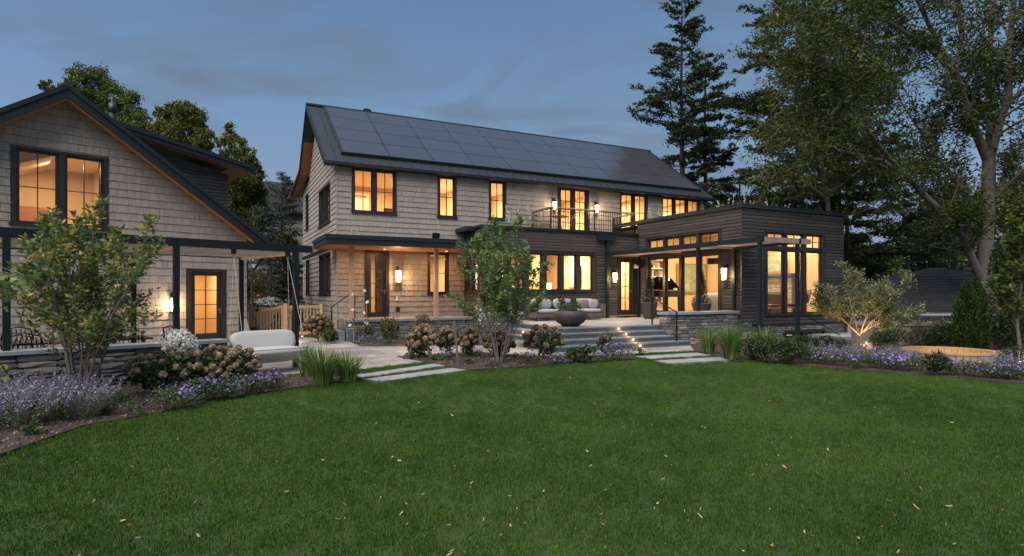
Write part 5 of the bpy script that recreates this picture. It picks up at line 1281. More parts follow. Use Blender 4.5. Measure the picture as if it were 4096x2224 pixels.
def loungechair(x, y, rz, label):
    t = thing('lounge_chair', label, 'armchair', HS.w(x, y, .80), HA+rz)
    MB().puff(-.3, .3, -.3, .3, .32, .48).build('seat_cushion', leather_m, t, smooth=True); MB().puff(-.3, .3, .22, .42, .45, .95).build('back_cushion', leather_m, t, smooth=True)
    b = MB()
    for k in range(6): a0, a1 = R(-60+20*k), R(-40+20*k)
    b.hexa([(-.32, -.32, .27), (.32, -.32, .27), (.30, .3, .22), (-.30, .3, .22), (-.34, -.34, .33), (.34, -.34, .33), (.32, .34, .33), (-.32, .34, .33)]); b.build('seat_shell', woodchair_m, t)
    MB().hexa([(-.30, .40, .45), (.30, .40, .45), (.3, .44, .45), (-.3, .44, .45), (-.28, .52, .98), (.28, .52, .98), (.28, .56, .98), (-.28, .56, .98)]).build('back_shell', woodchair_m, t)
    MB().tube([(0, 0, .25), (0, 0, .1)], .03, 8).build('column', steel_m, t)
    for k in range(5): a = R(72*k); MB().bar((0, 0, .1), (.3*math.cos(a), .3*math.sin(a), .02), .03).build('foot', steel_m, t)
loungechair(16.5, -6.35, R(-120), 'black leather and plywood lounge chair behind the tall corner window')
ot = thing('footstool', 'leather footstool with curved wood shell by the fireplace', 'footstool', HS.w(15.2, -6.3, .80), HA)
MB().puff(-.32, .32, -.27, .27, .28, .42).build('cushion', leather_m, ot, smooth=True); MB().puff(-.33, .33, -.28, .28, .22, .34).build('shell', woodchair_m, ot, smooth=True); MB().tube([(0, 0, .25), (0, 0, .05)], .03, 8).build('column', steel_m, ot)
for k in range(4): a = R(90*k+30); MB().bar((0, 0, .06), (.25*math.cos(a), .25*math.sin(a), .02), .03).build('foot', steel_m, ot)
# kitchen
kc = thing('kitchen_cabinets', 'tall cream kitchen cabinets seen through the kitchen windows', 'cabinets', (HS.P[0], HS.P[1], 0), HA)
for k in range(5):
    x = 5.6+k*.62; MB().box(x, x+.60, 2.4, 3.0, .7, 2.9).build('cabinet_body', white_m, kc)
    for z0, z1 in ((.8, 1.6), (1.65, 2.4), (2.45, 2.85)): MB().box(x+.03, x+.57, 2.37, 2.399, z0, z1).build('cabinet_door', white_m, kc)
MB().box(5.8, 8.2, .3, 1.2, .7, 1.62).build('island', white_m, kc)
tl = thing('table_lamp', 'lit table lamp with tapered white shade in the kitchen window', 'lamp', HS.w(8.6, -.6, 1.45), HA)
MB().lathe([(.10, .25), (.14, .62)], 20, cap=False).build('lamp_shade', shade_m, tl, smooth=True); MB().lathe([(.07, 0), (.02, .05), (.02, .3)], 12).build('lamp_base', gold_m, tl)
MB().box(8.3, 9.2, -.9, -.3, .7, 1.45).build('side_cabinet', white_m, kc)
ap = thing('seascape_painting', 'pale seascape painting seen through the rightmost kitchen window', 'painting', HS.w(10.50, .3, 1.9), HA)
MB().box(-.03, 0, -.45, .45, 0, .95).build('canvas', paint2_m, ap); MB().box(-.02, .01, -.48, .48, -.03, .98).build('frame', steel_m, ap)
MB().box(9.0, 9.12, .6, 3.3, .7, 3.54).build('partition_wall', plaster_m, rooms)
rp = thing('red_picture', 'framed red picture in the upper left window', 'picture', HS.w(2.55, 1.6, 4.55), HA)
MB().box(-.35, .25, 0, .02, 0, .5).build('canvas', paint3_m, rp); MB().box(-.41, .31, .01, .04, -.06, .56).build('frame', steel_m, rp)
tl2 = thing('table_lamp', 'small lamp at the right edge of the upper left window', 'lamp', HS.w(3.05, 1.5, 4.6), HA)
MB().lathe([(.14, .35), (.07, .58)], 20, cap=False).build('lamp_shade', shade_m, tl2, smooth=True); MB().lathe([(.06, 0), (.02, .05), (.02, .4)], 12).build('lamp_base', gold_m, tl2)
dr = thing('interior_door', 'open white panelled door behind the narrow upper window', 'door', HS.w(5.25, 1.2, U0), HA+R(60))
MB().box(0, .8, 0, .04, 0, 2.2).build('door_leaf', white_m, dr)
for z in (.2, .62, 1.04, 1.46, 1.88): MB().box(.1, .7, -.012, 0, z, z+.3).build('door_panel', white_m, dr)
bd = thing('bulletin_board', 'board of photographs seen through the porch door', 'notice board', HS.w(1.93, 1.5, 1.75), HA)
MB().box(-.02, .0, -.4, .4, 0, .8).build('board', white_m, bd)
for k in range(12): MB().box(-.03, -.02, -.36+.18*(k % 4), -.22+.18*(k % 4), .05+.24*(k//4), .22+.24*(k//4)).build('photo', rng.choice([paint1_m, redbook_m, paint2_m, books_m]), bd)
# ================================================================== VEGETATION
G = np.random.default_rng(11); pr2 = random.Random(21)
def rdir(rg, spread, d, up=0):
    v = Vector((rg.gauss(0, 1), rg.gauss(0, 1), rg.gauss(0, 1)))
    v -= v.dot(d)*d; v.normalize(); w = (d*math.cos(spread)+v*math.sin(spread)); w.z += up; return w.normalized()
def grow(mb, p, d, L, r, depth, rg, tips, nseg=5, wander=.15, up=.04, kids=4, kspread=(.5, .95), ratio=.62, k=5, start=.25, rr=.6):
    pts = [Vector(p)]; rad = [r]; q = Vector(p); dd = Vector(d)
    for i in range(nseg):
        dd = rdir(rg, rg.uniform(0, wander), dd, up); q = q+dd*L/nseg; pts.append(q.copy()); rad.append(max(r*(1-(i+1)/nseg*.72), .0025))
    mb.tube(pts, rad, k if depth > 0 else 3, cap=False)
    if depth == 0: tips.append((pts, dd)); return
    n = kids if isinstance(kids, int) else kids[min(depth, len(kids)-1)]
    for i in range(n):
        t = start+(1-start)*(i+rg.random()*.8)/n; f = t*nseg; a = min(int(f), nseg-1); P = pts[a].lerp(pts[a+1], f-a)
        D = (pts[a+1]-pts[a]).normalized(); grow(mb, P, rdir(rg, rg.uniform(*kspread), D, up), L*ratio*(1.15-.5*t), max(r*(1-t*.6)*rr, .003), depth-1, rg, tips, nseg, wander, up, kids, kspread, ratio, k, start, rr)
    tips.append((pts[-3:], dd))
def tipleaves(tips, per, off, size, rng, up=.35, asp=.5, clusters=False, jit=.35):
    C, D = [], []
    for pts, dd in tips:
        n = len(pts)
        for _ in range(per):
            f = rng.uniform(0, n-1.001); a = int(f); P = pts[a].lerp(pts[a+1], f-a); v = rng.normal(size=3); v /= np.linalg.norm(v); o = rng.uniform(.1, 1)*off
            C.append((P.x+v[0]*o, P.y+v[1]*o, P.z+v[2]*o)); D.append((v[0]+dd.x*.6, v[1]+dd.y*.6, v[2]*.6+dd.z*.6-.1))
    return leaves(np.array(C), size, rng, up=up, asp=asp, D=np.array(D), jit=jit)
def small_tree(label, base, stems, h, spread, leafm_, leaf=.07, per=16, seed=1, bark=None, depth=2, kids=5, cat='tree', off=.07, r=.022, lean=None, start=.28, name='young_tree', ratio=.5, group=None, up=.05):
    rg = random.Random(seed); lg = np.random.default_rng(seed); t = thing(name, label, cat, base, 0, group); mb = MB(); tips = []
    for i in range(stems):
        a = 2*math.pi*(i+rg.random()*.6)/stems; s = spread*rg.uniform(.25, 1); d = Vector((math.cos(a)*s, math.sin(a)*s, 1)).normalized()
        if lean: d = (d+Vector(lean)).normalized()
        grow(mb, (math.cos(a)*.06*min(stems-1, 3)/3, math.sin(a)*.06*min(stems-1, 3)/3, -.02), d, h*rg.uniform(.8, 1.05), r*rg.uniform(.75, 1.15), depth, rg, tips, nseg=7, wander=.17, up=up, kids=kids, ratio=ratio, start=start)
    mb.build('trunk', bark or barkg_m, t, smooth=True); V, Q = tipleaves(tips, per, off, leaf, lg); link('crown', np_mesh('crown', V, Q, leafm_), t)
    return t, tips
# --- left multi-stemmed tree
small_tree('multi stemmed young tree with yellowing leaves in front of the dark stone wall', gp(320, 1612), 10, 2.7, .37, leafA, leaf=.078, per=14, seed=4, r=.022, kids=8, off=.10, ratio=.33, start=.22)
small_tree('slim multi stemmed young tree between the stakes in front of the kitchen windows', gp(2000, 1452), 9, 2.85, .52, leafB, leaf=.08, per=17, seed=9, r=.020, kids=8, off=.10, ratio=.36, start=.25)
# hanging maple twig at the far left, near
mt_ = thing('maple_branch', 'overhanging light green maple branch at the left edge', 'branch', pt(-120, 1040, 5.2), 0)
mb = MB(); tips = []; rg = random.Random(3)
for k in range(3): grow(mb, (0, 0, -.05*k), Vector((1, .1, -.18-.12*k)).normalized(), .5-.06*k, .006, 1, rg, tips, nseg=5, kids=4, ratio=.45, up=-.02)
mb.build('twig', barkg_m, mt_)
def maple_leaf():
    P = []; 
    for k in range(10):
        a = R(90-36*k/1.0*1.0+0); r_ = .055 if k % 2 == 0 else .027
        P.append((r_*math.cos(a), r_*math.sin(a), .004*math.sin(k)))
    m_ = MB(); m_.poly(P); return m_.mesh('leaf', leafB)
mlm = maple_leaf()
for k in range(34):
    pts, dd = tips[k % len(tips)]; P = pts[rg.randrange(len(pts))]; link('leaf', mlm, mt_, loc=P+Vector((rg.gauss(0, .035), rg.gauss(0, .03), rg.gauss(-.03, .03))), rot=(rg.uniform(.5, 1.6), rg.uniform(-.6, .6), rg.uniform(0, 6.28)), scale=(rg.uniform(.7, 1.2),)*3)
# --- uplit ornamental tree
ul, _ = small_tree('small ornamental tree lit warmly from below in the right flower bed', gp(3440, 1440), 1, 1.2, .05, leafC, leaf=.06, per=3, seed=2, r=.05, depth=0, kids=1, name='uplit_tree')
for c in list(ul.children): bpy.data.objects.remove(c)
mb = MB(); tips = []; rg = random.Random(14); mb.tube([(0, 0, -.02), (.005, 0, .35), (.01, 0, .62)], [.042, .036, .034], 8)
for k in range(9):
    a = 2*math.pi*(k+.3*rg.random())/9; el = rg.uniform(.55, 1.15) if k % 3 else 2.2
    grow(mb, (.01, 0, .50+.02*k), Vector((math.cos(a), math.sin(a), el)).normalized(), rg.uniform(1.15, 1.5)*(1.2 if el > 1.5 else 1), .017, 2, rg, tips, nseg=6, kids=5, ratio=.5, up=.05, wander=.22)
mb.build('trunk', barkg_m, ul, smooth=True); V, Q = tipleaves(tips, 38, .10, .065, np.random.default_rng(5)); link('crown', np_mesh('crown', V, Q, leafC), ul)
up_l = thing('garden_spotlight', 'small warm garden spotlight at the foot of the ornamental tree', 'spotlight', gp(3490, 1448), 0)
MB().tube([(0, 0, 0), (0, 0, .08)], .008, 5).build('stake', steel_m, up_l); MB().tube([(0, 0, .08), (-.02, 0, .16)], .025, 8).build('lamp_head', steel_m, up_l)
l = lamp('spotlight_glow', gp(3490, 1448)+Vector((0, 0, .22)), 160, colr=(1, .52, .15), kind='SPOT', radius=.02); l.data.spot_size = R(100); l.data.spot_blend = .6
l.rotation_euler = (Vector((.18, .0, -1)).to_track_quat('Z', 'Y')).to_euler(); l.rotation_euler = (-(Vector((-.28, .16, 1)))).to_track_quat('Z', 'Y').to_euler()
# --- generic crown clouds for far trees
def cloud_tree(label, base, h, blobs, leafm_, n, size, bark, seed, name='broadleaf_tree', trunk_r=.25, group=None, asp=.5):
    """blobs: (x, y, z, rx, ry, rz) relative to base; leaves gather in clumps on them"""
    lg = np.random.default_rng(seed); rg = random.Random(seed); t = thing(name, label, 'tree', base, 0, group)
    tot = sum(b[3]*b[5] for b in blobs); C = []; mb = MB(); mb.tube([(0, 0, -.3), (0, 0, h*.3), (rg.uniform(-.2, .2), 0, h*.6), (0, 0, h*.9)], [trunk_r, trunk_r*.8, trunk_r*.5, .04], 8)
    for b in blobs:
        m = int(n*b[3]*b[5]/tot); nc = max(8, m//55)
        v = lg.normal(size=(nc, 3)); v /= np.linalg.norm(v, axis=1, keepdims=True); rr = lg.uniform(.35, 1, (nc, 1))**.5; cc = v*rr*np.array(b[3:])+np.array(b[:3])
        idx = lg.integers(0, nc, m); sg = .21*min(b[3:]); pts = cc[idx]+lg.normal(size=(m, 3))*np.array([sg, sg, sg*.8]); C.append(pts)
        for k in range(min(12, nc)):
            q = Vector(cc[k]); s = Vector((0, 0, max(h*.2, min(h*.7, q.z*.6)))); mb.tube([s, s.lerp(q, .5)+Vector((0, 0, .3)), q], [trunk_r*.22, trunk_r*.12, .015], 4, cap=False)
    mb.build('trunk', bark, t); V, Q = leaves(np.concatenate(C), size, lg, up=.15, asp=asp); link('crown', np_mesh('crown', V, Q, leafm_), t); return t
def B(px, py, Y, base, rpx, rpy, ry=None):    # blob from its place in the view
    p = pt(px, py, Y)-Vector(base); s = Y/F; return (p.x, p.y, p.z, rpx*s, (ry or rpx*s), rpy*s)
def upright(label, blob_px, Y, basepx, leafm_, n, size, seed, bark=None, group=None, name='broadleaf_tree', tr=.22):
    base = Vector(((basepx-CX)/F*Y, Y, 0)); bl = [B(a, b, Y+pr2.uniform(-1, 1), base, c, d, ry=c*Y/F*.9) for a, b, c, d in blob_px]; h = max(b[2]+b[5] for b in bl)
    return cloud_tree(label, base, h, bl, leafm_, n, size, bark or barkd_m, seed, name, tr, group)
upright('tall dark green tree rising behind the garage ridge', [(325, 330, 45, 85), (390, 360, 50, 90), (450, 420, 60, 90), (520, 440, 45, 75), (560, 500, 42, 60), (300, 420, 60, 80), (200, 350, 26, 30), (170, 345, 16, 20), (420, 540, 140, 80), (590, 540, 30, 40), (270, 360, 30, 40)], 40, 430, leafFar, 30000, .17, 31)
upright('round topped olive tree behind the garage dormer', [(655, 470, 32, 50), (700, 455, 38, 52), (745, 450, 40, 50), (790, 480, 36, 55), (640, 530, 40, 50), (720, 540, 70, 70), (810, 560, 40, 50), (840, 560, 22, 35), (740, 620, 100, 60)], 36, 730, leafYel, 24000, .15, 32)
upright('yellow green tree behind the end of the garage dormer', [(915, 530, 28, 42), (950, 590, 34, 50), (900, 600, 40, 50), (990, 640, 34, 60), (1020, 700, 34, 60), (950, 720, 70, 70), (980, 800, 75, 80), (1010, 880, 60, 60), (930, 800, 60, 60), (1040, 760, 26, 40)], 34, 980, leafYel, 26000, .14, 33)
# conifers
def conifer(label, base, h, wfun, seed, leafm_, n_br=90, size=.17, tr=.3, z0=.12, per=150, droop=.12, upc=.25, bark=None, name='conifer', group=None, dens=1.0, az=None, side=3):
    lg = np.random.default_rng(seed); rg = random.Random(seed); t = thing(name, label, 'tree', base, 0, group); mb = MB()
    lean = [(rg.uniform(-.15, .15), rg.uniform(-.15, .15), 0)]
    mb.tube([(0, 0, -.3), (.05, 0, h*.35), (-.04, .03, h*.7), (0, 0, h)], [tr, tr*.72, tr*.38, .03], 8); C = []; D = []
    for i in range(n_br):
        f = z0+(1-z0)*((i+rg.random())/n_br)**.92; z = f*h; a = rg.uniform(0, 6.283); 
        L = wfun(f, a)*rg.choice([.5, .75, .9, 1, 1, 1.1, 1.2]); 
        if L < .15: continue
        el = upc*(1.2*f-.1)-droop; d = Vector((math.cos(a), math.sin(a), el)).normalized(); q = Vector((0, 0, z)); pts = [q]; nn = 6
        for k in range(nn): d = rdir(rg, rg.uniform(0, .13), d, .02); q = q+d*L/nn; pts.append(q)
        mb.tube(pts, [max(.012, tr*.16*(1-f)*(1-k/nn)+.012) for k in range(nn+1)], 4, cap=False)
        # side sprays
        ns = int(side+L*3.2)
        for s in range(ns):
            u = .22+.78*(s+rg.random())/ns; fi = u*nn; k = min(int(fi), nn-1); P = pts[k].lerp(pts[k+1], fi-k); sd_ = rg.choice([-1, 1]); dl = (pts[k+1]-pts[k]).normalized()
            sv = dl.cross(Vector((0, 0, 1))).normalized()*sd_; sdv = (dl*rg.uniform(.35, .9)+sv*rg.uniform(.4, 1)+Vector((0, 0, rg.uniform(-.2, .22)))).normalized(); sl_ = L*.32*(1.15-u)*rg.uniform(.6, 1.25)+.2
            m = max(4, int(per*sl_*dens/1.15))
            tt = lg.uniform(.1, 1, m); o = lg.normal(size=(m, 3))*np.array([.10, .10, .07])*(.5+sl_*.6)
            C.append(np.array(P)+np.array(sdv)*(tt*sl_)[:, None]+o); D.append(np.tile(np.array(sdv), (m, 1))+lg.normal(size=(m, 3))*.45)
            if sl_ > .45: mb.tube([P, P+sdv*sl_*.8], [.012, .006], 3, cap=False)
    mb.build('trunk', bark or barkd_m, t); V, Q = leaves(np.concatenate(C), size, lg, up=.3, asp=.42, D=np.concatenate(D)); link('crown', np_mesh('crown', V, Q, leafm_), t)
    print(name, label[:30], len(Q)); return t
def atpx(px, Y, z=0): return Vector(((px-CX)/F*Y, Y, z))
def envel(pts, s=1.0):   # (fraction of height, half width) interpolated
    fx = [p[0] for p in pts]; fy = [p[1] for p in pts]; return lambda f, a: float(np.interp(f, fx, fy))*s
Y1 = 38
conifer('tall sparse pine standing just beyond the right end of the solar roof', atpx(2728, Y1), EYE+(HY+15)/F*Y1, envel([(0, 2.5), (.3, 3.4), (.45, 3.1), (.55, 3.2), (.68, 3.0), (.75, 2.2), (.85, 1.7), (.93, 1.4), (1, .4)]), 41, leafCon, 128, .20, .26, z0=.2, per=62, upc=.35, droop=.05, dens=.8)
conifer('shorter dark pine right behind the tall sparse pine', atpx(2822, 39), EYE+(HY-215)/F*39, envel([(0, 2.6), (.4, 3.2), (.7, 2.4), (.85, 1.5), (1, .3)]), 42, leafCon, 70, .20, .22, z0=.2, per=70, upc=.2)
conifer('tall broad dark pine whose top leaves the frame, left of the yellowing tree', atpx(3195, 36), EYE+(HY+260)/F*36, envel([(0, 3.2), (.3, 4.4), (.5, 4.2), (.65, 4.0), (.8, 3.2), (1, .6)]), 43, leafCon, 165, .20, .36, z0=.15, per=62, upc=.25, dens=.9)
conifer('tall dark pine in the middle of the tree group behind the wing', atpx(3345, 38), EYE+(HY+180)/F*38, envel([(0, 3.4), (.3, 4.2), (.6, 3.8), (.85, 2.6), (1, .5)]), 44, leafCon, 140, .20, .36, z0=.12, per=62, upc=.2, dens=.9)
conifer('low bushy hemlock behind the planted roof of the wing', atpx(2960, 33), 8.5, envel([(0, 3.6), (.5, 3.4), (.8, 2.2), (1, .4)]), 45, leafCon, 70, .16, .2, z0=.1, per=90, upc=.3)
conifer('dark hemlock behind the right end of the wing', atpx(3390, 31), 9.0, envel([(0, 3.2), (.4, 3.3), (.8, 1.9), (1, .4)]), 46, leafCon, 76, .16, .2, z0=.05, per=95, upc=.1)
conifer('dark pine behind the low hipped roof', atpx(3680, 40), 8.6, envel([(0, 4.2), (.5, 3.9), (.8, 2.2), (1, .5)]), 47, leafHem, 80, .2, .25, z0=.05, per=75, upc=.1)
conifer('blue grey conifer standing between the garage and the main house', atpx(1128, 33), EYE+(HY-690)/F*33, envel([(0, 2.3), (.35, 2.2), (.6, 1.6), (.85, .8), (1, .15)]), 48, leafHem, 120, .13, .14, z0=.1, per=48, upc=.35, droop=.0)
conifer('dark columnar evergreen behind the white flowers by the gate', atpx(1158, 27), 4.6, envel([(0, .6), (.6, .5), (1, .1)]), 49, leafArb, 60, .14, .08, z0=.02, per=120, upc=.9)
# broad masses behind at the right
upright('dark leafy tree filling the gap right of the wing', [(3430, 1010, 70, 90), (3520, 1080, 90, 80), (3600, 1130, 90, 60), (3400, 1120, 70, 70)], 36, 3480, leafFar, 8000, .22, 51)
upright('broad dark green tree left of the great trunk', [(3700, 900, 90, 80), (3780, 800, 90, 90), (3640, 980, 80, 70), (3760, 1000, 130, 110), (3850, 900, 90, 120), (3700, 1080, 120, 70)], 42, 3740, leafFar, 14000, .26, 52)
upright('broad olive tree right of the great trunk', [(3960, 820, 110, 90), (4060, 780, 120, 110), (4150, 860, 120, 130), (4020, 960, 130, 110), (3930, 1050, 120, 90), (4120, 1060, 130, 90)], 40, 4040, leafYel, 15000, .26, 53)
upright('dark hedge like trees low behind the neighbouring garage', [(3300, 1090, 100, 70), (3420, 1150, 90, 50), (3900, 1140, 120, 60), (4080, 1140, 150, 70), (3600, 1150, 200, 40), (4250, 1100, 150, 90)], 44, 3700, leafDk, 12000, .26, 54)
upright('dark trees beyond the garage at the far left', [(100, 900, 120, 100), (-60, 800, 160, 160), (1080, 1050, 90, 70), (1180, 1100, 80, 60)], 52, 300, leafDk, 7000, .3, 55)
# --- the great tree at the right, limbs traced in the round
bt_ = thing('great_locust_tree', 'great tree with a forked grey trunk and open foliage at the right edge', 'tree', atpx(3950, 24), 0)
ob = Vector(bt_.location); mb = MB(); tips = []; rg = random.Random(77)
def P3(px, py, Y=24): return pt(px, py, Y)-ob
LIMBS = [([(3960, 1400, 24), (3945, 1150, 24), (3935, 1050, 24), (3950, 850, 24), (3955, 640, 24)], [.50, .44, .42, .38, .34], False),
 ([(3925, 1110, 24), (3890, 1040, 23.8), (3853, 950, 23.6), (3790, 870, 23.2), (3683, 767, 22.8), (3615, 692, 22.4), (3520, 640, 22), (3364, 604, 21.6), (3250, 560, 21.2)], [.26, .22, .20, .18, .16, .14, .10, .07, .04], True),
 ([(3615, 692, 22.4), (3530, 600, 22), (3459, 502, 21.5), (3400, 430, 21.2), (3371, 387, 21), (3300, 250, 20.5), (3230, 150, 20)], [.13, .12, .10, .09, .08, .05, .03], True),
 ([(3945, 900, 24), (3921, 835, 24.2), (3866, 781, 24.4), (3800, 690, 24.8), (3737, 611, 25), (3690, 540, 25.4), (3600, 400, 26), (3560, 330, 26.2)], [.16, .14, .13, .11, .10, .08, .05, .03], True),
 ([(3950, 640, 24), (3900, 520, 23.7), (3866, 441, 23.4), (3826, 299, 23), (3758, 183, 22.6), (3670, 0, 22), (3600, -150, 21.6), (3500, -260, 21)], [.27, .24, .22, .18, .15, .11, .07, .04], True),
 ([(3826, 299, 23), (3700, 180, 22), (3560, 90, 21.3), (3420, 30, 20.8), (3330, -20, 20.3)], [.13, .11, .08, .05, .03], True),
 ([(3955, 650, 24), (3961, 475, 24.3), (3955, 280, 24.6), (3972, 0, 25), (3960, -250, 25.4)], [.22, .2, .17, .13, .07], True),
 ([(3958, 640, 24), (3990, 520, 23.8), (4036, 380, 23.5), (4036, 204, 23.2), (4056, 0, 23), (4110, -200, 22.6)], [.26, .23, .19, .16, .13, .08], True),
 ([(4020, 430, 23.6), (4096, 353, 23.2), (4220, 280, 22.6), (4330, 180, 22)], [.14, .11, .08, .04], True),
 ([(3960, 820, 24), (4010, 760, 23.5), (4090, 680, 23), (4200, 640, 22.5)], [.10, .09, .06, .03], True),
 ([(3826, 299, 23), (3845, 150, 23.3), (3815, -60, 23.6)], [.12, .10, .06], True)]
for pts, rad, ch in LIMBS:
    PP = [P3(*p) for p in pts]; mb.tube(PP, [r_*.68 for r_ in rad], 9, cap=False)
    if ch:
        tot = len(PP)-1; nk = tot*5
        for i in range(nk):
            f = (.12+.88*(i+rg.random())/nk)*tot; a = min(int(f), tot-1); P = PP[a].lerp(PP[a+1], f-a); D = (PP[a+1]-PP[a]).normalized(); r0 = rad[a]*(1-(f-a))+rad[a+1]*(f-a)
            grow(mb, P, rdir(rg, rg.uniform(.5, 1.2), D, .0), rg.uniform(1.3, 2.6), max(.02, r0*.28), 1, rg, tips, nseg=5, kids=5, ratio=.55, up=.0, wander=.25, k=4)
mb.build('trunk', bark_m, bt_, smooth=True)
V, Q = tipleaves(tips, 44, .42, .17, np.random.default_rng(8), asp=.34, up=.25); link('crown', np_mesh('crown', V, Q, leafBig), bt_)
print('great tree', len(Q))
# yellowing tree whose foliage hangs in front of the pines
yt = thing('yellowing_tree', 'open yellow green tree hanging in front of the pines behind the wing', 'tree', atpx(3330, 30), 0)
ob = Vector(yt.location); mb = MB(); tips = []; rg = random.Random(78)
for pts in ([(3330, 1100, 30), (3310, 800, 30), (3260, 500, 29.5), (3220, 250, 29), (3200, 60, 28.5), (3180, -100, 28)], [(3290, 700, 30), (3180, 560, 29), (3080, 480, 28.5)], [(3270, 560, 29.6), (3370, 400, 29), (3440, 250, 28.5), (3480, 60, 28)], [(3310, 800, 30), (3180, 700, 29), (3060, 640, 28)], [(3240, 400, 29.4), (3130, 330, 28.7)], [(3310, 780, 30), (3420, 700, 29.5), (3500, 640, 29)]):
    PP = [P3(*p) for p in pts]; mb.tube(PP, [.13*(1-.75*i/len(PP)) for i in range(len(PP))], 7, cap=False)
    tot = len(PP)-1
    for i in range(tot*7):
        f = (.1+.9*(i+rg.random())/(tot*7))*tot; a = min(int(f), tot-1); P = PP[a].lerp(PP[a+1], f-a)
        grow(mb, P, rdir(rg, rg.uniform(.6, 1.3), (PP[a+1]-PP[a]).normalized(), 0), rg.uniform(1.2, 2.4), .03, 1, rg, tips, nseg=5, kids=4, ratio=.55, up=-.01, wander=.25, k=4)
mb.build('trunk', bark_m, yt); V, Q = tipleaves(tips, 30, .42, .17, np.random.default_rng(9), asp=.4, up=.25); link('crown', np_mesh('crown', V, Q, leafYel), yt)

# --- small plants
def shrub(label, base, rx, ry, h, leafm_, n, size, seed, name='shrub', lumps=9, cat='shrub', group=None, stems=True, flowers=None, z0=.05, up=.3):
    lg = np.random.default_rng(seed); t = thing(name, label, cat, base, 0, group)
    c = lg.normal(size=(lumps, 3)); c /= np.linalg.norm(c, axis=1, keepdims=True); c *= np.array([rx*.55, ry*.55, h*.25]); c[:, 2] += h*.52
    idx = lg.integers(0, lumps, n); v = lg.normal(size=(n, 3)); v /= np.linalg.norm(v, axis=1, keepdims=True); r = lg.uniform(.25, 1, (n, 1))**.45
    C = c[idx]+v*r*np.array([rx*.5, ry*.5, h*.30]); C[:, 2] = np.clip(C[:, 2], z0, None)
    V, Q = leaves(C, size, lg, up=up); link('foliage', np_mesh('foliage', V, Q, leafm_), t)
    if stems:
        mb = MB()
        for k in range(8): a = lg.uniform(0, 6.28); s = lg.uniform(.2, .6); mb.tube([(0, 0, 0), (math.cos(a)*rx*s*.5, math.sin(a)*ry*s*.5, h*.35), (math.cos(a)*rx*s, math.sin(a)*ry*s, h*.7)], [.010, .008, .004], 4, cap=False)
        mb.build('stems', barkg_m, t)
    if flowers:
        m, fn, fs = flowers; v = lg.normal(size=(fn, 3)); v[:, 2] = np.abs(v[:, 2]); v /= np.linalg.norm(v, axis=1, keepdims=True)
        C = c[lg.integers(0, lumps, fn)]+v*np.array([rx*.55, ry*.55, h*.36])*lg.uniform(.6, 1.12, (fn, 1)); link('flowers', flower_mesh(C, v, fs, m, lg), t, kind='stuff')
    return t
def flower_mesh(C, Nn, size, m, lg, petals=5):
    """open five petalled flowers facing outwards"""
    n = len(C); Nn = Nn+lg.normal(size=(n, 3))*.35; Nn /= np.linalg.norm(Nn, axis=1, keepdims=True); a = np.cross(Nn, lg.normal(size=(n, 3))); a /= np.linalg.norm(a, axis=1, keepdims=True); b = np.cross(Nn, a)
    s = size*lg.uniform(.75, 1.2, (n, 1))*.5; Vs = []
    for k in range(petals):
        t0, t1, t2 = [2*math.pi*(k+d)/petals for d in (-.42, 0, .42)]
        for (t, r, l) in ((0, .0, 0), (t0, .75, .25), (t1, 1.0, .3), (t2, .75, .25)): Vs.append(C+(a*math.cos(t)+b*math.sin(t))*s*r+Nn*s*l)
    V = np.stack(Vs, 1).reshape(-1, 3); return np_mesh('flowers', V, np.arange(len(V)).reshape(-1, 4), m)
def head_mesh(name, m, seed, n=90, r=.5, sq=.85):
    lg = np.random.default_rng(seed); v = lg.normal(size=(n, 3)); v /= np.linalg.norm(v, axis=1, keepdims=True); C = v*r*lg.uniform(.72, 1, (n, 1))*np.array([1, 1, sq])
    nn = v+lg.normal(size=(n, 3))*.3; S = np.cross(nn, lg.normal(size=(n, 3))); S /= np.linalg.norm(S, axis=1, keepdims=True); T = np.cross(nn/np.linalg.norm(nn, axis=1, keepdims=True), S); s = .16
    V = np.stack([C-S*s-T*s, C+S*s-T*s, C+S*s+T*s, C-S*s+T*s], 1).reshape(-1, 3); return np_mesh(name, V, np.arange(4*n).reshape(n, 4), m)
HEADS = {k: [head_mesh('flower_head', m, s) for s in (1, 2, 3)] for k, m in (('tan', hydM), ('pink', hydPk), ('brown', hydBr), ('cream', yelM))}
def hydrangea(label, base, rx, ry, h, nh, kinds, size, seed, leafn=1500, front=0.0):
    lg = np.random.default_rng(seed); t = shrub(label, base, rx, ry, h, leafShrub, leafn, .085, seed, name='hydrangea', cat='hydrangea'); k = 0
    pos = []
    tries = 0
    while len(pos) < nh and tries < 4000:
        tries += 1; v = lg.normal(size=3); v /= np.linalg.norm(v)
        if v[2] < -.25 or (v[1] > .55 and lg.random() < .7): continue
        p = v*np.array([rx, ry, h*.52])*lg.uniform(.82, 1.04); p[2] += h*.50
        if p[2] < .12 or any(np.linalg.norm(p-q) < size*.72 for q in pos): continue
        pos.append(p)
    for p in pos:
        s = size*lg.uniform(.75, 1.2); kd = kinds[int(lg.integers(0, len(kinds)))]; link('flower_head', HEADS[kd][int(lg.integers(0, 3))], t, loc=p, rot=(lg.uniform(0, 6), lg.uniform(0, 6), 0), scale=(s, s, s))
    return t
gl_ = lambda px, py: gp(px, py, .02)
hydrangea('large hydrangea with tan flower heads between the stone wall and the swing', gl_(890, 1552), .62, .45, .72, 46, ['tan', 'tan', 'pink'], .125, 61)
hydrangea('sprawling hydrangea with drooping tan heads in front of the stone wall', gl_(660, 1570), .62, .42, .68, 24, ['tan', 'pink'], .12, 62, 1900)
hydrangea('lower hydrangea tucked at the foot of the swing sofa', gl_(775, 1562), .42, .35, .62, 16, ['tan'], .125, 63, 900)
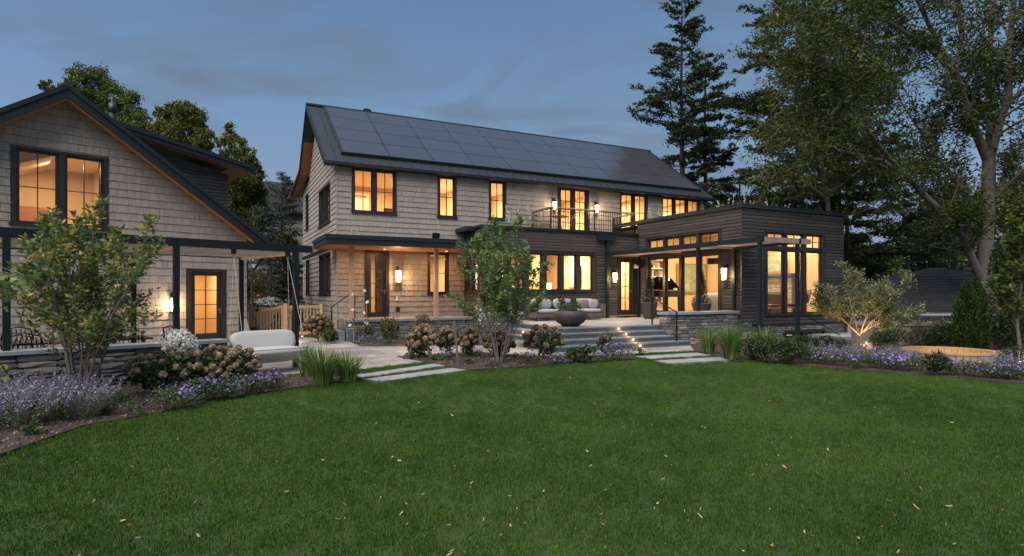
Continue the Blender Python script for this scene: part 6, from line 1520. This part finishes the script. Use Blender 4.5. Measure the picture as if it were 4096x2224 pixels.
hydrangea('pinkish hydrangea bush in the middle bed beneath the porch window', gl_(1690, 1428), .42, .36, .80, 40, ['pink'], .145, 64, 1000)
hydrangea('pinkish hydrangea bush just left of the leaning grey stake', gl_(1795, 1424), .26, .25, .78, 18, ['pink'], .145, 65, 500)
hydrangea('pinkish hydrangea just right of the leaning grey stake', gl_(1868, 1424), .27, .28, .74, 18, ['pink'], .145, 68, 600)
hydrangea('low pinkish hydrangea behind the stems of the slim young tree', gl_(1995, 1424), .42, .34, .62, 20, ['pink', 'pink', 'brown'], .145, 66, 900)
hydrangea('hydrangea with pink brown heads beside the short stake at the steps', gl_(2172, 1428), .50, .36, .78, 30, ['pink'], .145, 67, 900)
hydrangea('hydrangea with round brown heads by the cedar fence at the house corner', gl_(1272, 1366), .52, .4, .86, 34, ['brown', 'brown', 'tan'], .17, 69, 1200)
shrub('oak leaved shrub with pale conical blooms at the foot of the house corner', gl_(1318, 1372), .32, .25, .42, leafGer, 500, .12, 70)
hydrangea('pale cream hydrangea behind the gate post', gl_(1130, 1330)+Vector((0, 1, 0)), .3, .3, 1.0, 8, ['cream'], .2, 71, 300)
hydrangea('pale green hydrangea head at the far left edge', gl_(-60, 1600), .26, .3, .62, 8, ['cream'], .15, 72, 200)
# white autumn clematis
shrub('mound of white star shaped clematis flowers on top of the hydrangea', gl_(690, 1530)+Vector((0.03, .25, .12)), .52, .34, .84, leafShrub, 1100, .05, 73, name='white_clematis', cat='clematis', flowers=(clemM, 1200, .055))
shrub('white flowering vine trailing beside the slim young tree', gl_(1915, 1385)+Vector((0, .8, .1)), .18, .2, 1.25, leafShrub, 500, .06, 74, name='white_clematis', cat='clematis', flowers=(clemM, 330, .055))
shrub('long mound of tiny white flowers on the retaining wall behind the gate', pt(1085, 1208, 26.5)+Vector((0, 0, -.25)), 1.0, .5, .42, leafShrub, 900, .1, 75, name='white_flower_mound', cat='flowers', stems=False, flowers=(clemM, 1100, .075))
shrub('yellow green shrub above the retaining wall behind the gate', pt(1020, 1150, 27)+Vector((-.1, 0, -1.0)), 1.0, .8, 1.9, leafYel, 2200, .11, 76)
shrub('low yellow green shrubs seen through the gate balusters', Vector((-8.9, 23.2, 0)), .75, .5, .75, leafGer, 1300, .09, 77)
shrub('small dark round shrub at the foot of the garage corner', gp(1012, 1352), .25, .22, .42, leafBox, 500, .06, 78)
# boxwoods at the porch
shrub('round olive boxwood in front of the porch stone wall', gl_(1560, 1372), .40, .36, .86, leafBox, 2400, .06, 79)
shrub('low boxwood behind the pinkish hydrangea at the porch wall', gl_(1688, 1370)+Vector((0, .2, 0)), .42, .34, .92, leafBox, 2000, .06, 80)
shrub('loose rose bush against the porch stone wall', gl_(1460, 1366), .34, .2, .62, leafShrub, 600, .06, 81, flowers=(clemM, 5, .07))
# geraniums
def geranium(label, px, py, w, d, h, seed, nf=70, n=900, size=.045): return shrub(label, gl_(px, py), w, d, h, leafGer, n, .045, seed, name='geranium', cat='geranium', stems=False, flowers=(geraM, nf, size), z0=.02, lumps=14, group='purple geraniums edging the beds')
for i, (px, py, w) in enumerate([(680, 1640, .42), (790, 1612, .42), (895, 1598, .40), (985, 1580, .38), (1065, 1560, .34)]):
    geranium('purple geranium clump at the lawn edge, '+['leftmost below the sprawling hydrangea', 'second from the left below the hydrangea', 'middle one below the tan hydrangea', 'fourth one in front of the swing sofa', 'rightmost of the left bed near the patio'][i], px, py-8, w, .30, .34, 90+i, 60, 900)
geranium('purple geranium in front of the porch stone wall', 1472, 1384, .42, .25, .32, 101, 60, 700)
geranium('small geranium at the foot of the pinkish hydrangeas', 1770, 1440, .30, .2, .2, 102, 20, 350)
geranium('geranium patch under the slim young tree', 1960, 1466, .25, .18, .2, 103, 14, 250)
geranium('low geranium between the young tree and the short stake', 2110, 1455, .36, .22, .26, 104, 40, 600)
geranium('geranium at the lawn edge right of the short stake', 2230, 1452, .3, .18, .22, 105, 28, 450)
geranium('mound of purple geranium beside the terrace steps', 2470, 1438, .42, .3, .48, 106, 110, 900)
geranium('small geranium left of the purple mound by the steps', 2405, 1446, .24, .18, .22, 107, 24, 300)
for i, px in enumerate((3260, 3360, 3460, 3550, 3640, 3840, 3930, 4020)):
    py = float(np.interp(px, ex, ey))-14
    geranium('purple geranium edging the right bed, '+['leftmost of the row', 'just left of the uplit tree', 'at the foot of the uplit tree', 'just right of the uplit tree', 'left of the dark small bush', 'right of the dark small bush', 'in front of the hot tub step', 'nearest the right edge'][i], px, py, .46, .32, .34, 110+i, 80, 900)
shrub('small plant with pale flowers beside the pinkish hydrangea', gl_(1655, 1418), .22, .2, .55, leafGer, 300, .05, 119, flowers=(clemM, 14, .05))
# peony like plant and coneflowers
shrub('broad leaved dark green plant at the lawn edge before the steps', gl_(2332, 1448), .40, .28, .40, leafShrub, 420, .12, 120, name='leafy_plant', cat='plant')
cf = shrub('tall plant with dull pink coneflowers behind the geranium mound', gl_(2420, 1425), .26, .2, .62, leafShrub, 260, .1, 121, name='coneflower', cat='flowers', flowers=(pinkM, 16, .06))
# ornamental grasses
def ograss(label, base, n, h, spread, seed, m=bladeM, w=.010, droop=.55, name='ornamental_grass'):
    lg = np.random.default_rng(seed); t = thing(name, label, 'grass', base, 0, 'ornamental grass clumps'); mb = MB()
    for i in range(n):
        a = lg.uniform(0, 6.283); s = lg.uniform(.05, 1)*spread; L = h*lg.uniform(.6, 1.1); b = Vector((math.cos(a), math.sin(a), 0)); c = Vector((-b.y, b.x, 0)); r0 = b*lg.uniform(0, .10)*(1+spread); ww = w*lg.uniform(.6, 1.2); P = []
        for k in range(6):
            u = k/5; out = s*L*(u**1.7); z = L*(u-droop*s*u**2.6*.6); P.append((r0+b*out+Vector((0, 0, z)), ww*(1-u**2.5)+.0008))
        n0 = len(mb.v)
        for p, q in P: mb.v += [tuple(p-c*q), tuple(p+c*q)]
        mb.f += [(n0+2*k, n0+2*k+1, n0+2*k+3, n0+2*k+2) for k in range(5)]
    mb.build('blades', m, t, kind='stuff'); return t
ograss('left clump of upright green ornamental grass beside the swing post', gl_(1235, 1505), 172, .66, .85, 131)
ograss('middle, nearest clump of green ornamental grass left of the slabs', gl_(1290, 1534), 202, .74, .85, 132)
ograss('right clump of green ornamental grass beside the long slab', gl_(1392, 1522), 150, .62, .85, 133)
ograss('small dark grass tuft at the left bed edge', gl_(1340, 1500), 90, .5, .5, 134)
ograss('left clump of ornamental grass right of the terrace steps', gl_(2838, 1412), 172, .78, .85, 135)
ograss('wide clump of ornamental grass in front of the wing wall', gl_(2925, 1436), 330, .95, .8, 136)
ograss('loose grass clump at the foot of the pergola corner post', gl_(3060, 1410), 160, .8, .8, 137)
ograss('fine grasses behind the pinkish hydrangea at the stake', gl_(1870, 1400), 180, .7, .7, 138)
# catmint
def catmint(label, base, w, d, h, n, seed):
    lg = np.random.default_rng(seed); t = thing('catmint', label, 'catmint', base, 0, 'hazy lavender catmint clumps'); mb = MB(); C = []; Cl = []
    for i in range(n):
        a = lg.uniform(0, 6.283); r = lg.uniform(0, 1)**.5; x, y = math.cos(a)*r*w*.5, math.sin(a)*r*d*.5; L = h*lg.uniform(.6, 1.1); ox, oy = math.cos(a)*r*L*.55, math.sin(a)*r*L*.4
        P0_, P1_ = Vector((x, y, 0)), Vector((x+ox, y+oy, L*(1-.3*r))); mb.tube([P0_, P0_.lerp(P1_, .5)+Vector((0, 0, .05)), P1_], [.003, .0025, .0015], 3, cap=False)
        for k in range(11): u = .5+.5*k/10; p = P0_.lerp(P1_, u); C.append((p.x+lg.normal()*.010, p.y+lg.normal()*.010, p.z+.04*(1-abs(2*u-1))))
        for k in range(7): u = lg.uniform(.05, .7); p = P0_.lerp(P1_, u); Cl.append((p.x+lg.normal()*.03, p.y+lg.normal()*.03, p.z+.03))
    mb.build('stems', leafCat, t, kind='stuff'); V, Q = leaves(np.array(C), .022, lg, asp=.8); link('flowers', np_mesh('flowers', V, Q, catM), t, kind='stuff')
    V, Q = leaves(np.array(Cl), .04, lg, asp=.5); link('foliage', np_mesh('foliage', V, Q, leafCat), t)
catmint('lavender catmint clump below the multi stemmed tree', gl_(250, 1668), .9, .6, .62, 230, 141)
catmint('lavender catmint clump at the far left edge', gl_(20, 1705), .8, .6, .60, 190, 142)
catmint('lavender catmint clump against the dark stone wall at the left', gl_(120, 1640), .8, .5, .58, 160, 143)
catmint('lavender catmint in the shade left of the uplit tree', gl_(3345, 1452)+Vector((0, .5, 0)), .9, .5, .5, 150, 144)
catmint('lavender catmint right of the uplit tree', gl_(3530, 1458)+Vector((0, .5, 0)), 1.0, .5, .5, 170, 145)
catmint('lavender catmint in front of the hot tub', gl_(3620, 1470)+Vector((0, .3, 0)), .8, .5, .5, 150, 146)
catmint('lavender catmint at the right edge by the hot tub step', gl_(4060, 1505), .8, .5, .55, 150, 147)
# shrubs of the right bed
for i, (px, py, w, h, lab) in enumerate([(3010, 1440, .5, .55, 'green shrub at the left end of the right bed'), (3090, 1448, .55, .6, 'leafy shrub before the pergola corner post'), (3170, 1452, .5, .5, 'leafy shrub below the basement window, nearer the lawn'), (3150, 1412, .6, .55, 'dark shrub under the basement window'), (3250, 1415, .6, .6, 'dark shrub at the right end of the basement window'), (3330, 1410, .55, .45, 'dark shrub left of the uplit tree'),
    (3745, 1498, .30, .48, 'small dark round bush in front of the hot tub'), (3540, 1400, .6, .8, 'loose shrub against the concrete wall behind the uplit tree'), (3720, 1392, .95, .9, 'wide leafy shrub against the concrete wall behind the hot tub'), (3600, 1415, .7, .3, 'low dark shrub between the uplit tree and the hot tub'), (4060, 1470, .6, .45, 'broad leaved shrub right of the hot tub step'), (3200, 1436, .45, .4, 'pale green perennial in the right bed')]):
    shrub(lab, gl_(px, py), w, w*.7, h, leafShrub if i % 2 else leafDk, int(1600*w*h/.3), .06, 150+i)
shrub('yellow flowers lit at the foot of the pergola corner post', gl_(3000, 1385), .22, .2, .45, leafGer, 300, .05, 170, flowers=(yelM, 26, .04))
# arborvitae
def arb(label, base, h, r, seed, group='arborvitae by the great trunk'):
    lg = np.random.default_rng(seed); n = 5200; t = thing('arborvitae', label, 'evergreen', base, 0, group); f = lg.uniform(0, 1, n)**.85; a = lg.uniform(0, 6.283, n); rr = r*np.minimum(1, (1-f)*2.6)**.7*(.86+.14*np.sin(a*5+f*14))*lg.uniform(.75, 1.03, n)
    C = np.stack([np.cos(a)*rr, np.sin(a)*rr, f*h], 1); D = np.stack([np.cos(a)*.5, np.sin(a)*.5, np.ones(n)], 1)+lg.normal(size=(n, 3))*.3
    V, Q = leaves(C, .085, lg, D=D, asp=.45); link('foliage', np_mesh('foliage', V, Q, leafArb), t); MB().tube([(0, 0, 0), (0, 0, h*.8)], [.05, .02], 6).build('trunk', barkd_m, t)
arb('left, taller arborvitae beside the great trunk', atpx(3868, 16.4), 2.0, .34, 181); arb('right arborvitae beside the great trunk', atpx(3905, 16.6), 2.1, .33, 182)
small_tree('slender young tree with lobed leaves at the right edge', gp(4080, 1440), 1, 3.6, .05, leafFar, leaf=.12, per=16, seed=24, r=.04, depth=2, kids=12, off=.14, ratio=.30, name='young_tree', start=.2)
shrub('dark holly like hedge right of the arborvitae', atpx(4010, 17.2), 1.3, .6, 1.7, leafDk, 5200, .08, 183, name='hedge', cat='hedge')
shrub('tall dark foliage behind the young tree at the right edge', atpx(4100, 18.5), 1.2, .8, 3.6, leafDk, 6500, .11, 184, name='hedge', cat='hedge')
# stakes and straps
def stakeo(label, p0, p1):
    t = thing('tree_stake', label, 'stake', p0, 0); MB().bar((0, 0, -.05), tuple(Vector(p1)-Vector(p0)), .05).build('stake', stake_m, t)
s0, s1 = gp(1833, 1458), pt(1817, 1287, 13.4); stakeo('leaning grey wooden stake left of the slim young tree', s0, s1)
s2 = gp(2152, 1424); s3 = pt(2188, 1322, s2.y-.1); stakeo('short dark leaning stake right of the slim young tree', s2, s3)
st = thing('tree_strap', 'thin black strap tying the slim young tree to its stakes', 'strap', (0, 0, 0)); tc_ = gp(2010, 1452); mdp = Vector((tc_.x, tc_.y, .72))
MB().tube([s0.lerp(s1, .72), mdp+Vector((-.25, 0, 0)), mdp, mdp+Vector((.25, 0, -.01)), s2.lerp(s3, .72)], .009, 4).build('strap', steel_m, st)
# climbing roses on canes by the porch posts
def climber(label, base, h, seed, nf=4):
    rg = random.Random(seed); lg = np.random.default_rng(seed); t = thing('climbing_rose', label, 'rose', base, 0); MB().tube([(0, 0, 0), (.0, 0, h*.75)], .012, 5).build('cane_stake', cedar2_m, t); mb = MB(); tips = []
    grow(mb, (0.03, 0, 0), Vector((0, 0, 1)), h, .007, 1, rg, tips, nseg=10, kids=12, ratio=.14, wander=.12, up=.12); mb.build('stem', leafShrub, t); V, Q = tipleaves(tips, 14, .06, .045, lg); link('foliage', np_mesh('foliage', V, Q, leafGer), t)
    C = np.array([(lg.normal()*.08, -.05, h*f) for f in np.linspace(.35, .98, nf)]); link('blooms', flower_mesh(np.repeat(C, 4, 0)+lg.normal(size=(nf*4, 3))*.012, np.tile([0, -1, .3], (nf*4, 1)), .10, clemM, lg), t, kind='stuff')
b1 = gp(1415, 1370); climber('climbing rose with white blooms against the left porch post', b1, 1.65, 191, 3); climber('climbing rose on a cane left of the porch door', gp(1466, 1366), 1.75, 192, 4)
# planter plantings
pbase = HS.w(6.05, -6.35, TZ+.44)
shrub('mixed herbs and trailing flowers growing in the wide bowl planter', pbase, .50, .45, .34, leafGer, 1500, .05, 201, name='bowl_planting', cat='plants', stems=False, flowers=(clemM, 40, .03), z0=-.12)
ograss('rosemary like upright stems in the bowl planter', pbase+Vector((.1, 0, .05)), 120, .48, .25, 202, m=leafHem, w=.012, droop=.1, name='upright_herb')
shrub('dark purple foliage at the left of the bowl planter', pbase+Vector((-.28, 0, .05)), .16, .16, .5, mat('purple_leaf', (.06, .025, .03), .6, rnd=.3, trans=.2), 300, .06, 203, name='purple_plant', cat='plant', stems=False)
for i, (x, y, hh) in enumerate(((11.72, -3.35, 1.15), (11.75, -6.2, 1.25))):
    b = HS.w(x, y, TZ+.62); t = thing('conifer_topiary', ['dwarf conifer growing in the pot left of the bookcase window', 'dwarf conifer growing in the pot behind the stone wall'][i], 'plant', b, 0); lg = np.random.default_rng(210+i); n = 1800
    f = lg.uniform(0, 1, n)**.8; a = lg.uniform(0, 6.283, n); rr = (.24*(1-f)**.8+.02)*lg.uniform(.3, 1.1, n); C = np.stack([np.cos(a)*rr, np.sin(a)*rr, f*hh], 1); V, Q = leaves(C, .075, lg, asp=.35, D=np.stack([np.cos(a), np.sin(a), np.ones(n)*.8], 1)); link('foliage', np_mesh('foliage', V, Q, leafHem if i == 0 else leafCon), t)
    shrub(['trailing dark and white flowering plants around the conifer in the left pot', 'trailing plants spilling over the rim of the right pot'][i], HS.w(x, y, TZ+.58), .42, .42, .36, leafHem, 900, .05, 220+i, name='trailing_plant', cat='plants', stems=False, flowers=(clemM, 50, .03), z0=-.25)
# meadow on the flat roofs
def meadow(label, x0, x1, y0, y1, z, n, h, seed, tall=10, th=.9):
    lg = np.random.default_rng(seed); t = thing('roof_meadow', label, 'plants', HS.w((x0+x1)/2, (y0+y1)/2, z), HA); mb = MB(); C = []; W = []
    hx, hy = (x1-x0)/2, (y1-y0)/2
    for i in range(n):
        x, y = lg.uniform(-hx, hx), lg.uniform(-hy, hy); L = h*lg.uniform(.4, 1.2); mb.tube([(x, y, 0), (x+lg.normal()*.04, y+lg.normal()*.04, L*.6), (x+lg.normal()*.1, y+lg.normal()*.1, L)], [.006, .005, .003], 3, cap=False)
        for k in range(7): C.append((x+lg.normal()*.06, y+lg.normal()*.06, L*lg.uniform(.1, .9)))
    for i in range(tall):
        x, y = lg.uniform(-hx, hx), lg.uniform(-hy, hy*.6); L = th*lg.uniform(.7, 1.15); lx, ly = lg.normal()*.06, lg.normal()*.05; mb.tube([(x, y, 0), (x+lx*.5, y+ly*.5, L*.6), (x+lx, y+ly, L)], [.008, .006, .004], 3, cap=False)
        for k in range(34): u = lg.uniform(.38, 1); W.append((x+lx*u+lg.normal()*.02, y+ly*u+lg.normal()*.02, L*u))
        for k in range(14): u = lg.uniform(.02, .5); C.append((x+lx*u+lg.normal()*.04, y+lg.normal()*.04, L*u))
    mb.build('stems', leafCat, t, kind='stuff'); V, Q = leaves(np.array(C), .10, lg, asp=.3); link('foliage', np_mesh('foliage', V, Q, leafGer), t, kind='stuff')
    V, Q = leaves(np.array(W), .04, lg, asp=.8); link('flower_spikes', np_mesh('flower_spikes', V, Q, clemM), t, kind='stuff')
meadow('tall white flower spikes on the kitchen roof left of the balcony', 5.3, 8.0, BY+.3, -.4, BZ, 60, .28, 231, 9, 1.0)
meadow('meadow plants and white spikes on the wing roof by the upper windows', 12.8, 15.6, -2.6, -.8, WZ-.03, 90, .35, 232, 16, .85)
meadow('meadow of wild grasses on the outer half of the wing roof', 12.8, 17.6, WY+.4, -2.8, WZ-.03, 260, .42, 233, 22, .62)
# catmint-warm light near the fence hydrangea and at the right edge
for lab, p, w in (('small warm garden light beside the brown headed hydrangea', gp(1208, 1362)+Vector((0, 0, 0)), 7), ('small warm garden light in the right corner of the bed', gp(4090, 1500), 6)):
    t = thing('path_light', lab, 'garden light', p, 0); MB().tube([(0, 0, 0), (0, 0, .16)], .01, 5).build('stake', steel_m, t); MB().lathe([(.05, .16), (.02, .20)], 12).build('cap', steel_m, t); MB().lathe([(.015, .13), (.015, .155)], 8).build('bulb', steplamp_m, t)
    lamp('path_glow', Vector(p)+Vector((-.1, -.12, .28)), w, colr=(1, .6, .25), kind='POINT', radius=.03)
# low perennials and seedlings in the mulch
lgp = random.Random(88); LP = [(430, 1660), (560, 1660), (1100, 1530), (1370, 1500), (1640, 1440), (1730, 1446), (1880, 1462), (1905, 1430), (2060, 1440), (2280, 1440), (2560, 1425), (1545, 1386), (1830, 1384), (1900, 1386), (1960, 1384), (480, 1612), (130, 1742), (2960, 1452), (3060, 1456), (3420, 1478), (3740, 1505)]
for i, (px, py) in enumerate(LP): s = lgp.uniform(.12, .22); shrub('low leafy green seedling growing in the mulch', gp(px, py-6, .02), s, s*.8, s*lgp.uniform(.8, 1.4), leafGer if i % 2 else leafShrub, 170, .05, 300+i, name='seedling', cat='plant', stems=False, lumps=5, z0=.02, group='seedlings in the mulch beds')
# fallen leaves on the lawn, each a thing
def dleaf(seed):
    rg = random.Random(seed); P = []
    n = 9
    for k in range(n):
        a = 2*math.pi*k/n; r_ = (.5+.18*math.cos(2*a))*rg.uniform(.75, 1.1); x, y = r_*math.cos(a), r_*.62*math.sin(a); P.append((x, y, .35*abs(y)+.25*x*x+rg.uniform(-.04, .04)))
    m_ = MB(); m_.v = [(0, 0, 0)]+P; m_.f = [(0, 1+k, 1+(k+1) % n) for k in range(n)]; return m_.mesh('fallen_leaf', deadM)
DM = [('tan', 'small dry pale tan leaf fallen on the lawn', deadM), ('orange', 'small rusty orange leaf fallen on the lawn', mat('orange_leaf', (.36, .13, .03), .7, rnd=.35, trans=.2)), ('yellow', 'small pale yellow leaf fallen on the lawn', mat('straw_leaf', (.42, .36, .18), .8, rnd=.3, trans=.2))]
DL = []
for nm_, lb_, m_2 in DM:
    row = []
    for i in range(4): me = dleaf(i+len(DL)*4); me.materials[0] = m_2; row.append(me)
    DL.append(row)
rg = random.Random(404); cnt = 0
while cnt < 250:
    py = 1480+(2224-1480)*rg.random()**.8; px = rg.uniform(150, 4090)
    if py < np.interp(px, ex, ey)+14 or (px < 1500 and rg.random() < .55) or (py < 1600 and rg.random() < .6): continue
    k = rg.choices([0, 1, 2], [6, 2, 2])[0]; p = gp(px, py, .03); s = rg.choice([.014, .017, .021, .025, .03, .04])*(1.0 if py > 1700 else 1.3)
    link('fallen_leaf', DL[k][rg.randrange(4)], None, loc=p, rot=(rg.uniform(-.8, .8), rg.uniform(-.8, .8), rg.uniform(0, 6.28)), scale=(s*rg.uniform(.7, 1.3), s*rg.uniform(.6, 1.2), s*rg.uniform(.6, 1.8)), label=DM[k][1], cat='leaf', group=['pale tan', 'rusty orange', 'pale yellow'][k]+' leaves fallen on the lawn'); cnt += 1
print('OBJS', len(bpy.data.objects))
